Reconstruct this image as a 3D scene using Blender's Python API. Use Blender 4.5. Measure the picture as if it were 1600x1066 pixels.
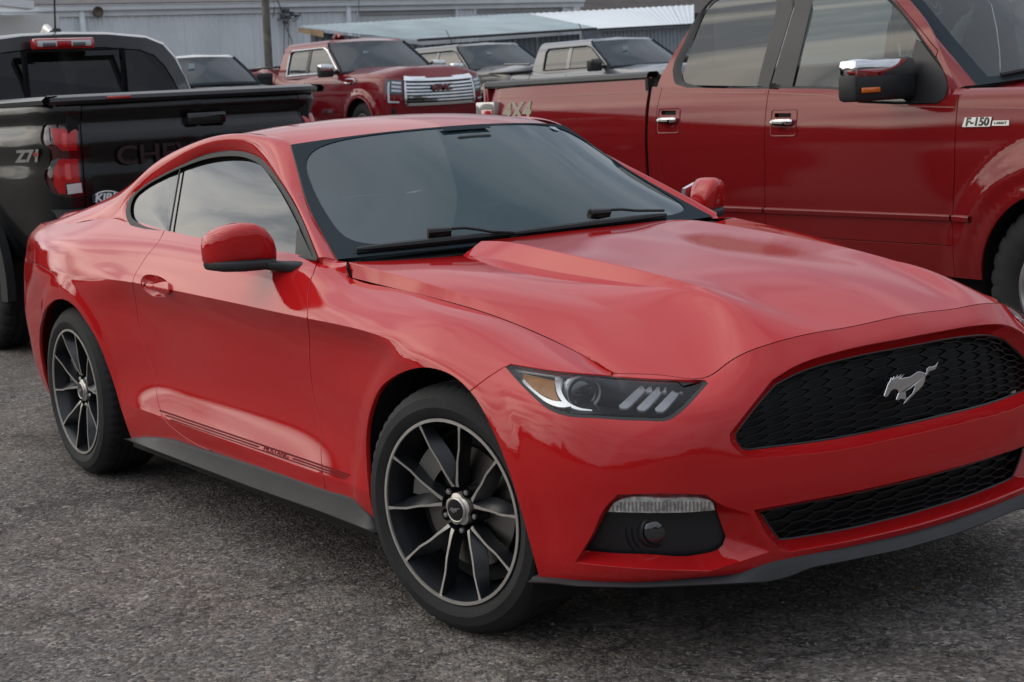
import bpy, bmesh, math, random
import numpy as np
from mathutils import Vector, Matrix
from mathutils.geometry import delaunay_2d_cdt
random.seed(7); np.random.seed(7)
SC = bpy.context.scene
for o_ in list(bpy.data.objects): bpy.data.objects.remove(o_)
# ------------------------------------------------------------------ camera
CAM = np.array([3.66009534, -3.15076275, 1.43397704])
CR = np.array([0.56739648, 0.82171941, -0.053277])
CU = np.array([-0.09278937, 0.12809083, 0.98741221])
CF = np.array([-0.81820008, 0.55531068, -0.14892511])
FPX = 2582.738
cd = bpy.data.cameras.new('camera'); cam = bpy.data.objects.new('camera', cd); SC.collection.objects.link(cam)
cam.matrix_world = Matrix(((CR[0], CU[0], -CF[0], CAM[0]), (CR[1], CU[1], -CF[1], CAM[1]), (CR[2], CU[2], -CF[2], CAM[2]), (0, 0, 0, 1)))
cd.sensor_width = 36; cd.lens = FPX / 1600 * 36; cd.clip_start = .05; cd.clip_end = 2000
cd.dof.use_dof = True; cd.dof.focus_distance = 4.9; cd.dof.aperture_fstop = 10
SC.camera = cam
SC.render.resolution_x = 1024; SC.render.resolution_y = 682
# ------------------------------------------------------------------ view, world, sun
SC.view_settings.view_transform = 'Standard'; SC.view_settings.look = 'None'
SC.view_settings.gamma = 1; SC.view_settings.exposure = 0.32; SC.view_settings.use_curve_mapping = False
SUN_EL, SUN_AZ = math.radians(24), math.radians(-138)      # azimuth of the sun, from +x towards +y
wd = bpy.data.worlds.new("World"); SC.world = wd; wd.use_nodes = True
nt = wd.node_tree; nt.nodes.clear(); N_ = nt.nodes; L_ = nt.links
def wn(t, **k):
    n = N_.new(t)
    for a, b in k.items(): setattr(n, a, b)
    return n
wout = wn('ShaderNodeOutputWorld'); bg = wn('ShaderNodeBackground'); bg2 = wn('ShaderNodeBackground'); mixs = wn('ShaderNodeMixShader')
sky = wn('ShaderNodeTexSky', sky_type='NISHITA', sun_disc=False, sun_elevation=SUN_EL, sun_rotation=math.pi / 2 - SUN_AZ, air_density=1.2, dust_density=2.5)
L_.new(sky.outputs[0], bg.inputs[0]); bg.inputs[1].default_value = 0.05
tc = wn('ShaderNodeTexCoord'); sep = wn('ShaderNodeSeparateXYZ'); L_.new(tc.outputs['Generated'], sep.inputs[0])
# cloud deck: direction projected on a flat layer overhead, so streaks flatten towards the horizon
addz = wn('ShaderNodeMath', operation='ADD'); addz.inputs[1].default_value = .13; mx0 = wn('ShaderNodeMath', operation='MAXIMUM'); mx0.inputs[1].default_value = 0
L_.new(sep.outputs[2], mx0.inputs[0]); L_.new(mx0.outputs[0], addz.inputs[0])
dv = wn('ShaderNodeVectorMath', operation='DIVIDE'); cmb = wn('ShaderNodeCombineXYZ')
for i in range(3): L_.new(addz.outputs[0], cmb.inputs[i])
L_.new(tc.outputs['Generated'], dv.inputs[0]); L_.new(cmb.outputs[0], dv.inputs[1])
mp = wn('ShaderNodeMapping'); mp.inputs['Rotation'].default_value = (0, 0, .5); mp.inputs['Scale'].default_value = (.55, 1.0, 1); mp.inputs['Location'].default_value = (1.3, 4.2, .8)
L_.new(dv.outputs[0], mp.inputs[0])
nz = wn('ShaderNodeTexNoise'); nz.inputs['Scale'].default_value = 2.6; nz.inputs['Detail'].default_value = 7; nz.inputs['Roughness'].default_value = .55; nz.inputs['Distortion'].default_value = .35
L_.new(mp.outputs[0], nz.inputs['Vector'])
rp = wn('ShaderNodeValToRGB'); e = rp.color_ramp.elements
e[0].position = .39; e[0].color = (.30, .36, .45, 1); e[1].position = .63; e[1].color = (1.0, 1.0, .98, 1)
x_ = rp.color_ramp.elements.new(.49); x_.color = (.70, .745, .80, 1)
L_.new(nz.outputs['Fac'], rp.inputs[0])
# the deck is thinner and warmer towards the hidden sun, heavy and blue-grey opposite it
dt = wn('ShaderNodeVectorMath', operation='DOT_PRODUCT'); L_.new(tc.outputs['Generated'], dt.inputs[0])
dt.inputs[1].default_value = (math.cos(SUN_AZ) * math.cos(SUN_EL), math.sin(SUN_AZ) * math.cos(SUN_EL), math.sin(SUN_EL))
rs = wn('ShaderNodeMapRange', interpolation_type='SMOOTHSTEP'); rs.inputs[1].default_value = .52; rs.inputs[2].default_value = 1.02; rs.inputs[3].default_value = 0; rs.inputs[4].default_value = 1
L_.new(dt.outputs['Value'], rs.inputs[0])
# overcast luminance: the zenith about three times the horizon
vz = wn('ShaderNodeMapRange'); vz.inputs[1].default_value = 0; vz.inputs[2].default_value = 1; vz.inputs[3].default_value = .50; vz.inputs[4].default_value = 1.12; L_.new(mx0.outputs[0], vz.inputs[0])
gl_s = wn('ShaderNodeMath', operation='MULTIPLY_ADD'); L_.new(rs.outputs[0], gl_s.inputs[0]); gl_s.inputs[1].default_value = 1.5; L_.new(vz.outputs[0], gl_s.inputs[2])
rg = wn('ShaderNodeMix', data_type='RGBA'); L_.new(rs.outputs[0], rg.inputs['Factor']); rg.inputs['A'].default_value = (.97, .985, 1.03, 1); rg.inputs['B'].default_value = (1.05, .965, .84, 1)
# opposite the sun the deck is an even sheet, towards it the streaks stand out
fl = wn('ShaderNodeMapRange'); fl.inputs[3].default_value = .42; fl.inputs[4].default_value = 1; L_.new(rs.outputs[0], fl.inputs[0])
mf = wn('ShaderNodeMix', data_type='RGBA'); L_.new(fl.outputs[0], mf.inputs['Factor']); mf.inputs['A'].default_value = (.66, .705, .76, 1); L_.new(rp.outputs[0], mf.inputs['B'])
mg = wn('ShaderNodeMix', data_type='RGBA', blend_type='MULTIPLY'); mg.inputs['Factor'].default_value = 1; L_.new(mf.outputs['Result'], mg.inputs['A']); L_.new(rg.outputs['Result'], mg.inputs['B'])
L_.new(mg.outputs['Result'], bg2.inputs[0]); L_.new(gl_s.outputs[0], bg2.inputs[1])
mixs.inputs[0].default_value = .88
L_.new(bg.outputs[0], mixs.inputs[1]); L_.new(bg2.outputs[0], mixs.inputs[2]); L_.new(mixs.outputs[0], wout.inputs[0])
sl = bpy.data.lights.new('sun', 'SUN'); sl.energy = 0.5; sl.angle = math.radians(140); sl.color = (1, .95, .88)
so = bpy.data.objects.new('sun', sl); SC.collection.objects.link(so)
so.rotation_euler = Vector((math.cos(SUN_AZ) * math.cos(SUN_EL), math.sin(SUN_AZ) * math.cos(SUN_EL), math.sin(SUN_EL))).to_track_quat('Z', 'Y').to_euler()
# ------------------------------------------------------------------ materials
MATS = {}
def mat(name, col, rough=.5, metal=0, spec=.5, coat=0, coat_r=.03, var=0, vscale=8, bump=0, bscale=60, emit=None, tint=None, rvar=0):
    if name in MATS: return MATS[name]
    m = bpy.data.materials.new(name); m.use_nodes = True; n = m.node_tree.nodes; l = m.node_tree.links
    b = n['Principled BSDF']
    b.inputs['Base Color'].default_value = (*col, 1); b.inputs['Roughness'].default_value = rough
    b.inputs['Metallic'].default_value = metal; b.inputs['Specular IOR Level'].default_value = spec
    b.inputs['Coat Weight'].default_value = coat; b.inputs['Coat Roughness'].default_value = coat_r
    t = n.new('ShaderNodeTexCoord')
    if var:
        z = n.new('ShaderNodeTexNoise'); z.inputs['Scale'].default_value = vscale; z.inputs['Detail'].default_value = 6
        l.new(t.outputs['Object'], z.inputs['Vector'])
        x = n.new('ShaderNodeMix'); x.data_type = 'RGBA'
        c2 = tint or tuple(min(1, c * (1 + var)) for c in col)
        c1 = tuple(c * (1 - var) for c in col)
        x.inputs['A'].default_value = (*c1, 1); x.inputs['B'].default_value = (*c2, 1)
        r = n.new('ShaderNodeMapRange'); r.inputs[1].default_value = .3; r.inputs[2].default_value = .7
        l.new(z.outputs['Fac'], r.inputs[0]); l.new(r.outputs[0], x.inputs['Factor']); l.new(x.outputs['Result'], b.inputs['Base Color'])
        if rvar:
            r2 = n.new('ShaderNodeMapRange'); r2.inputs[1].default_value = .3; r2.inputs[2].default_value = .7
            r2.inputs[3].default_value = rough - rvar; r2.inputs[4].default_value = rough + rvar
            l.new(z.outputs['Fac'], r2.inputs[0]); l.new(r2.outputs[0], b.inputs['Roughness'])
    if bump:
        z = n.new('ShaderNodeTexNoise'); z.inputs['Scale'].default_value = bscale; z.inputs['Detail'].default_value = 5
        l.new(t.outputs['Object'], z.inputs['Vector'])
        p = n.new('ShaderNodeBump'); p.inputs['Strength'].default_value = bump; p.inputs['Distance'].default_value = .01
        l.new(z.outputs['Fac'], p.inputs['Height']); l.new(p.outputs[0], b.inputs['Normal'])
    if emit: b.inputs['Emission Color'].default_value = (*emit[:3], 1); b.inputs['Emission Strength'].default_value = emit[3]
    MATS[name] = m; return m
def glass(name, tint=(.5, .55, .55), rough=.02, ior=1.5, dust=.04, film_col=(.45, .48, .48)):
    if name in MATS: return MATS[name]
    m = bpy.data.materials.new(name); m.use_nodes = True; n = m.node_tree.nodes; l = m.node_tree.links; n.clear()
    o = n.new('ShaderNodeOutputMaterial'); tr = n.new('ShaderNodeBsdfTransparent'); gl = n.new('ShaderNodeBsdfGlossy'); df = n.new('ShaderNodeBsdfDiffuse')
    tr.inputs[0].default_value = (*tint, 1); gl.inputs['Roughness'].default_value = rough; gl.inputs[0].default_value = (.95, .97, 1, 1)
    df.inputs[0].default_value = (*film_col, 1)
    f = n.new('ShaderNodeFresnel'); f.inputs[0].default_value = ior
    a = n.new('ShaderNodeMixShader'); a.inputs[0].default_value = dust; b = n.new('ShaderNodeMixShader')
    l.new(tr.outputs[0], a.inputs[1]); l.new(df.outputs[0], a.inputs[2])
    l.new(f.outputs[0], b.inputs[0]); l.new(a.outputs[0], b.inputs[1]); l.new(gl.outputs[0], b.inputs[2]); l.new(b.outputs[0], o.inputs[0])
    MATS[name] = m; return m
def paint(name, col, rough=.38, flake=0, dirt=.06, coat=1.0, spec=.5, metal=0):
    """car paint: coloured base under clear coat, faint dust film and orange peel"""
    if name in MATS: return MATS[name]
    m = mat(name, col, rough, metal, spec, coat, .025)
    n = m.node_tree.nodes; l = m.node_tree.links; b = n['Principled BSDF']; t = n.new('ShaderNodeTexCoord')
    z = n.new('ShaderNodeTexNoise'); z.inputs['Scale'].default_value = 3.5; z.inputs['Detail'].default_value = 8; z.inputs['Roughness'].default_value = .65
    l.new(t.outputs['Object'], z.inputs['Vector'])
    r = n.new('ShaderNodeMapRange'); r.inputs[1].default_value = .35; r.inputs[2].default_value = .75; r.inputs[3].default_value = dirt * .3; r.inputs[4].default_value = dirt
    l.new(z.outputs['Fac'], r.inputs[0])
    x = n.new('ShaderNodeMix'); x.data_type = 'RGBA'; x.inputs['A'].default_value = (*col, 1); x.inputs['B'].default_value = (.32, .29, .26, 1)
    l.new(r.outputs[0], x.inputs['Factor']); l.new(x.outputs['Result'], b.inputs['Base Color'])
    r2 = n.new('ShaderNodeMapRange'); r2.inputs[1].default_value = .35; r2.inputs[2].default_value = .75; r2.inputs[3].default_value = .004; r2.inputs[4].default_value = .03
    l.new(z.outputs['Fac'], r2.inputs[0]); l.new(r2.outputs[0], b.inputs['Coat Roughness'])
    z2 = n.new('ShaderNodeTexNoise'); z2.inputs['Scale'].default_value = 260; z2.inputs['Detail'].default_value = 1; l.new(t.outputs['Object'], z2.inputs['Vector'])
    p = n.new('ShaderNodeBump'); p.inputs['Strength'].default_value = .012; p.inputs['Distance'].default_value = .01
    l.new(z2.outputs['Fac'], p.inputs['Height']); l.new(p.outputs[0], b.inputs['Coat Normal'])
    return m
# ------------------------------------------------------------------ object helpers
COL = SC.collection
RLOC = {}
def link(name, me, m=None, parent=None, loc=None, rot=None):
    o = bpy.data.objects.new(name, me); COL.objects.link(o)
    if m is not None and me is not None and not me.materials: me.materials.append(m)
    if parent is not None:
        o.parent = parent
        if parent.name in RLOC: o.matrix_parent_inverse = Matrix.Translation(-Vector(RLOC[parent.name]))
    if loc is not None: o.location = loc
    if rot is not None: o.rotation_euler = rot
    return o
def thing(name, label, cat, loc=(0, 0, 0), rz=0, group=None):
    o = bpy.data.objects.new(name, None); COL.objects.link(o); o.empty_display_size = .1
    o.location = loc; o.rotation_euler = (0, 0, rz); o['label'] = label; o['category'] = cat
    if group: o['group'] = group
    return o
def tag(o, label, cat, group=None):
    o['label'] = label; o['category'] = cat
    if group: o['group'] = group
    return o
def mesh(name, v, f, normals=None, smooth=True):
    me = bpy.data.meshes.new(name); me.from_pydata([tuple(map(float, p)) for p in v], [], [tuple(int(i) for i in q) for q in f]); me.update()
    if smooth:
        me.polygons.foreach_set('use_smooth', [True] * len(me.polygons))
    if normals is not None:
        me.normals_split_custom_set_from_vertices([tuple(map(float, q)) for q in normals])
    return me
def smooth_angle(me, deg=35):
    me.polygons.foreach_set('use_smooth', [True] * len(me.polygons))
    try: me.set_sharp_from_angle(angle=math.radians(deg))
    except Exception: pass
    return me
class MB:
    """collects simple solids into one mesh"""
    def __init__(s): s.v = []; s.f = []
    def add(s, v, f):
        k = len(s.v); s.v += [tuple(map(float, p)) for p in v]; s.f += [tuple(i + k for i in q) for q in f]; return s
    def box(s, a, b, M=None):
        (x0, y0, z0), (x1, y1, z1) = a, b
        v = [(x, y, z) for x in (x0, x1) for y in (y0, y1) for z in (z0, z1)]
        if M is not None: v = [tuple(M @ Vector(p)) for p in v]
        return s.add(v, [(0, 1, 3, 2), (4, 6, 7, 5), (0, 4, 5, 1), (2, 3, 7, 6), (0, 2, 6, 4), (1, 5, 7, 3)])
    def tube(s, pts, r, n=10, caps=True, closed=False):
        pts = [Vector(p) for p in pts]; m = len(pts); rr = r if hasattr(r, '__len__') else [r] * m
        V = []; up = Vector((0.13, .21, 1)).normalized(); pn = None
        for i, p in enumerate(pts):
            if closed: d = (pts[(i + 1) % m] - pts[i - 1]).normalized()
            else: d = (pts[min(i + 1, m - 1)] - pts[max(i - 1, 0)]).normalized()
            if pn is None:
                a = d.cross(up)
                if a.length < .05: a = d.cross(Vector((1, 0, 0)))
                a.normalize()
            else: a = (pn - d * pn.dot(d)).normalized()
            pn = a; b = d.cross(a)
            V += [p + (a * math.cos(2 * math.pi * k / n) + b * math.sin(2 * math.pi * k / n)) * rr[i] for k in range(n)]
        F = []
        for i in range(m if closed else m - 1):
            j = (i + 1) % m
            F += [(i * n + k, i * n + (k + 1) % n, j * n + (k + 1) % n, j * n + k) for k in range(n)]
        if caps and not closed: F += [tuple(range(n))[::-1], tuple((m - 1) * n + k for k in range(n))]
        return s.add(V, F)
    def prism(s, poly, fn, d):
        """closed polygon (2-D list) mapped by fn(a,b,depth) at depths 0 and d"""
        n = len(poly); V = [fn(a, b, 0) for a, b in poly] + [fn(a, b, d) for a, b in poly]
        return s.add(V, [tuple(range(n))[::-1], tuple(range(n, 2 * n))] + [(i, (i + 1) % n, n + (i + 1) % n, n + i) for i in range(n)])
    def lathe(s, prof, n=48, fn=lambda r, a, h: (r * math.cos(a), h, r * math.sin(a)), a0=0, a1=2 * math.pi):
        full = abs(a1 - a0 - 2 * math.pi) < 1e-6; m = n if full else n + 1
        V = [fn(r, a0 + (a1 - a0) * k / n, h) for r, h in prof for k in range(m)]
        F = [(i * m + k, i * m + (k + 1) % m, (i + 1) * m + (k + 1) % m, (i + 1) * m + k) for i in range(len(prof) - 1) for k in range(n)]
        return s.add(V, F)
    def build(s, name, m, parent=None, angle=35, bevel=0, smooth=True):
        me = bpy.data.meshes.new(name); me.from_pydata(s.v, [], s.f); me.validate()
        bm = bmesh.new(); bm.from_mesh(me); bmesh.ops.recalc_face_normals(bm, faces=bm.faces)
        if bevel: 
            ed = [e for e in bm.edges if len(e.link_faces) == 2 and e.calc_face_angle(0) > math.radians(30)]
            bmesh.ops.bevel(bm, geom=ed, offset=bevel, segments=2, affect='EDGES', profile=.5, clamp_overlap=True)
        bm.to_mesh(me); bm.free(); me.update()
        if smooth: smooth_angle(me, angle)
        me.materials.append(m); return link(name, me, None, parent)
def text_obj(name, s, size, m, parent, M, extrude=.002, sx=1, font_shear=0, bold=.0):
    cu = bpy.data.curves.new(name, 'FONT'); cu.body = s; cu.size = size; cu.extrude = extrude; cu.align_x = 'CENTER'; cu.align_y = 'CENTER'; cu.shear = font_shear; cu.offset = bold; cu.resolution_u = 3
    tmp = bpy.data.objects.new('tmp', cu); COL.objects.link(tmp)
    me = bpy.data.meshes.new_from_object(tmp.evaluated_get(bpy.context.evaluated_depsgraph_get())); bpy.data.objects.remove(tmp)
    me.transform(Matrix.Scale(sx, 4, (1, 0, 0))); me.transform(M); me.materials.clear(); me.materials.append(m)
    return link(name, me, None, parent)
def frame(o, xdir, ndir):
    """matrix with local x along xdir, local z (text normal) along ndir"""
    x = Vector(xdir).normalized(); n = Vector(ndir).normalized(); y = n.cross(x).normalized(); x = y.cross(n)
    return Matrix(((x[0], y[0], n[0], o[0]), (x[1], y[1], n[1], o[1]), (x[2], y[2], n[2], o[2]), (0, 0, 0, 1)))
# ------------------------------------------------------------------ camera rays (used to survey real positions)
def at(px, **k):
    d = CF + CR * (px[0] - 800) / FPX - CU * (px[1] - 533) / FPX
    if 'n' in k:
        n = np.array(k['n'], float); return CAM + d * ((k['c'] - CAM @ n) / (d @ n))
    a, v = [(a, v) for a, v in k.items()][0]; i = 'xyz'.index(a)
    return CAM + d * (v - CAM[i]) / d[i]
def proj(P):
    D = np.atleast_2d(P) - CAM; q = D @ CF
    return np.stack([800 + FPX * (D @ CR) / q, 533 - FPX * (D @ CU) / q], 1)
# ------------------------------------------------------------------ spline surfaces
def spl_K(t):
    n = len(t); A = np.eye(n); B = np.zeros((n, n)); h = np.diff(t)
    for i in range(1, n - 1):
        A[i, i - 1] = h[i - 1]; A[i, i] = 2 * (h[i - 1] + h[i]); A[i, i + 1] = h[i]
        B[i, i - 1] = 6 / h[i - 1]; B[i, i] = -6 / h[i - 1] - 6 / h[i]; B[i, i + 1] = 6 / h[i]
    return np.linalg.solve(A, B)
def spl(t, K, Y, x):
    """Y (n,knots,d) or (knots,d); x (n,)"""
    t = np.asarray(t, float); x = np.clip(x, t[0], t[-1])
    if Y.ndim == 2: M = K @ Y; Y = np.broadcast_to(Y, (len(x),) + Y.shape); M = np.broadcast_to(M, (len(x),) + M.shape)
    else: M = np.einsum('ij,njd->nid', K, Y)
    i = np.clip(np.searchsorted(t, x, side='right') - 1, 0, len(t) - 2); h = (t[i + 1] - t[i])[:, None]
    r = np.arange(len(x)); a = ((t[i + 1] - x)[:, None]) / h; b = 1 - a
    return a * Y[r, i] + b * Y[r, i + 1] + ((a ** 3 - a) * M[r, i] + (b ** 3 - b) * M[r, i + 1]) * h * h / 6
class Surf:
    """tensor surface: rows (each a curve of keys (u,x,y,z)) skinned with a C2 spline in v; rows in `crease` may break"""
    def __init__(s, rows, vk, crease=(), cw=None, disp=None):
        s.rows = []; s.vk = np.array(vk, float); s.disp = disp; s.cw = cw; s.crease = sorted(crease)
        for r in rows:
            r = np.array(r, float); s.rows.append((r[:, 0], spl_K(r[:, 0]), r[:, 1:]))
        s.K = spl_K(s.vk); s.seg = []
        c = [0] + s.crease + [len(rows) - 1]
        for a, b in zip(c[:-1], c[1:]): s.seg.append((a, b, spl_K(s.vk[a:b + 1])))
        s.cache = None
    def base(s, u, v):
        Y = np.stack([spl(t, K, P, u) for t, K, P in s.rows], 1)
        P0 = spl(s.vk, s.K, Y, v)
        if s.crease:
            P1 = P0.copy()
            for a, b, K in s.seg:
                m = (v >= s.vk[a] - 1e-9) & (v <= s.vk[b] + 1e-9)
                if m.any(): P1[m] = spl(s.vk[a:b + 1], K, Y[m][:, a:b + 1], v[m])
            w = s.cw(u, v)[:, None] if s.cw else 1.0
            P0 = P0 * (1 - w) + P1 * w
        return P0
    def P(s, u, v):
        u = np.atleast_1d(np.asarray(u, float)); v = np.atleast_1d(np.asarray(v, float)); p = s.base(u, v)
        return s.disp(p, u, v) if s.disp else p
    def D(s, u, v, e=2e-3):
        return (s.P(u + e, v) - s.P(u - e, v)) / (2 * e), (s.P(u, v + e) - s.P(u, v - e)) / (2 * e)
    def N(s, u, v, e=2e-3):
        u = np.atleast_1d(np.asarray(u, float)); v = np.atleast_1d(np.asarray(v, float))
        u0, u1 = s.rows[0][0][0], s.rows[0][0][-1]
        uu = np.clip(u, u0 + e, u1 - e); vv = np.clip(v, s.vk[0] + e, s.vk[-1] - e)
        a, b = s.D(uu, vv, e); n = np.cross(a, b); return n / (np.linalg.norm(n, axis=1)[:, None] + 1e-12)
    def O(s, u, v, off):
        p = s.P(u, v); return p - s.N(u, v) * off if off else p
    def pix(s, pts, off=0, ur=None):
        """pixels -> (u,v) on the surface (offset inwards by off)"""
        u0, u1 = ur or (s.rows[0][0][0], s.rows[0][0][-1])
        if s.cache is None or s.cache[0] != (off, u0, u1):
            U, V = np.meshgrid(np.linspace(u0, u1, 260), np.linspace(s.vk[0], s.vk[-1], 90), indexing='ij')
            U = U.ravel(); V = V.ravel(); Pp = s.O(U, V, off); n = s.N(U, V); ok = ((CAM - Pp) * n).sum(1) > 0
            if ok.sum() < 50: ok[:] = True
            s.cache = ((off, u0, u1), U[ok], V[ok], proj(Pp[ok]))
        _, U, V, Q = s.cache; out = []
        pts = np.atleast_2d(np.array(pts, float))
        idx = [int(np.argmin(((Q - p) ** 2).sum(1))) for p in pts]; u = U[idx].copy(); v = V[idx].copy()
        for it in range(7):
            q = proj(s.O(u, v, off)); e = 1e-3
            qu = (proj(s.O(u + e, v, off)) - q) / e; qv = (proj(s.O(u, v + e, off)) - q) / e
            r = pts - q; det = qu[:, 0] * qv[:, 1] - qu[:, 1] * qv[:, 0]; det = np.where(abs(det) < 1e-6, 1e-6, det)
            du = (r[:, 0] * qv[:, 1] - r[:, 1] * qv[:, 0]) / det; dvv = (qu[:, 0] * r[:, 1] - qu[:, 1] * r[:, 0]) / det
            u = np.clip(u + np.clip(du, -.05, .05), u0, u1); v = np.clip(v + np.clip(dvv, -.05, .05), s.vk[0], s.vk[-1])
        return np.stack([u, v], 1)
def resample(p, step, closed=False):
    p = np.array(p, float); 
    if closed: p = np.vstack([p, p[:1]])
    d = np.concatenate([[0], np.cumsum(np.linalg.norm(np.diff(p, axis=0), axis=1))]); n = max(2, int(round(d[-1] / step)) + 1)
    t = np.linspace(0, d[-1], n); q = np.stack([np.interp(t, d, p[:, i]) for i in range(p.shape[1])], 1)
    return q[:-1] if closed else q
def curve(p, corners=(), closed=False, n=8):
    """smooth Catmull-Rom through p, sharp at the indices in corners"""
    p = np.array(p, float); m = len(p); out = []; cs = set(corners)
    segs = m if closed else m - 1
    for i in range(segs):
        a, b = p[i], p[(i + 1) % m]
        i0, i3 = (i - 1) % m, (i + 2) % m
        pa = p[i0] if (closed or i > 0) and i not in cs else a - (b - a)
        pb = p[i3] if (closed or i + 2 < m) and (i + 1) % m not in cs else b + (b - a)
        la = max(1e-9, np.linalg.norm(a - pa)); lb = np.linalg.norm(b - a) + 1e-9; lc = max(1e-9, np.linalg.norm(pb - b))
        ta = ((b - a) / lb * la + (a - pa) / la * lb) / (la + lb); tb = ((pb - b) / lc * lb + (b - a) / lb * lc) / (lb + lc)
        for k in range(n):
            t = k / n; h = t * t * (3 - 2 * t)
            out.append(a * (1 - h) + b * h + ta * lb * (t * (1 - t) ** 2) - tb * lb * (t * t * (1 - t)))
    if not closed: out.append(p[-1])
    return np.array(out)
def inside(pts, poly):
    x, y = pts[:, 0], pts[:, 1]; r = np.zeros(len(pts), bool); n = len(poly); j = n - 1
    for i in range(n):
        xi, yi = poly[i]; xj, yj = poly[j]
        if yi != yj:
            c = ((yi > y) != (yj > y)) & (x < (xj - xi) * (y - yi) / (yj - yi) + xi); r ^= c
        j = i
    return r
def strip_poly(S, line, w):
    """thin closed polygon of half width w (metres) about a uv polyline on S"""
    line = resample(np.array(line, float), .012); d = np.gradient(line, axis=0); ok = np.linalg.norm(d, axis=1) > 1e-6; line = line[ok]; d = d[ok]; u0, u1 = S.rows[0][0][0], S.rows[0][0][-1]; Su, Sv = S.D(np.clip(line[:, 0], u0 + .01, u1 - .01), np.clip(line[:, 1], S.vk[0] + .004, S.vk[-1] - .004))
    T = Su * d[:, :1] + Sv * d[:, 1:]; n = np.cross(Su, Sv); n /= np.linalg.norm(n, axis=1)[:, None]
    side = np.cross(n, T); side /= np.linalg.norm(side, axis=1)[:, None] + 1e-12
    o = []
    for a, b, c in zip(Su, Sv, side):
        o.append(np.linalg.lstsq(np.stack([a, b], 1), c, rcond=None)[0])
    o = np.array(o) * w
    return np.vstack([line + o, (line - o)[::-1]])
def panelize(S, dom, step, cuts=(), strips=(), keep=None):
    """trim S (domain polygon dom, uv) by cuts/strips; returns connected pieces as (uv, faces)"""
    dom = np.array(dom, float); lo, hi = dom.min(0), dom.max(0); su, sv = step
    gx = np.arange(lo[0] + su / 2, hi[0], su); gy = np.arange(lo[1] + sv / 2, hi[1], sv)
    G = np.stack(np.meshgrid(gx, gy, indexing='ij'), -1).reshape(-1, 2)
    G = G[inside(G, dom)]
    if getattr(S, 'vcr', None):                         # grid lines along creases
        ex = np.array([(a, c + d) for c in S.vcr for d in (-.0025, 0, .0025) for a in gx]); ex = ex[inside(ex, dom)]
        G = G[np.min(np.abs(G[:, 1:2] - np.array(S.vcr)[None]), axis=1) > sv * .3]; G = np.vstack([G, ex])
    cons = [dom] + [np.array(c, float) for c in cuts] + [np.array(c, float) for c in strips]
    allc = np.vstack(cons); sc = np.array([1 / su, 1 / sv])
    keepm = np.ones(len(G), bool); gs = G * sc; cs = allc * sc
    for k in range(0, len(gs), 2000):
        d = ((gs[k:k + 2000, None] - cs[None]) ** 2).sum(2).min(1); keepm[k:k + 2000] = d > .16
    G = G[keepm]
    V = []; E = []
    for c in cons:
        k = len(V); V += [Vector(p) for p in c]; E += [(k + i, k + (i + 1) % len(c)) for i in range(len(c))]
    V += [Vector(p) for p in G]
    r = delaunay_2d_cdt(V, E, [], 0, 1e-7, False)
    P = np.array([tuple(p) for p in r[0]]); F = np.array([f for f in r[2] if len(f) == 3])
    c = P[F].mean(1); ok = inside(c, dom)
    for q in list(cuts) + list(strips): ok &= ~inside(c, np.array(q))
    F = F[ok]
    par = list(range(len(P)))
    def find(a):
        while par[a] != a: par[a] = par[par[a]]; a = par[a]
        return a
    for a, b, d in F:
        ra, rb = find(a), find(b)
        if ra != rb: par[ra] = rb
        rc = find(d); rb = find(b)
        if rc != rb: par[rc] = rb
    roots = np.array([find(a) for a in F[:, 0]]); out = []
    for q in set(roots.tolist()):
        f = F[roots == q]
        if len(f) < 12: continue
        ids, inv = np.unique(f, return_inverse=True); out.append((P[ids], inv.reshape(-1, 3)))
    out.sort(key=lambda t: -len(t[1])); return out
def piece_of(pieces, uv):
    """the piece holding uv"""
    best = None
    for i, (p, f) in enumerate(pieces):
        t = p[f]; a, b, c = t[:, 0], t[:, 1], t[:, 2]; q = np.array(uv)
        s1 = (b[:, 0] - a[:, 0]) * (q[1] - a[:, 1]) - (b[:, 1] - a[:, 1]) * (q[0] - a[:, 0])
        s2 = (c[:, 0] - b[:, 0]) * (q[1] - b[:, 1]) - (c[:, 1] - b[:, 1]) * (q[0] - b[:, 0])
        s3 = (a[:, 0] - c[:, 0]) * (q[1] - c[:, 1]) - (a[:, 1] - c[:, 1]) * (q[0] - c[:, 0])
        if ((s1 >= 0) & (s2 >= 0) & (s3 >= 0)).any() or ((s1 <= 0) & (s2 <= 0) & (s3 <= 0)).any(): return i
    return None
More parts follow.
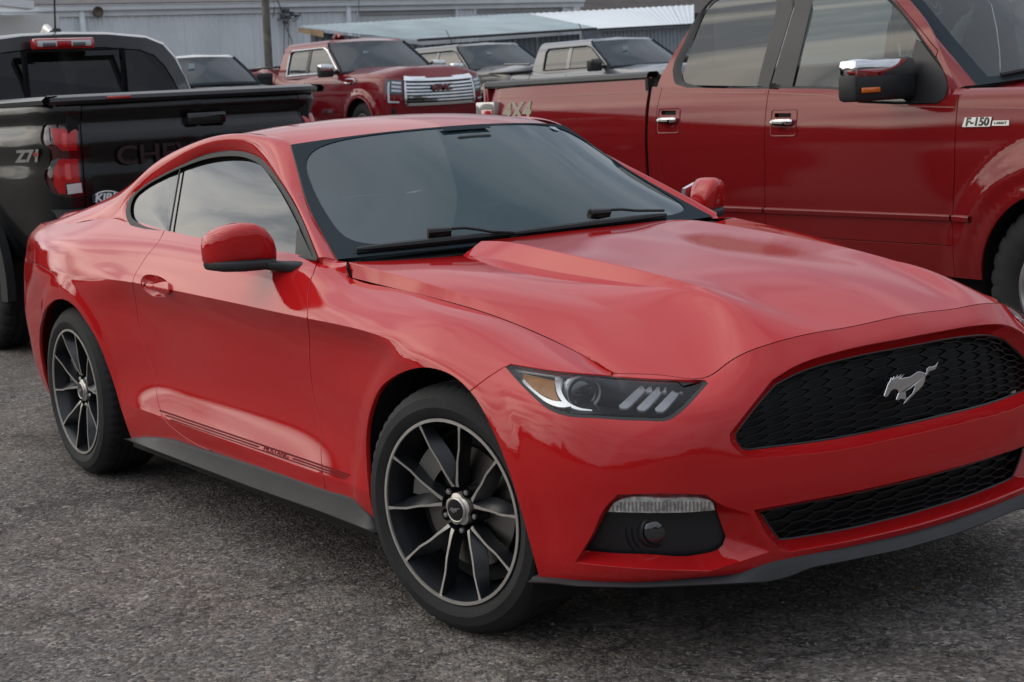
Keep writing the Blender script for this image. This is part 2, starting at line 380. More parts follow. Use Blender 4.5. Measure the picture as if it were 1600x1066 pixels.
def skin_mesh(S, piece, off=0, flange=.012, lip=.0015, sides='R', flip=False):
    """3-D mesh (vertices, faces, normals) of a trimmed piece with turned-in edges; sides: R, L or B (both)"""
    uv, f = piece; P = S.O(uv[:, 0], uv[:, 1], off); N = S.N(uv[:, 0], uv[:, 1])
    V = [P]; NN = [N]; F = [tuple(t) for t in f]; k = len(P)
    if flange:
        e = {}
        for t in f:
            for a, b in ((t[0], t[1]), (t[1], t[2]), (t[2], t[0])):
                if (b, a) in e: del e[(b, a)]
                else: e[(a, b)] = 1
        if sides == 'B': e = {q: 1 for q in e if not (abs(P[q[0]][1]) < 1e-4 and abs(P[q[1]][1]) < 1e-4)}
        bd = sorted({i for q in e for i in q}); ix = {b: i for i, b in enumerate(bd)}
        outn = np.zeros((len(bd), 3))
        for a, b in e:
            t = P[b] - P[a]; s = np.cross(t, N[a]); s /= np.linalg.norm(s) + 1e-12; outn[ix[a]] += s; outn[ix[b]] += s
        outn /= np.linalg.norm(outn, axis=1)[:, None] + 1e-12
        B = P[bd]; Nb = N[bd]
        r1 = B; r2 = B + outn * lip * .3 - Nb * lip; r3 = r2 - Nb * flange
        V += [r1, r2, r3]; NN += [(Nb + outn * .5), (Nb * .4 + outn), outn]; m = len(bd)
        for a, b in e:
            i, j = ix[a], ix[b]
            F += [(k + j, k + i, k + m + i, k + m + j), (k + m + j, k + m + i, k + 2 * m + i, k + 2 * m + j)]
    V = np.vstack(V); NN = np.vstack(NN); NN /= np.linalg.norm(NN, axis=1)[:, None] + 1e-12
    if flip: F = [q[::-1] for q in F]; NN = -NN
    Mi = np.array([1, -1, 1.]); n = len(V)
    if sides == 'L': return V * Mi, [q[::-1] for q in F], NN * Mi
    if sides == 'B': return np.vstack([V, V * Mi]), F + [tuple(i + n for i in q[::-1]) for q in F], np.vstack([NN, NN * Mi])
    return V, F, NN
def loftgrid(A, B=None, flipped=False):
    """list of equal-length polylines -> verts, faces"""
    rows = [np.array(r, float) for r in A]; n = len(rows[0]); V = np.vstack(rows)
    F = [(i * n + k, i * n + k + 1, (i + 1) * n + k + 1, (i + 1) * n + k) for i in range(len(rows) - 1) for k in range(n - 1)]
    return V, ([q[::-1] for q in F] if flipped else F)

def wthing(name, label, cat, loc, group=None):
    """an Empty at the thing's base whose parts are modelled in world coordinates"""
    o = thing(name, label, cat, loc, 0, group); RLOC[o.name] = tuple(loc); return o
def flat_rows(zs, f):
    """helper: rows of keys for a vehicle side; f(z) -> list of (u, x, y)"""
    return [[(u, x, y, z) for u, x, y in f(z)] for z in zs]
def solve_xz(S, pts, v0=.3):
    pts = np.array(pts, float); u = pts[:, 0].copy(); v = np.full(len(u), v0)
    for _ in range(25):
        p = S.P(u, v); e = 1e-3; pz = (S.P(u, v + e)[:, 2] - p[:, 2]) / e
        u = u + (pts[:, 0] - p[:, 0]); v = np.clip(v + np.clip((pts[:, 1] - p[:, 2]) / np.where(abs(pz) < .05, .05, pz), -.1, .1), S.vk[0], S.vk[-1])
    return np.stack([u, v], 1)
def rrect(x0, z0, x1, z1, r, n=5):
    o = []
    for cx, cz, a0 in ((x1 - r, z1 - r, 0), (x0 + r, z1 - r, math.pi / 2), (x0 + r, z0 + r, math.pi), (x1 - r, z0 + r, 1.5 * math.pi)):
        for k in range(n): a = a0 + math.pi / 2 * k / (n - 1); o.append((cx + r * math.cos(a), cz + r * math.sin(a)))
    return o
# ================================================================== GROUND
def gz(x, y):
    x = np.asarray(x, float); t = np.maximum(0, -x - 8.0); return np.minimum(.047 * (np.sqrt(t * t + 1) - 1), .56)
def ground_mat():
    m = bpy.data.materials.new('asphalt'); m.use_nodes = True; n = m.node_tree.nodes; l = m.node_tree.links; b = n['Principled BSDF']
    t = n.new('ShaderNodeTexCoord')
    def noise(s, d=5, r=.6, v=None):
        z = n.new('ShaderNodeTexNoise'); z.inputs['Scale'].default_value = s; z.inputs['Detail'].default_value = d; z.inputs['Roughness'].default_value = r; l.new(v or t.outputs['Object'], z.inputs['Vector']); return z
    def rng(src, a, b_, c, d):
        r = n.new('ShaderNodeMapRange'); r.inputs[1].default_value = a; r.inputs[2].default_value = b_; r.inputs[3].default_value = c; r.inputs[4].default_value = d; l.new(src, r.inputs[0]); return r.outputs[0]
    def mix(f, a, b_, mode='MIX'):
        x = n.new('ShaderNodeMix'); x.data_type = 'RGBA'; x.blend_type = mode
        for s_, v in (('Factor', f), ('A', a), ('B', b_)):
            if isinstance(v, (int, float)): x.inputs[s_].default_value = v
            elif isinstance(v, tuple): x.inputs[s_].default_value = (*v, 1)
            else: l.new(v, x.inputs[s_])
        return x.outputs['Result']
    vo = n.new('ShaderNodeTexVoronoi'); vo.inputs['Scale'].default_value = 84; vo.inputs['Randomness'].default_value = 1; l.new(t.outputs['Object'], vo.inputs['Vector'])
    hs = n.new('ShaderNodeSeparateColor'); l.new(vo.outputs['Color'], hs.inputs[0])
    cr = n.new('ShaderNodeValToRGB'); e = cr.color_ramp.elements; e[0].position = 0; e[0].color = (.028, .030, .034, 1); e[1].position = 1; e[1].color = (.50, .47, .44, 1)
    for p, c in ((.30, (.098, .091, .087)), (.58, (.185, .164, .147)), (.78, (.235, .235, .240)), (.93, (.38, .32, .27))): x = e.new(p); x.color = (*c, 1)
    l.new(hs.outputs[0], cr.inputs[0])
    big = noise(.55, 5); fine = noise(14, 6, .7); mid = noise(3.2, 6, .65)
    binder = mix(rng(big.outputs['Fac'], .38, .62, 0, 1), (.135, .119, .108), (.245, .207, .180))
    c1 = mix(rng(fine.outputs['Fac'], .38, .62, .30, .85), binder, cr.outputs[0])
    c2 = mix(rng(mid.outputs['Fac'], .35, .7, 0, 1), c1, mix(1.0, c1, (.60, .58, .56), 'MULTIPLY'))
    # cracks
    v2 = n.new('ShaderNodeTexVoronoi'); v2.feature = 'DISTANCE_TO_EDGE'; v2.inputs['Scale'].default_value = 4.6
    wv = n.new('ShaderNodeVectorMath'); wv.operation = 'MULTIPLY_ADD'; wv.inputs[1].default_value = (.55, .55, 0); l.new(noise(4.5, 6, .7).outputs['Color'], wv.inputs[0]); l.new(t.outputs['Object'], wv.inputs[2]); l.new(wv.outputs[0], v2.inputs['Vector'])
    crk = rng(v2.outputs['Distance'], .0, .030, 1, 0)
    cm = n.new('ShaderNodeMath'); cm.operation = 'MULTIPLY'; l.new(crk, cm.inputs[0]); l.new(rng(noise(.9, 3).outputs['Fac'], .40, .60, 0, .55), cm.inputs[1])
    c3 = mix(cm.outputs[0], c2, (.012, .012, .013))
    l.new(c3, b.inputs['Base Color']); b.inputs['Roughness'].default_value = .88; b.inputs['Specular IOR Level'].default_value = .3
    # height: stones + ruts
    h = n.new('ShaderNodeMath'); h.operation = 'MULTIPLY'; l.new(rng(vo.outputs['Distance'], 0, .55, 1, 0), h.inputs[0]); h.inputs[1].default_value = .5
    h2 = n.new('ShaderNodeMath'); h2.operation = 'MULTIPLY_ADD'; l.new(fine.outputs['Fac'], h2.inputs[0]); h2.inputs[1].default_value = 1.1; l.new(h.outputs[0], h2.inputs[2])
    h3 = n.new('ShaderNodeMath'); h3.operation = 'MULTIPLY_ADD'; l.new(cm.outputs[0], h3.inputs[0]); h3.inputs[1].default_value = -1.5; l.new(h2.outputs[0], h3.inputs[2])
    h4 = n.new('ShaderNodeMath'); h4.operation = 'MULTIPLY_ADD'; l.new(mid.outputs['Fac'], h4.inputs[0]); h4.inputs[1].default_value = 3.4; l.new(h3.outputs[0], h4.inputs[2])
    bp = n.new('ShaderNodeBump'); bp.inputs['Strength'].default_value = .9; bp.inputs['Distance'].default_value = .010; l.new(h4.outputs[0], bp.inputs['Height']); l.new(bp.outputs[0], b.inputs['Normal'])
    return m
xs_ = np.unique(np.concatenate([np.linspace(-400, -60, 12), np.linspace(-60, -14, 30), np.linspace(-14, 8, 90), np.linspace(8, 60, 14), np.linspace(60, 400, 10)])); ys_ = np.unique(np.concatenate([np.linspace(-400, -30, 14), np.linspace(-30, 40, 60), np.linspace(40, 400, 14)]))
X, Y = np.meshgrid(xs_, ys_, indexing='ij'); Z = gz(X, Y); V = np.stack([X.ravel(), Y.ravel(), Z.ravel()], 1); nv = len(ys_)
F = [(i * nv + k, (i + 1) * nv + k, (i + 1) * nv + k + 1, i * nv + k + 1) for i in range(len(xs_) - 1) for k in range(nv - 1)]
g = link('ground', mesh('ground', V, F), ground_mat()); g['kind'] = 'structure'

# loose grit lying on the asphalt
rnd = random.Random(9); V = []; F = []
GM_ = mat('grit', (.20, .185, .17), .85, var=.5, vscale=30)
for k in range(5200):
    x = rnd.uniform(-4.5, 1.6); y = rnd.uniform(-3.2, -.2) if rnd.random() < .75 else rnd.uniform(-3.0, .9)
    if k % 4 == 0: x = rnd.uniform(.5, 2.0); y = rnd.uniform(-2.4, .9)
    s_ = rnd.uniform(.0018, .0052) * (1.6 if rnd.random() < .06 else 1); n0 = len(V); a = rnd.uniform(0, 6.28)
    for i, (px, py, pz) in enumerate(((1, 0, 0), (0, 1, 0), (-1, 0, 0), (0, -1, 0), (0, 0, .8))):
        q = rnd.uniform(.6, 1.3); V.append((x + s_ * q * (px * math.cos(a) - py * math.sin(a)), y + s_ * q * (px * math.sin(a) + py * math.cos(a)), .001 + s_ * pz * q * 1.0))
    F += [(n0, n0 + 1, n0 + 4), (n0 + 1, n0 + 2, n0 + 4), (n0 + 2, n0 + 3, n0 + 4), (n0 + 3, n0, n0 + 4)]
o = link('loose_grit', mesh('loose_grit', V, F, smooth=False), GM_); tag(o, 'scattered loose grit and small stones on the asphalt', 'grit'); o['kind'] = 'stuff'
c = at((1430, 919), z=.004); lf_ = [(c[0] + r * math.cos(t), c[1] + r * math.sin(t) * .55, c[2] + .004 * math.cos(2 * t)) for t, r in ((0, .028), (.6, .017), (1.2, .020), (2.0, .014), (3.1, .030), (3.9, .015), (4.8, .021), (5.6, .016))]
o = MB().add(lf_ + [(x, y, z + .001) for x, y, z in lf_], [tuple(range(8))[::-1], tuple(range(8, 16))] + [(i, (i + 1) % 8, 8 + (i + 1) % 8, 8 + i) for i in range(8)]).build('fallen_leaf', mat('leaf_brown', (.17, .09, .045), .8), smooth=False); tag(o, 'small dry brown leaf lying on the asphalt in front of the coupe', 'leaf')
# ================================================================== RED COUPE
def K(u, px, w): 
    q = at(px, y=-w); return (u, q[0], q[1], q[2])
def R_(*ks): return [(k[0], k[1], -k[2], k[3]) if len(k) == 4 else (k[0], k[0], -k[1], k[2]) for k in ks]
def gh(rows):
    """mirror ghost keys beyond the centre line at u=1.63"""
    out = []
    for r in rows:
        r = sorted(r); c = [k for k in r if abs(k[0] - 1.45) < 1e-6][0]; d = [k for k in r if abs(k[0] - 1.25) < 1e-6][0]
        out.append(r + [(1.81, c[1], -c[2], c[3]), (2.01, d[1], -d[2], d[3])])
    return out
row_i = R_((-4.35, -3.83, 0, .95), (-4.0, -3.79, .42, .955), (-3.7, -3.66, .68, .965), (-3.45, .765, .972), (-3.2, .79, .985), (-2.95, .79, .997), (-2.7, .764, 1.022), (-2.4, .755, 1.020), (-2.1, .775, 1.003), (-1.6, .797, .985), (-1.1, .805, .972), (-.9, .80, .962), (-.78, .795, .940), (-.66, .785, .911), (-.45, .775, .895), (-.18, .752, .871), (.0, .73, .846), (.2, .705, .804), (.35, .345, .695, .770), (.45, .42, .69, .748),  (1.45, .79, .185, .815), (1.63, .80, 0, .823))
row_i += [K(.65, (972, 584.5), .685), K(.84, (1045, 588), .625), K(.97, (1106, 589.5), .568), K(1.05, (1136, 569), .518), K(1.13, (1172, 549), .470), K(1.25, (1250, 525.5), .343)]; row_i.sort()
row_h = R_((-4.35, -3.86, 0, .90), (-4.0, -3.82, .45, .90), (-3.7, -3.68, .73, .91), (-3.45, .82, .925), (-3.2, .862, .935), (-2.95, .882, .942), (-2.7, .882, .947), (-2.4, .862, .952), (-2.1, .85, .952), (-1.6, .852, .945), (-1.1, .856, .938), (-.85, .852, .925), (-.62, .838, .893), (-.3, .835, .866), (0, .818, .838), (.2, .785, .797), (.45, .455, .765, .745), (.65, .555, .725, .716), (.85, .640, .655, .713), (.97, .695, .590, .716), (1.05, .730, .530, .735), (1.13, .757, .478, .751), (1.25, .797, .355, .772), (1.45, .822, .185, .785), (1.63, .831, 0, .792))
row_g = R_((-4.35, -3.87, 0, .84), (-4.0, -3.83, .46, .84), (-3.7, -3.69, .75, .85), (-3.45, .835, .86), (-3.2, .892, .868), (-2.95, .924, .874), (-2.7, .931, .876), (-2.35, .913, .876), (-2.1, .902, .873), (-1.6, .90, .868), (-1.1, .902, .862), (-.65, .90, .85), (-.3, .897, .832), (0, .89, .80), (.2, .862, .768), (.45, .47, .838, .715), (.65, .60, .768, .686), (.85, .70, .678, .680), (1.05, .765, .545, .695), (1.25, .818, .37, .73), (1.45, .842, .185, .745), (1.63, .851, 0, .75))
row_f = R_((-4.35, -3.87, 0, .78), (-4.0, -3.83, .47, .78), (-3.7, -3.69, .765, .79), (-3.45, .85, .80), (-3.2, .908, .805), (-2.95, .944, .812), (-2.7, .954, .817), (-2.35, .945, .824), (-2.1, .935, .826), (-1.6, .928, .820), (-1.1, .929, .812), (-.65, .930, .805), (-.3, .932, .797), (0, .927, .762), (.2, .91, .725), (.45, .478, .882, .675), (.65, .626, .80, .645), (.85, .73, .692, .640), (1.05, .79, .545, .655), (1.25, .832, .37, .68), (1.45, .853, .185, .69), (1.63, .86, 0, .695))
row_f0 = R_((-4.35, -3.86, 0, .70), (-4.0, -3.83, .47, .70), (-3.7, -3.68, .77, .70), (-3.45, .865, .71), (-3.2, .914, .72), (-2.95, .947, .73), (-2.7, .959, .735), (-2.4, .948, .738), (-2.15, .916, .738), (-1.9, .903, .738), (-1.5, .900, .738), (-1.1, .901, .735), (-.65, .904, .734), (-.35, .911, .730), (-.15, .931, .715), (0, .941, .695), (.2, .935, .665), (.45, .48, .905, .615), (.65, .637, .82, .595), (.85, .745, .702, .590), (1.05, .802, .545, .60), (1.25, .842, .37, .62), (1.45, .862, .185, .625), (1.63, .868, 0, .63))
row_e = R_((-4.35, -3.85, 0, .60), (-4.0, -3.82, .47, .60), (-3.7, -3.66, .77, .60), (-3.2, .912, .60), (-2.95, .945, .60), (-2.7, .957, .60), (-2.35, .942, .60), (-2.05, .905, .60), (-1.6, .893, .60), (-1.1, .893, .60), (-.65, .900, .60), (-.3, .924, .60), (0, .944, .60), (.2, .942, .585), (.45, .475, .915, .550), (.65, .637, .835, .535), (.85, .747, .708, .53), (1.05, .812, .545, .535), (1.25, .85, .37, .545), (1.45, .868, .185, .548), (1.63, .875, 0, .55))
row_d = R_((-4.35, -3.84, 0, .48), (-4.0, -3.81, .46, .48), (-3.7, -3.64, .765, .48), (-3.2, .90, .475), (-2.7, .951, .47), (-2.35, .938, .47), (-2.05, .909, .47), (-1.6, .900, .47), (-1.1, .901, .47), (-.65, .906, .47), (-.3, .928, .47), (0, .943, .47), (.2, .94, .47), (.45, .465, .918, .465), (.65, .632, .84, .46), (.85, .742, .712, .455), (1.05, .812, .545, .455), (1.25, .853, .37, .455), (1.45, .872, .185, .455), (1.63, .878, 0, .455))
row_c = R_((-4.35, -3.80, 0, .36), (-4.0, -3.77, .45, .36), (-3.7, -3.61, .755, .35), (-3.2, .885, .345), (-2.7, .945, .35), (-2.35, .937, .355), (-2.05, .935, .355), (-1.6, .938, .35), (-1.1, .938, .345), (-.65, .938, .340), (-.3, .938, .34), (0, .94, .34), (.2, .936, .35), (.45, .452, .914, .37), (.65, .622, .84, .37), (.85, .732, .702, .37), (1.05, .802, .545, .37), (1.25, .84, .37, .37), (1.45, .86, .185, .37), (1.63, .866, 0, .372))
row_b = R_((-4.35, -3.76, 0, .30), (-4.0, -3.73, .43, .30), (-3.7, -3.58, .74, .29), (-3.2, .87, .285), (-2.7, .933, .28), (-2.1, .929, .28), (-1.1, .931, .28), (-.3, .931, .28), (.2, .928, .285), (.45, .445, .912, .295), (.65, .612, .83, .285), (.85, .722, .69, .285), (1.05, .795, .54, .295), (1.25, .83, .37, .31), (1.45, .848, .185, .315), (1.63, .855, 0, .318))
row_a = R_((-4.35, -3.72, 0, .25), (-4.0, -3.69, .41, .25), (-3.7, -3.55, .72, .24), (-3.2, .85, .225), (-2.7, .915, .212), (-2.1, .915, .210), (-1.1, .917, .210), (-.3, .918, .210), (.2, .918, .218), (.45, .432, .905, .240), (.65, .60, .80, .246), (.85, .70, .655, .252), (1.05, .775, .53, .254), (1.25, .81, .36, .259), (1.45, .828, .185, .265), (1.63, .834, 0, .268))
WF, WR = (0.0, .343), (-2.72, .343)
def sstep(a, b, x): t = np.clip((x - a) / (b - a), 0, 1); return t * t * (3 - 2 * t)
def side_disp(p, u, v):
    p = p.copy()
    for (cx, cz), amp in ((WF, .012), (WR, .010)):
        r = np.hypot(p[:, 0] - cx, p[:, 2] - cz)
        m = (1 - sstep(.405, .475, r)) * sstep(.22, .34, p[:, 2]) * (1 - sstep(.55, .9, abs(u - cx)))
        p[:, 1] -= amp * m
    return p
VK = [0, .075, .14, .27, .40, .52, .61, .68, .76, .83]
def cw_side(u, v): return sstep(-2.33, -2.1, u) * (1 - sstep(-.33, -.17, u))
SB = Surf(gh([row_a, row_b, row_c, row_d, row_e, row_f0, row_f, row_g, row_h, row_i]), VK, crease=(2, 6), cw=cw_side, disp=side_disp)
SB.vcr = [.14, .61]
UR = (-4.3, 1.63)
def spx(pts, off=0, corners=None, closed=True, n=5, step=None):
    q = curve(np.array(pts, float), corners if corners is not None else range(len(pts)), closed, n)
    r = SB.pix(q, off, UR); return r
RED = paint('red_paint', (.46, .009, .011), rough=.45, dirt=.012, spec=0)
BLKP = mat('black_plastic', (.013, .014, .016), .55, var=.25, vscale=20, bump=.05, bscale=400)
SKIRT = mat('skirt_grey', (.028, .028, .031), .55, var=.15, vscale=12, bump=.04, bscale=300)
GBLK = mat('gloss_black', (.006, .006, .007), .08, coat=.5)
DARK = mat('dark_void', (.006, .006, .006), .9)
CHROME = mat('chrome', (.75, .76, .78), .08, metal=1)
SATIN = mat('satin_metal', (.55, .55, .55), .28, metal=1)
RUBBER = mat('tyre_rubber', (.012, .012, .013), .78, var=.35, vscale=14, bump=.15, bscale=120)
SEAL = mat('rubber_seal', (.014, .015, .017), .6)
MACH = mat('machined_alloy', (.52, .49, .45), .34, metal=.6, var=.12, vscale=30)
WBLK = mat('wheel_black', (.012, .013, .016), .34, var=.3, vscale=15, coat=.25, coat_r=.2)
COUPE = thing('coupe', 'bright red two-door sports coupe in the foreground with black and silver ten-spoke wheels', 'car')
def add_skin(name, S, piece, m, parent, sides='R', off=0, flange=.012, lip=.0015, flip=False):
    V, F, NN = skin_mesh(S, piece, off, flange, lip, sides, flip)
    me = mesh(name, V, F, NN); me.materials.append(m); return link(name, me, None, parent)
def both(fn, *a, **k):
    r = []
    for s in 'RL': r.append(fn(*a, sides=s, **k))
    return r
def mirrored(o, parent=None):
    """left-hand twin of a mesh object"""
    me = o.data.copy(); me.transform(Matrix.Scale(-1, 4, (0, 1, 0))); me.flip_normals(); c = o.copy(); c.data = me; COL.objects.link(c); c.parent = parent if parent else o.parent; return c
# ---- cut lines on the body side
P_arch_f = spx([(596, 850), (594, 832), (580, 790), (572, 720), (572, 680), (579, 640), (595, 605), (625, 583), (664, 574), (702, 584), (735, 612), (768, 668), (795, 735), (818, 810), (838, 885), (845, 910)], corners=(1,), closed=False)
P_arch_f = np.vstack([P_arch_f, [(P_arch_f[-1, 0], -.06), (P_arch_f[0, 0], -.06)]])
P_arch_r = spx([(79, 640), (79, 623), (68.5, 584), (61.6, 539), (64, 503), (73, 479), (88, 468), (100, 468), (115, 477), (133, 500), (151, 530), (166, 566), (179.6, 605), (190, 641), (205, 684), (208, 692)], corners=(), closed=False)
P_arch_r = np.vstack([P_arch_r[3:], [(P_arch_r[-1, 0], -.06), (P_arch_r[3, 0] , -.06)]])
HLO = [(789, 573), (798, 568.5), (881, 580.5), (937.5, 585), (1005, 590.6), (1102, 594), (1107, 598.5), (1063, 645), (1048, 655.5), (1005, 657.5), (937, 654), (874.5, 647.5), (857, 640), (836, 623), (811.5, 598.5)]
HLI = [(797, 576), (803, 573), (881, 584.5), (937.5, 589), (1005, 594), (1092, 597.5), (1097, 600.5), (1058, 641), (1044, 650.5), (1005, 652.5), (937, 649), (878, 642.5), (861, 635), (842, 620), (816, 597)]
P_hl = spx(HLO, corners=(0, 1, 5, 6), n=4)
# grille openings: right half, open at the centre line
def half(pts, corners, off=0, n=5):
    q = curve(np.array(pts, float), corners, False, n); r = SB.pix(q, off, UR); r[0, 0] = r[-1, 0] = 1.63; return r
UGo = half([(1424, 526), (1323, 546), (1240, 573), (1206, 594), (1175, 633), (1140, 678), (1142, 692), (1164, 714), (1176, 717), (1304, 705), (1434, 678)], (3, 5, 7, 8))
UGi = half([(1424, 540), (1323, 560), (1246, 583), (1211, 601), (1183, 633), (1149, 678), (1150, 687), (1160, 702), (1170, 703.5), (1304, 686), (1430, 660)], (3, 5, 7, 8), .045)
LGo = half([(1424, 748), (1319, 771), (1250, 784), (1178, 797), (1200, 838), (1217, 858), (1236, 863), (1319, 848), (1424, 825)], (3, 5, 6))
LGi = half([(1424, 751), (1319, 774.5), (1250, 787), (1187, 799.5), (1202, 824), (1217, 843.5), (1236, 842), (1319, 828), (1424, 803)], (3, 5, 6), .05)
ext = lambda P: np.vstack([P, [(1.7, P[-1, 1]), (1.7, P[0, 1])]])
FOo = [(964, 773), (1040, 771), (1105, 773), (1122, 786), (1172, 803), (1188, 835), (1203, 862), (1155, 878), (1108, 893), (1000, 889), (940, 884), (898, 879), (925, 835), (944, 795)]
FOi = [(967, 782), (1040, 779), (1100, 779), (1115, 788), (1121, 802), (1128, 822), (1134, 838), (1128, 853), (1090, 867), (1010, 866), (955, 864), (914, 860), (930, 835), (948, 801)]
P_fo = spx(FOo, corners=(0, 2, 4, 6, 8, 11)); P_fi = spx(FOi, .045, corners=(6, 11))
P_hd = spx([(219.5, 440.5), (223, 433), (227, 430), (241, 430), (255, 435), (261, 440), (262.5, 449), (262, 462), (252, 464), (240, 463), (230, 457), (221, 447)], corners=(), n=4)
cuts = [P_arch_f, P_arch_r, P_hl, ext(UGo), ext(LGo), P_fo, P_hd]
# ---- shut lines
L_df = spx([(493, 398), (495, 410), (495, 424), (487, 432), (483, 450), (480.5, 486), (483.5, 529), (484.5, 572), (491, 624), (501, 676), (502, 720), (507, 758), (508, 766)], corners=(2, 3), closed=False)
L_df = np.vstack([[(L_df[6, 0] - .005, .87)], L_df[4:]]) if False else np.vstack([[(-.868, .87)], L_df[L_df[:, 1] < .765]])
L_dr = spx([(256, 362), (253, 369), (224, 408), (207.5, 440.6), (211, 465), (218, 511), (229, 550), (238.5, 575), (244, 598), (246, 624), (256, 654), (279, 676), (342, 711), (428, 745), (508, 767)], corners=(12,), closed=False)
L_fb = spx([(812, 586), (790, 572), (762, 590), (732, 613)], closed=False)
L_rb = spx([(30, 404), (47, 408), (64, 415), (85, 428), (91, 440), (99, 470)], closed=False)
L_rb = np.vstack([[(-4.6, .59), (-3.70, .585)], L_rb[L_rb[:, 0] > -3.62]])
def ends(L, a=0, b=0):
    L = L.copy()
    if a: L = np.vstack([L[0] + (L[0] - L[1]) / (np.linalg.norm(L[0] - L[1]) + 1e-9) * a, L])
    if b: L = np.vstack([L, L[-1] + (L[-1] - L[-2]) / (np.linalg.norm(L[-1] - L[-2]) + 1e-9) * b])
    return L
def dedupe(L):
    k = [0] + [i for i in range(1, len(L)) if np.linalg.norm(L[i] - L[i - 1]) > 2e-3]; return L[k]
L_fs = np.array([(-.636, .10), (-.637, .05), (-.637, -.02)])
q_ = SB.pix([(948, 602)], 0, UR)[0]; L_fh = np.array([q_, (q_[0], .86)])
strips = [strip_poly(SB, ends(dedupe(L), a, b), .0021) for L, a, b in ((L_df, 0, .006), (L_dr, .05, .006), (L_fb, 0, .02), (L_rb, 0, .03), (L_fs, 0, 0), (L_fh, 0, 0))]
dom = np.array([(a, 0) for a in np.arange(-4.35, 1.63, .05)] + [(1.63, v) for v in np.arange(0, .83, .05)] + [(a, .83) for a in np.arange(1.63, -4.35, -.02)] + [(-4.35, v) for v in np.arange(.83, 0, -.05)])
PCS = panelize(SB, dom, (.026, .0175), cuts, strips)
def pick(px): 
    return piece_of(PCS, SB.pix([px], 0, UR)[0])
body = {}
for nm, px in (('door', (380, 560)), ('front_fender', (560, 600)), ('front_bumper', (1250, 740)), ('quarter_panel', (200, 520)), ('rear_bumper', (50, 430))):
    i = pick(px); body[nm] = i
used = set()
for nm, i in body.items():
    if i is None or i in used: print('MISSING piece', nm, i); continue
    used.add(i)
    if nm in ('front_bumper', 'rear_bumper'): body[nm] = add_skin(nm, SB, PCS[i], RED, COUPE, 'B')
    else: body[nm] = [add_skin(nm, SB, PCS[i], RED, COUPE, s) for s in 'RL']
for i, p in enumerate(PCS):
    if i not in used: print('extra piece', len(p[1]), p[0].mean(0))
# dark groove floor under the shut lines
def groove(lines, w=.010, off=.010):
    V = []; F = []
    for L in lines:
        P = strip_poly(SB, dedupe(L), w); assert np.isfinite(P).all(); n = len(P) // 2; q = SB.O(P[:, 0], P[:, 1], off); k = len(V); V += list(q); m = len(P)
        F += [(k + i, k + i + 1, k + m - 2 - i, k + m - 1 - i) for i in range(n - 1)]
    return V, F
V, F = groove([L_df, L_dr, L_fb, L_rb]); Vm = [(a, -b, c) for a, b, c in V]; n = len(V)
link('shut_gap', mesh('shut_gap', V + Vm, F + [tuple(i + n for i in f[::-1]) for f in F]), DARK, COUPE)
# ---- bezels: red returns running from each opening's crest back to its insert
def bezel(name, A, offA, B, offB, m, closed=False, sides='B', mid=.4, parent=None, bow=.35):
    a = SB.O(A[:, 0], A[:, 1], offA); b = SB.O(B[:, 0], B[:, 1], offB); n = len(a)
    rows = [a]
    Na = SB.N(A[:, 0], A[:, 1])
    for t in (.12, .3, .6, 1.0):
        rows.append(a + (b - a) * t - Na * (offB - offA) * bow * math.sin(math.pi * t) * (1 - t))
    if closed: rows = [np.vstack([r, r[:1]]) for r in rows]
    if not closed:
        for r in rows: r[0, 1] = r[-1, 1] = 0
    V, F = loftgrid(rows, flipped=True)
    if sides == 'B':
        n = len(V); V = np.vstack([V, V * [1, -1, 1]]); F = F + [tuple(i + n for i in f[::-1]) for f in F]
    elif sides == 'L': V = V * [1, -1, 1]; F = [f[::-1] for f in F]
    me = mesh(name, V, F); me.materials.append(m); return link(name, me, None, parent or COUPE)
bezel('grille_surround', UGo, 0, UGi, .045, RED); bezel('intake_surround', LGo, 0, LGi, .05, RED)
for s in 'RL': bezel('fog_surround', P_fo, 0, P_fi, .045, RED, True, s, bow=.1)
# ---- grille inserts
BACK = mat('grille_back', (.004, .004, .005), .6)
MESHB = mat('grille_black', (.010, .010, .012), .3)
def insert(poly, off, du, dv, name, closedpoly):
    pc = panelize(SB, ext(poly) if not closedpoly else poly, (.03, .02))
    bp = []
    for p in pc: bp.append(p)
    for p in bp:
        q = p[0].copy(); q[:, 0] = np.minimum(q[:, 0], 1.63)
        add_skin(name + '_backing', SB, (q, p[1]), BACK, COUPE, 'B', off + .028, flange=0)
    mb = MB(); lo, hi = poly.min(0), poly.max(0); pe = ext(poly)
    v = lo[1] - dv; j = 0
    while v < hi[1] + dv:
        pts = []
        u = 1.63 + du * 2; k = 0; seq = []
        while u > lo[0] - du:
            for a, b in ((0, 1), (.28, 1), (.5, -1), (.78, -1)): seq.append((u - a * du - (j % 2) * du * .5, v + b * dv * .47))
            u -= du
        seq = resample(seq, .006); ins = inside(seq, pe) & (seq[:, 0] <= 1.633)
        run = []
        for s_, ok in zip(seq, ins):
            if ok: run.append(s_)
            elif run:
                if len(run) > 2:
                    r = np.array(run); P = SB.O(r[:, 0], r[:, 1], off); Q = SB.O(r[:, 0], r[:, 1], off + .010); T = np.array([0, 0, .0009])
                    for sgn in (1, -1):
                        A = [P + T, P - T, Q - T * 2, Q + T * 2]; A = [x * [1, sgn, 1] for x in A]; m_ = len(r); k0 = len(mb.v)
                        for x in A: mb.v += [tuple(y) for y in x]
                        for c in range(4):
                            d = (c + 1) % 4
                            mb.f += [(k0 + c * m_ + i, k0 + c * m_ + i + 1, k0 + d * m_ + i + 1, k0 + d * m_ + i) for i in range(m_ - 1)]
                run = []
        v += dv; j += 1
    return mb
